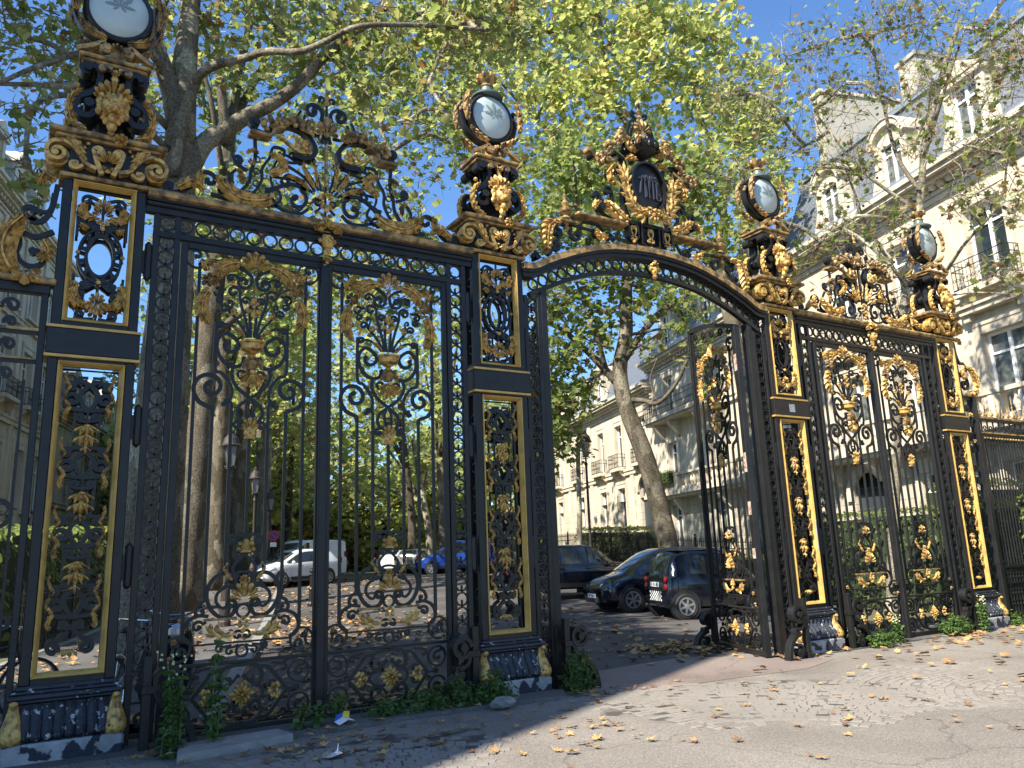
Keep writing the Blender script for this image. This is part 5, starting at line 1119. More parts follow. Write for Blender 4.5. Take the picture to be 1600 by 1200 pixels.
# fence with gilded spears right of the last pier
def side_fence(x0, x1, label):
    t = thing('spiked_fence', label, 'fence', (0,YG,0), 0)
    m = M(); n = int((x1-x0-.55)/.105)
    for i in range(n+1): x = x0+.55+i*.105; m.box(x-.012,x+.012,-.012,.012,.05,3.60)
    for z, h_ in ((3.90,.05),(3.60,.05),(.05,.05),(.75,.04),(1.05,.04)): m.box(x0+.45,x1,-.03,.03,z,z+h_)
    for i in range(n): x = x0+.60+i*.105; m.ring(x,3.77,.043,.012,.02,0,10) if i % 2 else m.box(x-.01,x+.01,-.012,.012,3.65,3.90); m.ring(x,.90,.045,.012,.02,0,10); m.ring(x,.4,.045,.012,.02,0,8); m.ring(x,.6,.045,.012,.02,0,8)
    m.build('bars', IRON, t)
    m = M(); m.bev(x0+.33,x0+.46,-.06,.07,0,4.36,.01); m.box(x0+.02,x0+.33,-.02,.02,4.30,4.34); m.box(x0+.02,x0+.33,-.02,.02,3.62,3.66)
    b = M(); b.scroll(S(.17,4.12,.09,200,-250,.03), .02,.03); b.scroll(S(.17,3.84,.09,-200,250,.03), .02,.03)
    for zc_ in (3.3,2.7,2.1,1.5,.9): b.scroll(S(.17,zc_,.10,200,-250,.03), .018,.028); b.scroll(S(.17,zc_+.26,.08,-200,250,.03), .018,.028)
    b.scroll([(.05,5.45),(.08,5.2),(.16,5.05),(.26,5.05)]+S(.27,4.93,.10,80,-260,.03), .03,.04); b.scroll([(.04,4.86),(.16,4.78),(.28,4.80)]+S(.22,4.62,.15,40,-330,.04), .03,.04)
    m.build('pilaster', IRON, t); m = M(); m.merge(b, x0); m.build('bracket_scrolls', IRON, t)
    m = M(); m.bev(x0+.02,x0+.50,-.08,.09,4.36,4.41,.01); m.box(x0+.45,x1,-.045,.045,3.952,3.99); m.box(x0+.45,x1,-.04,.04,3.652,3.68)
    for i in range(n): x = x0+.60+i*.105; m.ball(x,-.03,3.56,.022,5)
    m.build('gilded_rail', OLDG, t)
    m = M()
    for i in range(n//2+1):
        x = x0+.60+i*.21; big = i % 3 == 0; h_ = .50 if big else .26
        m.tube([(x,0,3.99),(x,0,3.99+h_)],[.012,.004],5); m.fan(x,4.02,.10 if big else .075,40,140,3,-.01,.015); m.fan(x,4.0,.07,0,180,5,.01,.012); m.ball(x,0,4.02+h_*.45,.018,5)
    m.build('gilded_spears', GOLD, t)
    m = M(); f = lambda L_: [(x0+a,c) for a,c in L_]; m.acan(f([(.44,4.42),(.52,4.62),(.46,4.84),(.34,4.96)]), .10,-.03,8,.04); m.fan(x0+.3,4.5,.14,200,340,5,-.07,.03); m.acan(f([(.16,4.70),(.10,4.86),(.18,4.98)]), .05,-.03,5,.03); m.acan(f([(.05,5.48),(.14,5.52),(.18,5.42)]), .05,-.03,4,.03); m.fan(x0+.18,3.95,.10,20,160,5,-.03,.02); m.fan(x0+.18,3.5,.07,200,340,3,-.03,.02)
    m.build('gilded_foliage', GOLD, t)
    return t
side_fence(15.10, 27, 'fence of thin bars topped with gilded spears right of the farthest pier')
# wicket fence left of the first pier (mirrored)
t = thing('wicket_gate', 'scrolled wicket gate with gilded ledge left of the nearest pier', 'gate', (0,YG,0), 0)
m = M()
for x in (-.55,-.74,-.93,-1.12,-1.5,-1.7,-1.9): m.box(x-.012,x+.012,-.012,.012,.7,3.4)
m.bev(-.47,-.41,-.04,.04,.02,4.34,.006); m.bev(-1.36,-1.28,-.05,.05,.02,4.34,.006); m.box(-2.4,-.47,-.025,.025,.66,.70); m.box(-2.4,-.47,-.025,.025,.05,.10); m.bev(-2.4,-.40,-.05,.05,4.24,4.335,.01); m.box(-2.4,-.47,-.02,.02,3.84,3.87); m.box(-2.4,-.47,-.02,.02,3.56,3.59)
m.build('frame', IRON, t)
b = M(); Q = lambda cx, cz, r, s_: b.scroll(S(cx,cz,r,200 if s_ > 0 else -20,(-200 if s_ > 0 else 380),r*.3), .02,.026)
for cx in (-.87,): 
    for sx in (-1,1):
        for cz, r in ((4.11,.085),(3.95,.06),(3.73,.075),(3.45,.07)): Q(cx+sx*.17,cz,r,sx)
        b.scroll([(cx+sx*.02,2.1),(cx+sx*.14,2.02)]+S(cx+sx*.20,2.2,.17,-90 if sx > 0 else 270,(200 if sx > 0 else -20),.05), .024,.03); b.ring(cx+sx*.24,2.2,.05,.014,.02)
        Q(cx+sx*.2,.95,.13,sx); Q(cx+sx*.2,.40,.12,sx); Q(cx+sx*.35,1.2,.08,-sx)
b.scroll([(-.42,5.40),(-.45,5.15),(-.52,5.0),(-.62,4.98)]+S(-.63,5.08,.08,-60,-330,.03), .03,.045,0,(0,1)); b.scroll([(-.45,5.3),(-.47,5.12),(-.55,5.08)], .02,.04); b.scroll([(-.42,4.90),(-.56,4.82),(-.70,4.84)]+S(-.56,4.62,.17,140,470,.05), .03,.045,0,(0,1)); b.ring(-.6,4.44,.03,.012,.02)
b.build('bracket_scrolls', IRON, t)
m = M(); m.bev(-2.4,-.36,-.09,.09,4.336,4.40,.012); m.box(-2.4,-.44,-.035,.035,3.872,3.90); m.box(-2.4,-.44,-.035,.035,3.592,3.61); m.build('gilded_ledge', OLDG, t)
g = M(); g.acan([(-.74,4.42),(-.82,4.60),(-.80,4.80),(-.68,4.98)], .12,-.04,9,.045); g.acan([(-.50,4.78),(-.45,4.66),(-.52,4.58)], .06,-.03,5,.03); g.acan([(-.44,5.42),(-.54,5.46),(-.58,5.36)], .06,-.03,5,.03); g.fan(-.62,4.46,.18,195,345,5,-.10,.04)
g.fan(-.87,4.02,.13,20,160,5,-.02,.025); g.fan(-.87,4.0,.08,200,340,3,-.02,.02); g.fan(-.87,3.72,.08,20,160,3,-.02,.02); g.fan(-.87,3.5,.10,200,340,5,-.02,.02); g.fan(-.9,2.32,.08,30,150,3,-.02,.02); g.tube([(-.9,-.02,2.32),(-.9,-.02,2.62)],[.014,.004],5); g.fan(-.87,2.0,.08,200,340,3,-.02,.02); g.build('gilded_foliage', GOLD, t)
# ------------------------------------------------------------ trees
def leaf_cloud(name, C_, size, parent, mats=LG, w=(.42,.30,.22,.06), seed=1, lobes=True, droop=.5, N_=None):
    """many small folded leaves, one mesh"""
    r = np.random.RandomState(seed); n = len(C_); C_ = np.asarray(C_, float)
    # local leaf outline: x across, y along
    half = np.array([(0,0),(.30,.02),(.52,.30),(.30,.42),(.50,.78),(.18,.72),(0,1.05)]) if lobes else np.array([(0,0),(.22,.2),(.30,.5),(.16,.85),(0,1.0)])
    k = len(half); L = np.zeros((2*k-2,3)); L[:k,:2] = half; L[k:,0] = -half[1:-1,0]; L[k:,1] = half[1:-1,1]
    L[1:k-1,2] = .10; L[k:,2] = .10
    f1 = list(range(k)); f2 = [0,k-1]+list(range(2*k-3,k-1,-1))
    N = r.normal(size=(n,3)); N[:,2] = np.abs(N[:,2])*1.0+droop; 
    if N_ is not None: N = N_+.35*r.normal(size=(n,3))
    N /= np.linalg.norm(N,axis=1)[:,None]
    T = np.cross(N, r.normal(size=(n,3))); T /= np.linalg.norm(T,axis=1)[:,None]; B = np.cross(N,T)
    s = size*(.45+1.0*r.beta(2.2,2.2,n))
    V = C_[:,None,:]+s[:,None,None]*(L[None,:,0,None]*T[:,None,:]+(L[None,:,1,None]-.5)*B[:,None,:]+L[None,:,2,None]*N[:,None,:])
    nv = len(L); V = V.reshape(-1,3); me = bpy.data.meshes.new(name); me.vertices.add(len(V)); me.vertices.foreach_set("co", V.ravel())
    F = np.array(f1+f2); off = (np.arange(n)*nv)[:,None]; loops = (F[None,:]+off).ravel(); me.loops.add(len(loops)); me.loops.foreach_set("vertex_index", loops)
    a, b = len(f1), len(f2); st = np.zeros((n,2),int); st[:,0] = np.arange(n)*(a+b); st[:,1] = st[:,0]+a; tot = np.tile([a,b],n)
    me.polygons.add(2*n); me.polygons.foreach_set("loop_start", st.ravel()); me.polygons.foreach_set("loop_total", tot)
    for q in mats: me.materials.append(q)
    mi = r.choice(len(mats), size=n, p=np.array(w[:len(mats)])/sum(w[:len(mats)])); me.polygons.foreach_set("material_index", np.repeat(mi,2))
    me.update(calc_edges=True); o = bpy.data.objects.new(name, me); COL.objects.link(o); o.parent = parent; return o
def taper(P, r0, r1): n = len(P); return [r0+(r1-r0)*i/(n-1) for i in range(n)]
def smooth3(P, n=4): return [tuple(p) for p in cr([np.array(p) for p in P], n)]
def tree(name, label, cat, trunk, r0, limbs, blobs, lsize, cov, bark=BARK, barkp=None, seed=1, group=None, w=(.42,.30,.22,.06), twig=.010, fruit=0, base_flare=1.3, spread=.8, dens_tw=26, fill=.45, lm=None):
    """trunk: points; limbs: [(points, r0, r1)]; blobs: (x,y,z,r) foliage masses hung on the limbs"""
    t = thing(name, label, cat, (0,0,0), 0, group); R_ = random.Random(seed); rr = np.random.RandomState(seed)
    P = smooth3(trunk, 4); n = len(P); rad = [r0*(1-.52*i/(n-1))*(1+(base_flare-1)*max(0,1-i/2.0)) for i in range(n)]
    m = M(); m.tube(P, rad, 14)
    m.build('trunk', bark, t, smooth=True)
    m = M(); nodes = [Vector(p) for p in P[int(n*.5):]]
    for L_, a, b in limbs:
        Q = smooth3(L_, 4); m.tube(Q, taper(Q,a,b), 9); nodes += [Vector(q) for q in Q[2:]]
    pts = []
    tw = M()
    order = sorted(blobs, key=lambda b: min((Vector(b[:3])-q).length for q in nodes))
    for bx,by,bz,br in order:
        c = Vector((bx,by,bz)); q = min(nodes, key=lambda v: (v-c).length+.0); d = (c-q).length
        if d > .3:
            mid = (q+c)/2+Vector((R_.uniform(-.12,.12)*d,R_.uniform(-.12,.12)*d,R_.uniform(0,.15)*d)); e_ = c+(c-q).normalized()*br*.4
            Q = smooth3([q,mid,c,e_], 3); a = min(.02+.028*br+.012*d, r0*.4); tw.tube(Q, taper(Q,a,a*.35), 6); nodes += [Vector(v) for v in Q[3:]]
        else: e_ = c
        area = math.pi*br*br; N = int(cov*area/(lsize*lsize*.55)); nt_ = max(4,int(dens_tw*min(1.5,br))); per = max(3, N//nt_)
        for k in range(nt_):
            v = Vector(rr.normal(size=3)).normalized(); o3 = Vector(rr.normal(size=3))*br*.38; s_ = c+o3; v = (v+Vector((0,0,.25))+(c-Vector(nodes[0])).normalized()*.5).normalized(); e2 = s_+v*br*spread*(.35+.6*R_.random()); md = (s_+e2)/2+Vector(rr.normal(size=3))*br*.10
            Q = smooth3([s_,md,e2], 2); tw.tube(Q, taper(Q,twig*1.3,twig*.4), 4, False)
            for j in range(2):
                u = Q[min(len(Q)-1, 1+j)]; e3 = Vector(u)+Vector(rr.normal(size=3)).normalized()*br*.38; m3 = Vector(u).lerp(e3,.5)+Vector(rr.normal(size=3))*br*.06; tw.tube([u,m3,e3],[twig*.7,twig*.5,twig*.25],3,False)
                for z in range(per//4): pts.append(Vector(u).lerp(e3,R_.random())+Vector(rr.normal(size=3))*lsize*.55)
            for z in range(int(per*fill)):
                v2 = rr.normal(size=3); v2 /= np.linalg.norm(v2); pts.append(c+Vector(v2*br*1.2*R_.random()**.45))
            for z in range(per//2+1):
                g = R_.random(); a_ = Vector(Q[int(g*(len(Q)-1))]); pts.append(a_+Vector(rr.normal(size=3))*lsize*.75)
    m.build('limbs', bark, t, smooth=True)
    tw.build('twigs', barkp or bark, t)
    leaf_cloud('foliage', [tuple(p) for p in pts], lsize, t, seed=seed, w=w, mats=lm or LG)
    if fruit:
        m = M()
        for k in range(fruit): p = pts[R_.randrange(len(pts))]; m.ball(p.x,p.y,p.z-.12,.03,6)
        m.build('seed_balls', BARKD, t)
    return t
T1B=[(-1.0,4.5,9.7,.89),(-.3,4.6,10.3,.82),(-.8,2.5,7.4,.5),(-.6,1.6,6.0,.3),(-.9,2.0,6.5,.39),(.1,5.5,10.3,.67),(1.9,6.4,11.9,1.02),(2.8,5.2,11.8,.98),(3.6,3.9,10.9,.93),(4.3,3.1,10.7,.91),(4.9,2.3,9.8,.7),(4.3,2.1,8.5,.5),(1.1,7.5,12.8,.8),(4.1,3.8,10.0,.7),(5.3,2.1,10.6,.88),(.7,7.5,10.2,.63),(-.5,6.6,10.4,.69),(3.5,5.0,10.8,.61),(4.8,1.8,8.6,.45),(6.0,2.2,11.0,.8),(6.6,3.2,11.6,.9),(.5,4,13.8,1.6),(2.5,3.5,14.2,1.6),(4.5,2.5,13.8,1.5),(1.5,6,14.7,1.6),(3.5,6,15.2,1.7),(-1,5.5,13,1.4),(6,4,14,1.6),(-2.5,4,12,1.4),(-3,6,14,1.5),(-2,8,15,1.7),(0,9,16,1.8)]  # highest masses, above the view, are added to shade the road
tree('plane_tree', 'big plane tree right behind the nearest closed gate, trunk forking above it', 'tree',
  [(1.23,5.46,-.1),(1.28,5.45,2.5),(1.32,5.45,4.6),(1.36,5.44,6.3),(1.38,5.44,7.8),(1.37,5.44,9.2)], .50,
  [([(1.37,5.44,9.0),(1.1,5.47,10.2),(.63,5.32,11.3),(.19,5.04,12.6)],.20,.08),([(1.37,5.44,8.9),(1.4,5.64,10.7),(1.5,6.03,12.4),(1.63,6.42,14.6)],.27,.12),
   ([(1.38,5.43,8.0),(1.73,5.39,9.0),(2.08,5.33,9.34),(2.37,5.07,9.57),(2.79,4.77,9.81),(3.2,4.46,10.17),(3.6,4.13,10.7),(4.4,3.4,11.4)],.19,.07),
   ([(1.24,5.15,8.2),(1.33,5.04,9.22),(1.46,4.93,9.8),(1.53,4.71,9.97),(1.78,4.47,10.11),(2.13,4.1,10.11),(2.38,3.64,10.04),(2.81,3.12,9.86),(3.11,2.61,9.84),(3.5,2.08,9.9),(4.6,1.8,10.1),(5.6,1.7,10.3)],.10,.03),
   ([(1.06,5.48,10.2),(.74,5.11,10.39),(-.08,4.55,9.82),(-.74,4.05,9.06),(-1.23,3.52,8.29)],.08,.03),([(1.2,5.45,9.2),(.35,5.13,9.69),(-.39,4.55,9.08),(-.87,4.04,8.67),(-1.4,3.3,8.1)],.07,.025),([(1.3,5.4,8.7),(.2,4.6,9.0),(-.7,3.0,7.9),(-.8,2.2,6.8),(-.7,1.7,6.2)],.06,.02)],
  T1B, .14, .80, BARK, BARKP, 3, w=(.22,.32,.40,.06), fruit=26, dens_tw=30)
T2B=[(4.1,18.2,13.5,1.53),(5.9,17.8,14.4,1.58),(7.1,16.5,16.3,1.34),(8.6,17.0,19.2,1.9),(10.6,15.8,18.6,1.9),(11.6,15.0,16.4,1.5),(10.2,16.2,21.6,1.9),(12.6,15.2,21.0,1.8),(7.4,17.6,21.5,1.7),(5.8,17.8,18.9,1.86),(3.4,19.3,19.0,1.4),(7.7,16.3,14.4,1.2),(9.0,14.7,14.9,1.4),(9.3,13.5,12.6,1.0),(8.5,16.0,12.3,1.54),(5.4,19.0,11.9,1.81),(3.9,20.2,10.6,1.81),(6.8,17.6,11.2,1.77),(8.5,16.0,10.2,1.73),(10.1,14.2,11.5,1.1),(2.5,20.4,14.8,1.15),(4.3,19.2,17.7,1.17),(8.2,15.0,16.6,1.2),(3.3,21.3,12.8,1.18),(10.5,16.2,11.1,1.37),(2.2,19.0,17.5,1.2)]
tree('plane_tree', 'second plane tree on the left, patchy trunk leaning right behind the gate bars', 'tree',
  [(3.8,18.23,.3),(4.0,18.19,3.86),(4.13,18.17,8.3),(4.32,18.14,11.4),(4.46,18.11,14.2),(4.51,18.1,15.7),(4.59,18.09,17.4)], .44,
  [([(4.59,18.09,17.2),(4.86,18.04,19.5),(5.11,17.99,21.2),(5.2,17.96,23.6)],.2,.07),([(4.44,17.9,15.9),(4.11,17.67,18.06),(3.9,17.7,19.8),(3.95,17.7,22.4)],.19,.07),([(4.6,18.3,16.8),(5.36,18.44,18.9),(5.87,18.33,20.3),(6.25,18.24,22.9)],.18,.07),([(4.4,18.0,14.6),(3.76,17.22,17),(3.29,17.29,18.6)],.12,.05),([(4.3,18.1,11.0),(5.6,17.6,12.6),(7.2,16.6,13.9),(8.8,15.2,14.6)],.15,.04),([(4.2,18.1,9.0),(5.8,17.6,10.4),(8.0,16.4,11.3),(9.8,15.2,11.8)],.14,.04),([(4.2,18.1,9.6),(3.6,19.2,11.5),(3.0,20.4,13.5)],.12,.04)],
  T2B, .24, .95, BARKL, BARK, 5, 'plane trees lining the avenue', fruit=20)  # darker bark puts shade into the trunk colour
LB=[(14.5,12.9,9.9,1.32),(15.6,12.1,10.5,1.32),(16.8,11.1,10.3,1.3),(17.0,9.6,9.2,1.0),(14.6,12.8,8.1,1.3),(15.7,12.0,8.9,1.0),(14.8,13.9,6.5,1.33),(15.1,12.6,6.9,.8),(16.8,11.0,8.2,.6),(16.9,8.9,7.4,.6),(15.1,14.9,4.9,.9),(15.1,13.9,5.6,.85),(17.5,9.0,6.4,.5),(14.2,13.0,12.5,1.34),(15.8,11.9,12.3,1.56),(17.5,10.4,12.1,1.53),(17.9,8.6,11.2,1.24),(15.2,12.3,14.6,1.81),(17.0,10.9,14.3,1.79),(18.3,9.6,13.8,1.54)]
tree('plane_tree', 'leaning plane tree with a mottled trunk behind the parked black cars', 'tree',
  [(17.10,10.78,.2),(16.95,10.93,2.0),(16.6,11.2,4.4),(16.21,11.55,6.18),(16.09,11.66,7.5),(16.32,11.47,8.8),(16.38,11.41,10.15),(16.57,11.25,11.52),(16.91,10.95,13.4)], .34,
  [([(16.01,11.72,7.1),(15.47,12.15,7.99),(15.09,12.44,8.51),(14.65,12.76,9.04),(14.13,13.12,9.39)],.15,.06),([(15.7,11.9,7.6),(15.27,11.68,8.52),(15.04,11.85,9.38),(14.78,12.04,10.6)],.09,.04),([(16.2,11.5,7.9),(16.63,11.2,8.59),(17.18,10.71,9.37),(17.89,10.04,9.99),(18.63,9.28,11.2)],.15,.06),([(16.25,11.54,6.5),(16.38,10.9,6.38),(16.31,10.15,6.15),(16.48,9.45,6.64),(16.58,8.94,7.35)],.09,.05),([(16.31,10.15,6.15),(16.2,10.3,6.9),(16.3,10.0,7.6)],.04,.02),([(16.3,11.45,8.7),(16.9,10.6,8.75),(17.4,9.8,8.7)],.06,.03)],
  LB, .22, 1.4, BARKL, BARKL, 8,  'plane trees lining the avenue', w=(.62,.28,.06,.04), fruit=20)
BB=[(17.3,19.4,25.4,2.71),(19.8,17.7,25.8,2.71),(22.0,15.8,24.7,2.66),(24.0,13.8,24.4,2.03),(17.9,17.8,21.4,2.29),(20.8,16.9,22.0,2.64),(23.1,14.8,21.5,2.59),(24.2,13.3,20.4,1.41),(16.6,18.7,18.0,1.69),(15.2,19.5,22.5,1.73),(14.2,20.0,25.4,1.76),(23.6,13.6,17.2,1.66),(18.9,18.3,28.7,2.76),(22.2,15.6,28.1,2.71),(19.4,17.5,17.6,2.2),(21.5,15.8,17.2,2.0),(24.6,12.4,18.6,1.5),(24.8,12.2,16.5,1.4),(24.6,11.9,19.6,1.5),(23.9,11.6,15.6,1.3),(25.3,12.2,21.8,1.1),(24.2,12.6,14.4,1.0)]
tree('plane_tree', 'tall lime green plane tree filling the sky above the arched gateway', 'tree',
  [(24.6,13.4,.4),(24.3,13.6,6),(23.9,14.0,12),(22.9,14.9,16),(21.6,16.0,20)], .36,
  [([(23.2,14.6,15),(21,16.2,17.5),(18.4,18,20),(16.4,19.4,23)],.18,.06),([(23.9,14,12),(24.0,13.6,17),(23.6,14.2,21),(24,13.8,24)],.16,.06),([(21.9,15.8,19),(20.8,16.7,22),(20.5,16.8,27)],.16,.06)],
  BB, .28, 1.6, BARK, BARK, 9, 'plane trees lining the avenue', w=(.12,.32,.50,.06), fruit=0, dens_tw=22, lm=LF)
T8B=[(15.9,1.4,13.4,.92),(16.3,.6,13.4,.9),(16.3,-.5,12.7,.85),(16.2,-1.4,11.7,.8),(15.4,2.1,12.2,.93),(16.0,1.2,11.8,.9),(16.0,0,11.5,.71),(16.0,-1.0,10.6,.8),(14.4,1.8,9.9,.87),(14.8,1.2,9.7,.71),(15.8,.5,10.3,.71),(15.4,-.8,9.4,.65),(15.2,-1.6,9.0,.61),(14.5,1.6,8.5,.71),(15.1,.8,8.4,.55),(15.2,-.5,8.2,.65),(15.1,-1.4,7.7,.73),(14.5,2.5,8.1,.59),(14.9,2.8,11.0,.78),(14.5,-1.3,6.3,.5),(13.6,3.0,9.0,.7),(13.4,3.4,10.2,.7),(14.0,2.6,11.6,.9),(14.9,2.4,13.4,.9),(13.3,3.2,12.2,.8),(14.2,.6,7.2,.6),(15.6,-1.9,10.6,.8),(16.6,-1.9,13.0,.8)]
tree('plane_tree', 'half bare young plane tree with seed balls before the nearest right hand mansion', 'tree',
  [(16.1,2.85,-.05),(16.18,2.73,1.1),(16.29,2.57,2.3),(16.53,2.2,5.2),(16.68,1.96,6.7),(16.8,1.76,7.7),(16.93,1.54,8.5),(17.09,1.27,9.8),(17.19,1.07,10.9),(17.48,.52,12.6),(17.7,.08,13.7)], .125,
  [([(16.78,1.79,7.4),(16.25,1.7,7.68),(15.57,1.86,8.92),(15.07,1.71,9.54),(14.8,1.9,11)],.05,.018),([(16.71,1.91,6.9),(16.27,.67,7.26),(15.62,-.23,7.53),(15.48,-1.09,8.06),(15.14,-1.55,8.8)],.05,.018),([(17.08,1.28,9.6),(16.87,1.64,10.8),(16.81,1.74,12.7),(16.8,1.76,14.3)],.06,.02),([(16.7,1.93,6.7),(16.04,1.08,6.7),(15.57,-.13,6.5),(15.08,-1.41,6.0)],.035,.015),([(17.1,1.1,10.5),(16.7,.2,11.6),(16.4,-.6,12.6)],.05,.02),([(17.0,1.4,9.2),(16.2,2.2,10.5),(15.3,2.6,12)],.05,.02)],
  T8B, .12, .55, BARKP, BARKP, 12, None, w=(.40,.22,.18,.20), twig=.007, fruit=110, spread=1.15, dens_tw=60, fill=.15)
tree('plane_tree', 'unseen plane tree added left of the gates to shade the road', 'tree', [(-5.6,3.2,-.05),(-5.5,3.2,5),(-5.4,3.1,9),(-5.5,3.0,12)], .38, [([(-5.4,3.1,8),(-4,2.2,11),(-3.6,1.6,13)],.15,.06),([(-5.5,3.1,9),(-7,2.6,12)],.15,.06)],  # tree added out of view so its crown shades the road
  [(-4.4,.9,13.2,1.6),(-6.2,.6,13.6,1.7),(-7.9,1.6,13.4,1.6),(-4.0,3.0,13.8,1.6),(-5.8,2.8,14.4,1.8),(-3.8,5.0,14.0,1.6),(-5.6,5.0,13.2,1.6),(-3.6,2.0,11.4,1.2),(-7.0,4.0,11.8,1.5),(-5.0,1.8,11.8,1.4),(-3.0,7.0,13.5,1.6)], .2, 1.5, BARK, BARK, 15, 'plane trees lining the avenue', dens_tw=14, fill=.7)
tree('young_tree', 'thin young tree beside the street lamp in front of the far mansion', 'tree', [(15.9,14.3,.3),(16.0,14.25,3),(16.07,14.2,5.25),(16.28,14.04,6.6),(16.56,13.83,7.6)], .10,
  [([(16.05,14.2,4.8),(15.7,14.4,5.6),(15.5,14.5,6.3)],.03,.015)], [(16.4,13.9,7.6,.9),(15.6,14.4,6.4,.7),(16.0,14.2,5.2,.6)], .2, .5, BARKP, BARKP, 14, dens_tw=18)
# the rest of the avenue's planes and the park trees behind
specs = [((5.99,24.95,.5),.42,[(6.0,25,11.9,2.3),(5.2,27,9.0,2.2),(7.6,26,14.5,2.4),(5.5,25.5,16.8,2.2)],'plane tree standing third in the row on the left footway',(.5,.3,.16,.04)),
 ((7.64,28.69,.6),.40,[(8.2,30,9.6,2.4),(10.1,30.4,13.6,2.6),(8.0,29,15.0,2.3)],'plane tree behind the lamp with a straight grey trunk',(.45,.3,.2,.05)),
 ((9.14,30.4,.7),.40,[(9.8,32,10.5,2.4),(11.4,33.2,8.6,2.2),(9.5,31,13,2.3)],'plane tree with a sunlit patch on its trunk beyond the white car',(.3,.32,.33,.05)),
 ((10.6,37,.7),.38,[(10.1,38.4,14.1,2.9),(11.4,40.2,9.6,2.9),(9.5,37.4,6.2,2.2)],'plane tree fifth in the left row over the parked white van',(.35,.3,.3,.05)),
 ((13.4,44.5,.7),.38,[(13.4,42.6,14.2,3.3),(15.7,47.3,10.1,3.0),(13.3,45.8,5.0,2.1)],'tall plane tree near the far end of the left row',(.3,.3,.3,.1)),
 ((19.84,37.27,.7),.30,[(16.8,38.5,14.3,3.2),(17.6,36.1,9.6,2.9),(18.4,37.5,12.5,2.8)],'brown trunked plane tree above the silver hatchback',(.35,.4,.2,.05)),
 ((20.8,36.8,.7),.27,[(19.4,42.9,6.7,2.6),(18.5,40.2,10.2,2.4),(21.5,38.5,7.2,2.2)],'pale trunked plane tree above the dark estate car',(.25,.35,.35,.05)),
 ((19.83,32.87,.7),.34,[(18.5,32.4,13.0,2.8),(19.0,31.1,9.3,2.3),(19.1,28.7,14.4,2.0),(18.1,27.0,10.0,1.6)],'plane tree above the blue people carrier, trunk curving left',(.5,.3,.16,.04))]
for i, (b, r_, bl, lb, w_) in enumerate(specs):
    h = max(q[2] for q in bl)
    lean = Vector((bl[0][0]-b[0], bl[0][1]-b[1], 0))*.25
    tree('plane_tree', lb, 'tree', [b,(b[0],b[1],h*.3),(b[0]+lean.x*.5,b[1]+lean.y*.5,h*.6),(b[0]+lean.x,b[1]+lean.y,h*.9)], r_, [([(b[0]+lean.x*.4,b[1]+lean.y*.4,h*.5),(q[0],q[1],q[2])],.14,.06) for q in bl], bl, .36, .75, [BARKL,BARKL,BARKP,BARK,BARKD,BARKD,BARKP,BARK][i], None, 20+i, 'plane trees lining the avenue', w=w_, dens_tw=16, twig=.02, lm=LF)  # nearest trunk of this row takes darker bark in place of shade
wood = [((15,60),6,13,'dense round topped park tree left of the vista',(.2,.3,.3,.2)), ((7,48),5.5,9,'dark park tree behind the left plane trees',(.7,.2,.08,.02)), ((22,66),6,12,'brownish park tree closing the vista',(.3,.3,.1,.3)), ((31,60),6.5,12,'park tree behind the parked cars on the right of the vista',(.55,.3,.1,.05)), ((38,62),7,14,'broad dark tree at the right end of the park edge',(.6,.3,.06,.04)),((26,50),4.6,8.5,'lower dark green tree behind the blue car',(.75,.2,.03,.02))]
wood += [((24,57),6,13,'lime green park tree at the end of the avenue',(.15,.3,.5,.05)),((19.5,56),5,9,'yellowing park tree low behind the parked white van',(.1,.3,.45,.15)),((12.5,52),6,15,'green park tree over the left end of the vista',(.5,.3,.15,.05)),((33,48),5,13,'park tree hidden behind the second pier',(.5,.3,.15,.05))]
for k, (b, bl, lb) in enumerate([((6.3,37),[(7,39,11.9,3.3),(6.7,36,7.1,2.7),(6.1,33.1,3.9,1.9),(5.2,41.2,12.2,2.3),(5.4,37.2,5.9,2.4)],'leafy plane tree behind the left lamps'),((10.6,41.5),[(10.1,40.4,14.1,3.5),(11.4,42.2,9.6,3.6),(10.4,40.4,4.9,3.0),(9.1,40.6,3.2,1.5)],'broad plane tree behind the no parking sign'),((13.4,41.5),[(13.4,39.6,14.2,3.4),(13.6,41,9,2.8),(12.6,42.5,5.2,2.2)],'plane tree left of the sky gap in the vista')]):
    tree('plane_tree', lb, 'tree', [(b[0],b[1],.5),(b[0],b[1],5),(b[0]+.2,b[1],10)], .3, [], bl, .40, .85, BARKD, None, 80+k, 'plane trees lining the avenue', w=(.35,.35,.25,.05), dens_tw=12, twig=.02, lm=LF)
for i, ((x,y), R0, H, lb, w_) in enumerate(wood):
    r_ = random.Random(50+i); bl = []
    for k in range(17):
        a = r_.uniform(0,6.28); q = R0*.66*math.sqrt(r_.random()); z = 1.8+(H-1)*r_.random(); bl.append((x+q*math.cos(a), y+q*math.sin(a), z, R0*.40))
    tree('park_tree', lb, 'tree', [(x,y,.5),(x,y,H*.4),(x+.3,y,H*.8)], .3, [], bl, .5, .95, BARKD, None, 60+i, 'park trees beyond the end of the avenue', w=w_, dens_tw=10, twig=.03, lm=LF)
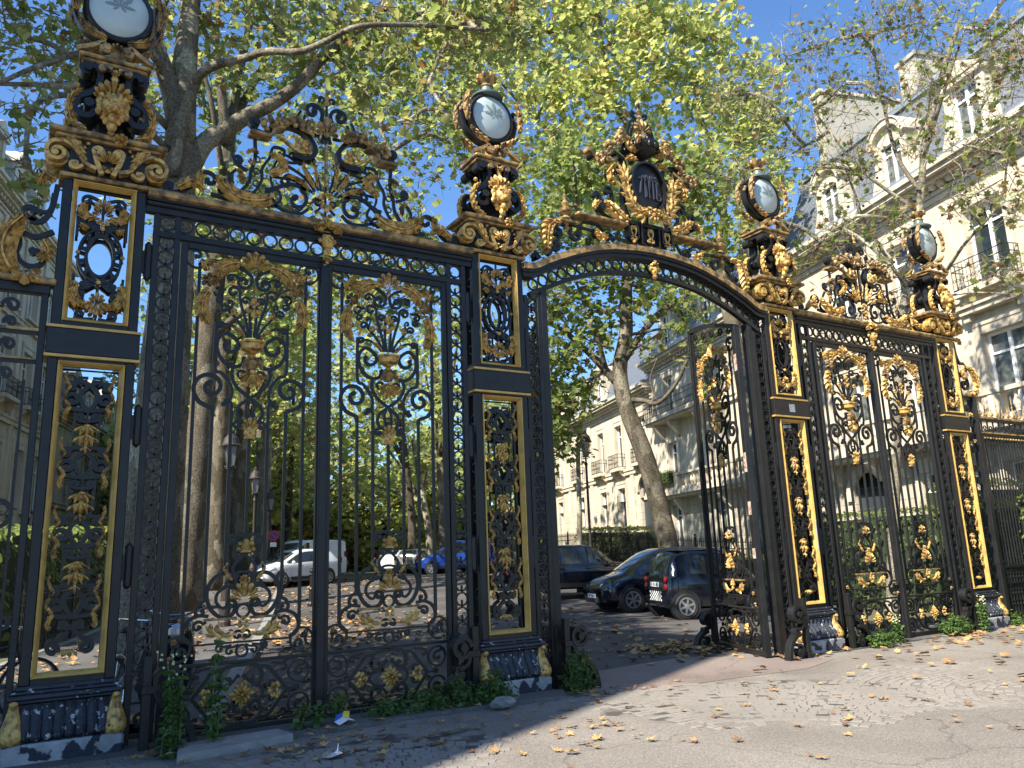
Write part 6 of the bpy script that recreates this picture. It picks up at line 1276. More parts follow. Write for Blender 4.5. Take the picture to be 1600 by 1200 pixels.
# hedges
def hedge(label, pts, w_, h, zb, n, size=.09, seed=1, mats=None, ww=(.8,.15,.05,.0)):
    t = thing('hedge', label, 'hedge', (0,0,0), 0); r = np.random.RandomState(seed); C_ = []; Nn = []
    m = M()
    for (a,b),(c,d) in zip(pts, pts[1:]):
        L_ = math.hypot(c-a,d-b); ux, uy = (c-a)/L_, (d-b)/L_; px, py = -uy, ux
        q = [(a+px*w_*.4*s_+ux*e_, b+py*w_*.4*s_+uy*e_) for s_, e_ in ((-1,0),(1,0),(1,L_),(-1,L_))]
        m.add([(x,y,zb+gz(x,y)) for x,y in q]+[(x,y,zb+gz(x,y)+h*.93) for x,y in q], [(4,5,6,7),(0,1,5,4),(1,2,6,5),(2,3,7,6),(3,0,4,7)])
        k = int(n*L_)
        for _ in range(k):
            u = r.uniform(0,L_); f = r.randint(0,3); s_ = (-.5,.5)[r.randint(0,2)] if f < 2 else r.uniform(-.5,.5); z = r.uniform(0,h) if f < 2 else h
            x = a+ux*u+px*s_*w_; y = b+uy*u+py*s_*w_; C_.append((x+r.normal()*.03,y+r.normal()*.03,zb+gz(x,y)+z+r.normal()*.04)); Nn.append((px*s_*2,py*s_*2,.5) if f < 2 else (0,0,1))
    m.build('twig_core', mat("hedge_core", (.02,.03,.012), .9), t); leaf_cloud('foliage', C_, size, t, seed=seed, w=ww, lobes=False, N_=np.array(Nn)); return t
hedge('tall clipped dark hedge behind the right hand closed gate', [av(-4,16.3)[:2],av(13,16.3)[:2]], 1.0, 2.35, 0, 420, .10, 2)
hedge('clipped hedge behind the spiked fence on the far right', [(17.5,2.2),(23,.9)], 1.0, 2.9, 0, 420, .10, 3, ww=(.6,.3,.1,0))
hedge('low hedge behind the railings beside the leaning plane tree', [av(15,16)[:2],av(21,16)[:2]], 1.2, 1.1, .1, 260, .12, 4, ww=(.5,.3,.1,.1))
hedge('reddish shrub bed under the thin young tree', [av(23,16.2)[:2],av(31,16.2)[:2]], 1.5, 1.9, .1, 240, .16, 5, ww=(.3,.25,.1,.35))
hedge('dark shrubbery behind the left footway railing', [av(10,-5)[:2],av(60,-5)[:2]], 2.2, 2.6, 0, 160, .2, 6)
hedge('dark shrubs closing the far end of the avenue', [av(64,-4)[:2],av(64,30)[:2]], 2.5, 5.0, 0, 150, .25, 7)
hedge('flower box of green plants on the stone balustrade', [av(28.8,20.15)[:2],av(30.8,20.15)[:2]], .5, .55, 4.95-.0-.75, 260, .12, 8)

# weeds
def weed(label, x, y, kind, h, n, seed, spread=.2, cat='plant', z0=.03):
    t = thing('weed', label, cat, (x,y,z0), 0, None); r = random.Random(seed); rr = np.random.RandomState(seed); C_ = []; m = M(); Nn = []
    if kind == 'tall':
        for k in range(n):
            a = r.uniform(0,6.28); bx, by = spread*r.random()*math.cos(a), spread*.5*r.random()*math.sin(a); hh = h*r.uniform(.6,1.0); lx, ly = r.uniform(-.09,.09), r.uniform(-.05,.05)
            P = smooth3([(bx,by,0),(bx+lx*.3,by+ly*.3,hh*.5),(bx+lx,by+ly,hh)], 4); m.tube(P, taper(P,.007,.003), 5)
            for j in range(int(hh*95)):
                u = .06+.94*j/(hh*95); p = np.array(P[int(u*(len(P)-1))]); az = j*2.4; o = np.array([math.cos(az),math.sin(az),0]); C_.append(p+o*.035+np.array([0,0,.01])); Nn.append(o*.5+np.array([0,0,1]))
    else:
        for k in range(n):
            v = rr.normal(size=3); v[2] = abs(v[2]); v /= np.linalg.norm(v); q = r.random()**.4
            p = np.array([v[0]*spread*q, v[1]*spread*.6*q, v[2]*h*q]); m.tube([(p[0]*.3,p[1]*.3,0),tuple(p)],[.004,.002],3,False)
            for j in range(14): C_.append(p*(.45+.6*r.random())+rr.normal(size=3)*.03+np.array([0,0,.02])); Nn.append(np.array([v[0],v[1],1.0]))
    m.build('stems', WEEDST, t); leaf_cloud('leaves', np.array(C_), .075 if kind == 'tall' else .05, t, mats=[WEED,WEEDL], w=(.7,.3), seed=seed, lobes=False, N_=np.array(Nn))
    if kind == 'tall' and n > 3:
        f = M()
        for k in range(22): f.ball(r.uniform(-spread,spread),r.uniform(-.06,.06),h*r.uniform(.72,1.0),.012,5)
        f.build('flower_heads', mat("weed_flower", (.5,.5,.25), .7), t)
    return t
WEEDL = leafmat("weed_leaf_light", (.14,.21,.06), (.2,.3,.08)); WEEDST = mat("weed_stem", (.14,.17,.06), .7)
weed('tall leafy weed with pale flower heads beside the nearest pier', .80,-.52,'tall',.88,6,1,.15)
weed('single tall flowering weed stem before the nearest gate leaf', 1.16,-.44,'tall',1.02,3,2,.05)
weed('short weed stem at the foot of the nearest gate leaf', 1.98,-.33,'tall',.34,2,3,.03)
weed('slender weed beside the meeting bar of the nearest gate', 2.40,-.30,'tall',.46,2,4,.03)
weed('small weed sprig left of the yellow and blue litter', 2.16,-.34,'tall',.28,2,5,.03)
for i, (x, s_) in enumerate(((2.95,.30),(3.35,.34),(3.75,.34),(4.15,.30))): weed(('left end','thick middle','leafy middle','pier end')[i]+' of the green weed mat under the closed gate', x,-.22-.04*i,'bush',.16+.06*i,30+8*i,10+i,s_,z0=.06)
weed('dusty green bush at the base of the buffer by the open gateway', 5.36,-.28,'bush',.50,90,20,.27,z0=.02)
weed('small weed at the foot of the third pier', 10.75,-.1,'tall',.30,4,21,.06)
weed('low green weed clump left under the right hand gate', 11.15,-.28,'bush',.26,60,22,.35)
weed('upright weed in the middle of the right hand gate foot', 11.75,-.18,'tall',.42,5,23,.08)
weed('wide pale green weed clump under the right hand gate', 13.35,-.22,'bush',.34,80,24,.42)
weed('tall weed wrapped round the last buffer stand', 14.05,-.32,'tall',.62,5,25,.09)
weed('little weed clump right of the farthest pier', 15.45,-.15,'bush',.2,30,26,.25)
weed('tiny weed tuft beneath the open leaf among dead leaves', 9.75,1.6,'bush',.12,18,27,.14)
# fallen leaves
def dead_leaf(seed):
    r = random.Random(seed); m = M(); n = 5; pts = []
    tips = [(90,1.0),(40,.85),(140,.85),(-8,.6),(188,.6)]; order = sorted(tips, key=lambda q: q[0]); out = []
    for i, (a, l) in enumerate(order):
        out.append((D2R(a-14), l*.62)); out.append((D2R(a), l*r.uniform(.85,1.1))); out.append((D2R(a+14), l*.62)); 
        if i < 4: out.append((D2R((a+order[i+1][0])/2), .34))
    cu = r.uniform(.15,.5); tw_ = r.uniform(-.4,.4)
    v = [(0,0,.02)]+[(q*math.cos(a), q*math.sin(a), .03+cu*q*q*(.5+.5*math.sin(a*2+seed))+.12*r.random()) for a, q in out]
    k = len(out); m.add(v, [(0,1+i,2+i) for i in range(k-1)]); m.tube([(0,0,.02),(.05,-.45,.06),(.12,-.75,.12)],[.02,.012,.01],4); return m
dls = []
for i in range(9): o_ = dead_leaf(i).build('fallen_leaf', DEAD[i % 3]); dls.append(o_)
glabel = 'dry brown plane tree leaf lying on the paving'
spots = []
R7 = random.Random(77)
clusters = [(1.2,-.55,.35,26),(1.7,-.9,.5,18),(2.3,-.75,.35,16),(2.0,-1.3,.3,12),(3.0,-1.1,.45,14),(2.8,-1.6,.35,12),(4.6,-1.0,.5,10),(5.6,-.55,.30,26),(4.2,-1.9,.35,14),(3.9,-2.4,.5,14),(9.6,-.1,.5,16),(9.2,1.6,.6,28),(12.2,-.75,.9,34),(13.6,-.6,.9,30),(15.0,-.7,.8,24),(4.0,-.42,.5,8),(3.3,-.45,.5,8)]
for cx, cy, s_, n in clusters:
    for k in range(n): spots.append((cx+R7.gauss(0,s_), cy+R7.gauss(0,s_*.45)))
while len(spots) < 520: spots.append((R7.uniform(1,15), R7.uniform(-4.6,-.4)))
spots = [s_ for s_ in spots if math.hypot(s_[0]+.4, s_[1]+8.4) > 3.4]
spots.sort(key=lambda p: math.hypot(p[0]+.4, p[1]+8.4)); near = spots[:296]; far = spots[296:]
for i, (x, y) in enumerate(near):
    src = dls[i % 9]; o_ = src if i < 9 else src.copy()
    if i >= 9: COL.objects.link(o_)
    s_ = R7.uniform(.04,.11); z = .034 if y < -.65 or x > 5 else .066
    if y > .5 and x > 5.5: z = .03
    o_.location = (x,y,z); o_.scale = (s_,s_*R7.uniform(.8,1.1),s_*R7.uniform(.5,1.3)); o_.rotation_euler = (R7.uniform(-.3,.3),R7.uniform(-.3,.3),R7.uniform(0,6.28)); tag(o_, glabel, 'leaf', 'fallen plane leaves on the paving')
# leaf litter further back
r = np.random.RandomState(9); C_ = []
for x, y in far: C_.append((x,y,.05))
def lit(n, s0, s1, n0, n1, dens=None):
    k = 0
    while k < n:
        s_, q = r.uniform(s0,s1), r.uniform(n0,n1); x, y, _ = av(s_,q)
        if y < .6: continue
        if dens and r.rand() > dens(s_,q): k += .3; continue
        C_.append((x,y,gz(x,y)+.03+(.11 if q < 1 else 0))); k += 1
lit(1100, 1, 16, 1.2, 9, lambda s_,q: 1 if q < 3.6 else .12); lit(1300, 8, 34, .8, 13, lambda s_,q: .12+.88*math.exp(-((q-3)/2.5)**2)); lit(900, 1, 40, -2.8, 1.0); lit(120, 6, 14, 4, 9.5)
for _ in range(420): x, y = 9.4+r.normal()*.7, 1.9+r.normal()*.45; C_.append((x,y,.03))
for _ in range(500): x, y = r.uniform(.8,4.6), .25+abs(r.normal())*.5; C_.append((x,y,.085))
N0 = np.zeros((len(C_),3)); N0[:,2] = 1.4
o_ = leaf_cloud('leaf_litter', C_, .115, None, mats=DEAD, w=(.4,.3,.3), seed=4, N_=N0); tag(o_, 'scattered dead leaves covering the road behind the gates', 'leaves', kind='stuff')
# litter
t = thing('crumpled_packet', 'crumpled yellow, blue and white packet before the meeting bar', 'litter', (2.42,-.42,.075), .3)
m = M(); m.add([(-.10,-.05,0),(0,-.055,.035),(.10,-.04,.01),(.09,.05,.03),(0,.045,.05),(-.09,.05,.02)],[(0,1,4,5),(1,2,3,4)]); m.build('white_side', WHT, t)
m = M(); m.add([(-.09,.05,.022),(0,.045,.052),(-.01,.02,.10),(-.08,.03,.085)],[(0,1,2,3)]); m.build('blue_flap', mat("blue_print", (.02,.08,.45), .4), t)
m = M(); m.add([(0,.045,.053),(.09,.05,.032),(.08,.03,.095),(.0,.02,.11)],[(0,1,2,3)]); m.build('yellow_flap', mat("yellow_print", (.75,.6,.08), .4), t)
m = M(); rq = random.Random(4); v = []; 
for i in range(5):
    for j in range(4): v.append((-.13+i*.065+rq.uniform(-.02,.02), -.05+j*.035+rq.uniform(-.01,.01), rq.uniform(0,.05)))
m.add(v, [(i*4+j,i*4+j+4,i*4+j+5,i*4+j+1) for i in range(4) for j in range(3)]); m.tube([(0,0,.02),(.01,.01,.10)],[.012,.004],4)
tag(m.build('crumpled_foil', mat("foil", (.7,.7,.72), .25, .9), None, (1.98,-1.50,.03)), 'crumpled silver foil wrapper in the shade near the kerb', 'litter')
m = M(); m.ball(0,0,.05,.10,10,1.6,.9,.65); v = m.v; m.v = [(x+rq.uniform(-.012,.012),y+rq.uniform(-.012,.012),z+rq.uniform(-.008,.008)) for x,y,z in v]
tag(m.build('broken_stone', mat("rubble", (.24,.235,.22), .9, 0, (9,(.14,.14,.13),.35,.6),(30,.5)), None, (4.12,-.62,.04)), 'loose grey stone in front of the second pier', 'stone')
# ------------------------------------------------------------ vehicles
PB = mat("black_car_paint", (.006,.008,.014), .08, 0, None, None, .9); PWt = mat("white_car_paint", (.62,.64,.66), .15, 0, None, None, .7); PBL = mat("blue_car_paint", (.01,.045,.28), .12, 0, None, None, .8)
PGR = mat("grey_car_paint", (.16,.165,.16), .2, .3); PSI = mat("silver_car_paint", (.38,.39,.38), .2, .5); TAIL = mat("tail_lamp", (.16,.008,.008), .2); ROOFG = mat("grey_roof_panel", (.10,.095,.09), .35)
def car(name, label, x, y, heading, L, W, H, st, side, wind, rear, paint, wheels, wr=.31, gear=None, group=None):
    """st: stations along the length (rear to front): (x, z_bottom, z_belt, z_top, half width, half roof width)"""
    t = thing(name, label, 'car' if name != 'van' else 'van', (x,y,gz(x,y)+.012), heading, group)
    K = [tuple(p) for p in cr([np.array(q) for q in st], 4)]
    xs = [k[0] for k in K]
    def sec(xx):
        v = [np.interp(xx, xs, [k[i] for k in K]) for i in range(1,6)]; zb, zl, zt, wb, wt = v
        return [(wb*.80,zb),(wb*.97,zb+.07),(wb,zb+.26),(wb*1.0,(zb+.26+zl)/2),(wb*.985,zl-.07),(wb*.95,zl),(wt,zt-.07),(wt*.88,zt-.012),(wt*.5,zt+.012),(0,zt+.02)]
    m = M(); n = len(K); S_ = [sec(k[0]) for k in K]; k_ = 10
    for i in range(n):
        m.v += [(xs[i], a, b) for a, b in S_[i]]+[(xs[i], -a, b) for a, b in S_[i][-2::-1]]
    r = 2*k_-1
    for i in range(n-1):
        for j in range(r-1): a = i*r+j; m.f.append((a, a+r, a+r+1, a+1))
        m.f.append((i*r+r-1, (i+1)*r+r-1, (i+1)*r, i*r))
    m.f.append(tuple(range(r))); m.f.append(tuple(range((n-1)*r, n*r))[::-1])
    o = m.build('body', paint, t, smooth=True); sharp(o, 32)
    def lerp(a, b, u): return (a[0]+(b[0]-a[0])*u, a[1]+(b[1]-a[1])*u)
    for (xa, xb) in side:
        for sg in (1,-1):
            g = M(); ns = 6
            for i in range(ns+1):
                xx = xa+(xb-xa)*i/ns; q = sec(xx); lo = lerp(q[5],q[6],.08); hi = lerp(q[5],q[6],.94); g.v += [(xx, sg*(lo[0]+.006), lo[1]), (xx, sg*(hi[0]+.006), hi[1])]
            for i in range(ns): a = 2*i; f = (a,a+2,a+3,a+1); g.f.append(f if sg < 0 else f[::-1])
            g.build('side_window', CGL, t)
    for (xa, xb), nm in ((wind,'windscreen'),(rear,'rear_window')):
        if xa is None: continue
        g = M(); ns = 5
        for i in range(ns+1):
            xx = xa+(xb-xa)*i/ns; q = sec(xx); row = [lerp(q[6],q[7],.5), q[7], q[8], q[9]]
            g.v += [(xx, a*.96, b+.010) for a, b in row]+[(xx, -a*.96, b+.010) for a, b in row[-2::-1]]
        for i in range(ns):
            for j in range(6): a = i*7+j; g.f.append((a,a+7,a+8,a+1))
        g.build(nm, CGL, t, smooth=True)
    for wx in wheels:
        q = sec(wx)
        for sg in (1,-1):
            a = M(); yb = sg*(q[2][0]+.004); a.cyl(wx, wr+.02, wr+.055, yb-.20 if sg > 0 else yb, yb if sg > 0 else yb+.20, 28); a.build('wheel_arch', TRIM, t)
            w_ = M(); w_.lathey([(wr*.62,-.09),(wr*.9,-.10),(wr,-.07),(wr,.07),(wr*.9,.10),(wr*.62,.09)],0,0,28); wo = w_.build('wheel', RUB, t, (wx, sg*(q[2][0]-.075), wr), smooth=True); sharp(wo)
            h = M(); yy = .088 if sg > 0 else -.088; h.ring(0,0,wr*.63,.03,.03,yy,24); h.cyl(0,0,wr*.16,yy-.02,yy+.02,10)
            for k in range(6):
                a_ = 2*math.pi*k/6+.3; h.rib([(wr*.1*math.cos(a_),wr*.1*math.sin(a_)),(wr*.62*math.cos(a_),wr*.62*math.sin(a_))], .05,.02,yy+.004)
            h.cyl(0,0,wr*.6,yy-.03 if sg > 0 else yy+.028,yy-.028 if sg > 0 else yy+.03,20) if False else None
            h.build('rim', RIM, wo)
    front = max(xs); back = min(xs)
    G = dict(head=.72, tail=.9, headw=.34, plate=True); G.update(gear or {})
    for sg in (1,-1):
        q = sec(front-.14); hx = front-.20; hz = G['head']; yw = sec(hx)[4][0]
        m = M(); m.add([(front-.04,sg*yw*.52,hz-.06),(front-.42,sg*(sec(front-.42)[4][0]+.008),hz+.05),(front-.46,sg*(sec(front-.46)[4][0]*.93),hz+.13),(front-.09,sg*yw*.55,hz+.05),(front-.18,sg*(yw+.004),hz-.05)], [(0,4,1,2,3) if sg < 0 else (3,2,1,4,0)]); m.build('headlight', LAMPG, t)
        m = M(); q = sec(back+.05)
        if G.get('round'):
            for zz in (G['tail'], G['tail']-.17): m.lathey([(.075,-.03),(.08,0),(.05,.03)],0,0,14); m.v = [(back+.10-(p[1])*1.0, sg*(q[4][0]*.86)+p[0], zz+p[2]) if len(p) == 3 and abs(p[1]) < .04 and abs(p[0]) < .09 and abs(p[2]) < .09 else p for p in m.v]
        else: m.bev(back-.01,back+.16,min(sg*q[4][0]*.78,sg*(q[4][0]+.012)),max(sg*q[4][0]*.78,sg*(q[4][0]+.012)),G['tail']-.10,G['tail']+.14,.015)
        if not G.get('notail'): m.build('tail_light', TAIL, t)
        mx = side[-1][1]-.18; q = sec(mx); m = M(); m.ball(mx,sg*(q[5][0]+.10),q[5][1]+.05,.09,8,.7,1,.75); m.build('wing_mirror', paint, t)
        m = M(); hx = (side[0][0]+side[-1][1])/2
        for xx in (hx-.45, hx+.45) if L > 3.5 else (hx-.3,): q = sec(xx); m.box(xx-.09,xx+.09,sg*q[4][0]-.02,sg*q[4][0]+.02,q[4][1]-.05,q[4][1]-.025)
        m.build('door_handle', CHROME if paint in (PWt,PBL) else paint, t)
        m = M()
        for xx in [side[0][1]+.03, side[-1][1]-.10] if len(side) > 1 else [side[0][0]+.02, side[0][1]-.05]:
            for i in range(8):
                a, b = sec(xx)[1+i//2 if i < 8 else 4], None
            q = sec(xx); 
            for (a, b) in zip(q[1:5], q[2:6]): m.add([(xx-.005,sg*(a[0]+.002),a[1]),(xx+.005,sg*(a[0]+.002),a[1]),(xx+.005,sg*(b[0]+.002),b[1]),(xx-.005,sg*(b[0]+.002),b[1])], [(0,1,2,3)])
        m.build('door_seam', TRIM, t)
        m = M(); m.v = []; 
        for i in range(5): 
            xx = wheels[0]+wr+.1+(wheels[1]-wheels[0]-2*wr-.2)*i/4; q = sec(xx); m.v += [(xx,sg*(q[1][0]+.004),q[1][1]-.01),(xx,sg*(q[2][0]+.012),q[2][1]-.06)]
        m.f = [(2*i,2*i+2,2*i+3,2*i+1) for i in range(4)]; m.build('sill', TRIM, t)
    q = sec(front-.05); m = M(); m.bev(front-.06,front+.012,-q[4][0]*.62,q[4][0]*.62,.26,.42,.01); m.bev(front-.10,front-.005,-q[4][0]*.42,q[4][0]*.42,.56,.66,.01); m.build('grille', TRIM, t)
    if G['plate']:
        for xx, zz in ((front+.016,.44),(back-.016,G.get('pz',.62))):
            m = M(); m.box(xx-.006,xx+.006,-.26,.26,zz-.055,zz+.055); po = m.build('number_plate', PLATE, t); m = M(); r_ = random.Random(int(L*100)); sgn = 1 if xx > 0 else -1
            for k in range(7): m.box(xx+sgn*.0062,xx+sgn*.0072,-.2+k*.06,-.2+k*.06+.035,zz-.032,zz+.032) if k not in (2,5) else None
            m.build('plate_characters', TRIM, po)
    return t, sec
def ang_(v): return math.atan2(v.y, v.x)
HN = ang_(NN); HMN = ang_(-NN); HD = ang_(DD)
def P_(s_, n_): p = av(s_, n_); return p[0], p[1]
# black people carrier nosing left
st = [(-2.08,.38,.80,.86,.74,.6),(-2.05,.30,.98,1.35,.80,.62),(-1.85,.24,1.0,1.56,.85,.62),(-1.2,.22,.99,1.62,.88,.63),(-.2,.21,.97,1.63,.88,.64),(.35,.21,.95,1.56,.88,.62),(1.15,.21,.93,1.10,.87,.66),(1.35,.22,.90,1.0,.86,.66),(1.85,.25,.76,.86,.82,.60),(2.03,.32,.60,.70,.74,.5),(2.10,.38,.48,.55,.62,.42)]
x, y = P_(12.95,11.75); car('people_carrier', 'black people carrier parked nose out between the other black cars', x, y, HMN+.05, 4.2, 1.76, 1.63, st, [(-1.75,-.85),(-.78,.1),(.17,1.02)], (.42,1.2), (-2.04,-1.86), PB, (-1.28,1.3), .325, dict(head=.70), 'cars parked in the avenue')
# small black city car, rear towards us
st = [(-1.33,.40,.62,.66,.66,.5),(-1.30,.30,.86,.92,.72,.55),(-1.22,.26,.96,1.10,.755,.58),(-.98,.24,.99,1.52,.78,.60),(-.3,.22,.98,1.56,.78,.61),(.35,.22,.95,1.50,.78,.60),(.95,.24,.90,1.02,.77,.58),(1.22,.28,.70,.84,.72,.5),(1.34,.36,.50,.60,.62,.42)]
x, y = P_(10.05,11.62); cc, sec_ = car('city_car', 'tiny black city car seen from behind, with a white checkered panel', x, y, HN-.04, 2.7, 1.56, 1.56, st, [(-.72,-.30),(-.22,.78)], (.42,1.0), (-1.225,-1.0), PB, (-.90,.93), .30, dict(head=.72, tail=.90, pz=.80, notail=True), 'cars parked in the avenue')
m = M()
for i in range(11):
    for j in range(5):
        if (i+j) % 2 == 0: m.add([(-1.338,-.36+i*.066,.42+j*.045),(-1.338,-.36+i*.066+.066,.42+j*.045),(-1.338,-.36+i*.066+.066,.465+j*.045),(-1.338,-.36+i*.066,.465+j*.045)], [(0,1,2,3)])
m.build('checkered_panel', WHT, cc)
m = M()
for sg in (1,-1):
    for zz in (.92,.75):
        q = M(); q.lathey([(.075,0),(.078,-.03),(.045,-.055),(.005,-.06)],0,0,14); m.add([(-1.30+p[1], sg*.62+p[0], zz+p[2]) for p in q.v], q.f)
m.build('tail_light', TAIL, cc)
m = M(); m.box(-.95,.30,-.52,.52,1.578,1.584); m.build('grey_roof', ROOFG, cc)
# black SUV
st = [(-2.22,.45,.85,.92,.78,.6),(-2.18,.36,1.02,1.25,.84,.62),(-1.95,.32,1.05,1.52,.88,.62),(-1.1,.30,1.05,1.66,.91,.64),(-.2,.29,1.03,1.68,.91,.65),(.4,.29,1.01,1.60,.91,.64),(1.05,.29,1.0,1.14,.90,.68),(1.3,.30,.98,1.07,.89,.68),(1.95,.33,.88,.97,.85,.62),(2.15,.40,.70,.8,.78,.55),(2.22,.46,.55,.62,.66,.45)]
x, y = P_(17.5,10.85); car('suv', 'glossy black SUV farther back, partly hidden by the second pier', x, y, HN, 4.45, 1.84, 1.68, st, [(-1.7,-.85),(-.78,.08),(.15,.95)], (.45,1.08), (-2.1,-1.9), PB, (-1.35,1.38), .35, dict(head=.85), 'cars parked in the avenue')
# white hatchback and white van
st = [(-1.98,.38,.70,.76,.72,.6),(-1.95,.30,.92,1.02,.80,.62),(-1.80,.26,.98,1.20,.84,.62),(-1.45,.22,1.0,1.42,.86,.60),(-.7,.20,.97,1.50,.86,.61),(-.1,.20,.95,1.49,.86,.61),(.3,.20,.93,1.40,.86,.60),(1.05,.20,.90,1.0,.85,.64),(1.5,.22,.80,.88,.82,.6),(1.85,.28,.64,.72,.76,.5),(1.99,.36,.50,.56,.64,.42)]
ha = math.atan2(-.40,-.917)
car('hatchback', 'white three door hatchback parked behind the bars of the nearest gate', 9.35, 25.9, ha, 4.0, 1.74, 1.5, st, [(-1.25,-.62),(-.52,.92)], (.38,1.1), (-1.78,-1.45), PWt, (-1.2,1.24), .31, dict(head=.72,tail=.98), 'cars parked in the avenue')
st = [(-2.1,.40,1.0,1.70,.80,.70),(-2.06,.30,1.1,1.84,.86,.76),(-1.2,.25,1.1,1.88,.88,.78),(0,.25,1.08,1.87,.88,.77),(.35,.25,1.05,1.80,.88,.72),(1.15,.25,1.0,1.12,.87,.68),(1.6,.26,.88,1.0,.84,.62),(1.98,.32,.70,.8,.78,.52),(2.1,.38,.52,.6,.64,.42)]
car('van', 'white delivery van just behind the white hatchback', 10.3, 28.3, ha, 4.2, 1.78, 1.88, st, [(.10,.95)], (.42,1.18), (None,None), PWt, (-1.35,1.3), .31, dict(tail=1.2), 'cars parked in the avenue')
# blue people carrier, grey and silver cars beyond
st = [(-2.2,.40,.9,1.1,.80,.6),(-2.12,.30,1.05,1.5,.86,.64),(-1.9,.26,1.06,1.68,.88,.66),(-.5,.24,1.04,1.74,.90,.68),(.1,.24,1.02,1.70,.90,.66),(1.25,.24,.96,1.08,.89,.66),(1.8,.28,.84,.92,.86,.6),(2.12,.36,.62,.7,.76,.5),(2.2,.42,.5,.56,.64,.42)]
x, y = P_(36.1,10.1); car('people_carrier', 'blue people carrier parked farther along the avenue', x, y, HMN, 4.4, 1.8, 1.74, st, [(-1.8,-.95),(-.88,.0),(.07,1.1)], (.15,1.3), (-2.1,-1.92), PBL, (-1.35,1.4), .32, dict(head=.78), 'cars parked in the avenue')
st = [(-2.0,.36,.85,.95,.74,.6),(-1.9,.28,.95,1.15,.82,.62),(-1.5,.24,.96,1.36,.84,.60),(-.3,.22,.94,1.44,.85,.61),(.3,.22,.92,1.36,.85,.60),(1.0,.22,.88,.98,.84,.64),(1.6,.25,.78,.86,.80,.58),(1.98,.34,.56,.64,.68,.44)]
x, y = P_(39.3,10.3); car('saloon', 'dark grey car between the blue people carrier and the silver estate', x, y, HMN, 4.0, 1.7, 1.44, st, [(-1.3,-.5),(-.42,.85)], (.35,1.05), (-1.88,-1.5), PGR, (-1.2,1.25), .30, None, 'cars parked in the avenue')
x, y = P_(41.8,8.9); car('estate_car', 'silver grey car seen from behind near the end of the avenue', x, y, HD-.5, 4.0, 1.7, 1.5, st, [(-1.3,-.5),(-.42,.85)], (.35,1.05), (-1.98,-1.5), PSI, (-1.2,1.25), .30, None, 'cars parked in the avenue')
x, y = P_(44.5,7.9); car('hatchback', 'small white car with red lamps left of the silver grey car', x, y, HD-.4, 3.6, 1.6, 1.48, st, [(-1.3,-.5),(-.42,.85)], (.35,1.05), (-1.98,-1.5), PWt, (-1.2,1.25), .28, dict(tail=1.05), 'cars parked in the avenue')

# ------------------------------------------------------------ street furniture
LANTG = mat("lantern_pane", (.20,.21,.20), .15, 0, None, None, .7)
LAMPIR = mat("brown_iron", (.035,.026,.023), .6)
def lamp(label, x, y, h):
    t = thing('street_lamp', label, 'street lamp', (x,y,gz(x,y)+.1), 0, 'street lamps along the avenue')
    m = M(); m.lathe([(.16,0),(.16,.12),(.12,.2),(.16,.5),(.11,.62),(.12,.9),(.07,1.05),(.075,1.3),(.05,1.5),(.045,h-1.25),(.07,h-1.2),(.035,h-1.1),(.03,h-.92)],0,0,14); m.build('post', LAMPIR, t, smooth=False)
    m = M()
    for k in range(4):
        a = math.pi/4+k*math.pi/2; c, s_ = math.cos(a), math.sin(a); m.tube([(.10*c,.10*s_,h-.92),(.20*c,.20*s_,h-.38)], .012, 4); m.tube([(.03*c,.03*s_,h-1.0),(.16*c,.16*s_,h-.95),(.13*c,.13*s_,h-.90)], .014, 4)
    m.lathe([(.15,0),(.15,.03)],0,0,4,h-.93); m.build('lantern_frame', LAMPIR, t)
    m = M(); m.lathe([(.09,0),(.18,.53)],0,0,4,h-.91); m.v = [(x_*.74-y_*.67, x_*.67+y_*.74, z_) for x_,y_,z_ in m.v]; m.build('lantern_glass', LANTG, t)
    m = M(); m.lathe([(.25,0),(.26,.03),(.22,.07),(.18,.22),(.11,.30),(.08,.34),(.09,.40),(.04,.44),(.0,.5)],0,0,16,h-.39); m.build('bell_cap', LAMPIR, t, smooth=False); return t
lamp('tall Paris street lamp in front of the farthest mansion, right of the second pier', 16.85, 14.85, 4.05+1.55)
lamp('street lamp nearest on the left footway, seen through the first gate leaf', 4.0, 13.1, 4.95)
lamp('street lamp beyond the nearest one on the left footway', 6.9, 22.7, 4.6)
lamp('small distant street lamp above the no parking sign', 8.95, 28.4, 4.1)
t = thing('no_parking_sign', 'round blue and red no parking sign on a dark post behind the bars', 'sign', (8.6,26.4,gz(8.6,26.4)+.1), math.atan2(-8.4-26.4,-.4-8.6)+math.pi/2)
m = M(); m.tube([(0,0,0),(0,0,2.25)], .035, 8); m.build('post', IRON, t)
m = M(); m.cyl(0,2.02,.225,-.05,-.04,24); m.build('red_ring', mat("sign_red", (.45,.01,.02), .4), t); m = M(); m.cyl(0,2.02,.17,-.056,-.051,24); m.build('blue_disc', mat("sign_blue", (.03,.03,.20), .4), t)
m = M(); m.rib([(-.12,2.14),(.12,1.90)], .045,.004,-.060); m.build('red_bar', mat("sign_red_bar", (.45,.01,.02), .4), t); m = M(); m.box(-.13,.13,-.05,-.04,1.55,1.74); m.build('plaque', WHT, t)
t = thing('bollard', 'slender black cast iron bollard in front of the white hatchback', 'bollard', (7.53,17.36,gz(7.53,17.36)), 0)
m = M(); m.lathe([(.13,0),(.13,.1),(.09,.16),(.08,.5),(.10,.55),(.07,.6),(.07,.95),(.10,1.0),(.06,1.05)],0,0,12); m.build('post', IRON, t); m = M(); m.ball(0,0,1.12,.09,10); m.build('knob', IRON, t)

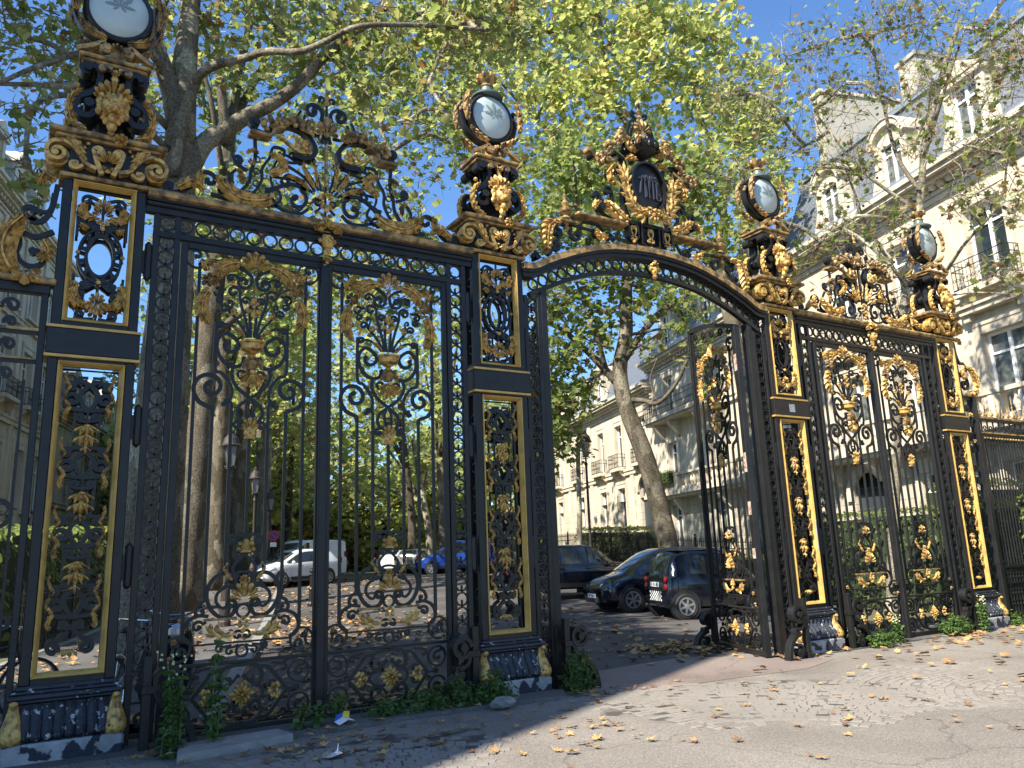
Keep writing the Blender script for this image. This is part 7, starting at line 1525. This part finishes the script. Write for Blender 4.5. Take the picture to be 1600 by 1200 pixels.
def bicycle(label, x, y, rz, col, z=0.02):
    t = thing('bicycle', label, 'bicycle', (x,y,z), rz, 'bicycles parked behind the nearest gate')
    for wx in (-.52,.52):
        m = M(); m.ring(wx,.34,.325,.03,.03,0,28); o = m.build('wheel', RUB, t); m = M()
        for k in range(14): a = 2*math.pi*k/14; m.tube([(wx,0,.34),(wx+.31*math.cos(a),0,.34+.31*math.sin(a))], .003, 3, False)
        m.ring(wx,.34,.305,.012,.02,0,24); m.build('rim', CHROME, o)
    m = M()
    for p in ([(-.52,0,.34),(-.1,0,.32),(.38,0,.72)],[(-.52,0,.34),(-.22,0,.78)],[(-.1,0,.32),(-.24,0,.90)],[(-.22,0,.76),(.36,0,.82)],[(.52,0,.34),(.38,0,.72),(.34,0,.98)]): m.tube(p, .018, 7)
    m.build('frame', col, t); m = M(); m.tube([(.22,-.28,1.04),(.36,-.22,1.02),(.36,0,1.0),(.36,.22,1.02),(.22,.28,1.04)], .013, 6); m.build('handlebar', CHROME, t)
    m = M(); m.ball(-.26,0,.95,.09,8,1.5,.9,.45); m.build('saddle', TRIM, t); m = M(); m.ball(-.62,0,.74,.045,6,.6,1.2,1); m.build('rear_light', RED, t)
    m = M(); m.rib([( -.52+.37*math.cos(a), .34+.37*math.sin(a)) for a in np.linspace(.6,2.8,10)], .012,.06); m.build('mudguard', WHT, t); return t
bicycle('bicycle with a chrome handlebar behind the ring strip of the nearest gate', .75, 2.0, 1.1, TRIM)
bicycle('bicycle with a red rear light left of the nearest pier', -.75, 2.3, .35, TRIM)
t = thing('motor_scooter', 'black motor scooter parked behind the nearest gate leaf corner', 'scooter', (1.35,2.9,.02), -1.75)
for wx in (-.62,.62):
    m = M(); m.lathey([(.13,-.05),(.24,-.06),(.26,0),(.24,.06),(.13,.05)],wx,.26,22); m.build('wheel', RUB, t)
m = M(); v = cr([np.array(q) for q in ((-.85,.62,.14),(-.6,.78,.20),(-.2,.78,.19),(0,.40,.20),(.3,.30,.20),(.42,.60,.22),(.50,.95,.16))],4); m.tube([(a,0,b) for a,b,c in v],[c for a,b,c in v],10); m.build('body', PB, t, smooth=True)
m = M(); m.ball(-.35,0,.93,.16,10,2.2,.8,.4); m.build('seat', TRIM, t); m = M(); m.tube([(.40,-.32,1.10),(.50,-.1,1.04),(.50,.1,1.04),(.40,.32,1.10)],.016,6); m.build('handlebar', CHROME, t); m = M(); m.ball(.62,0,.85,.10,8,.6,1,1); m.build('headlight', LAMPG, t);
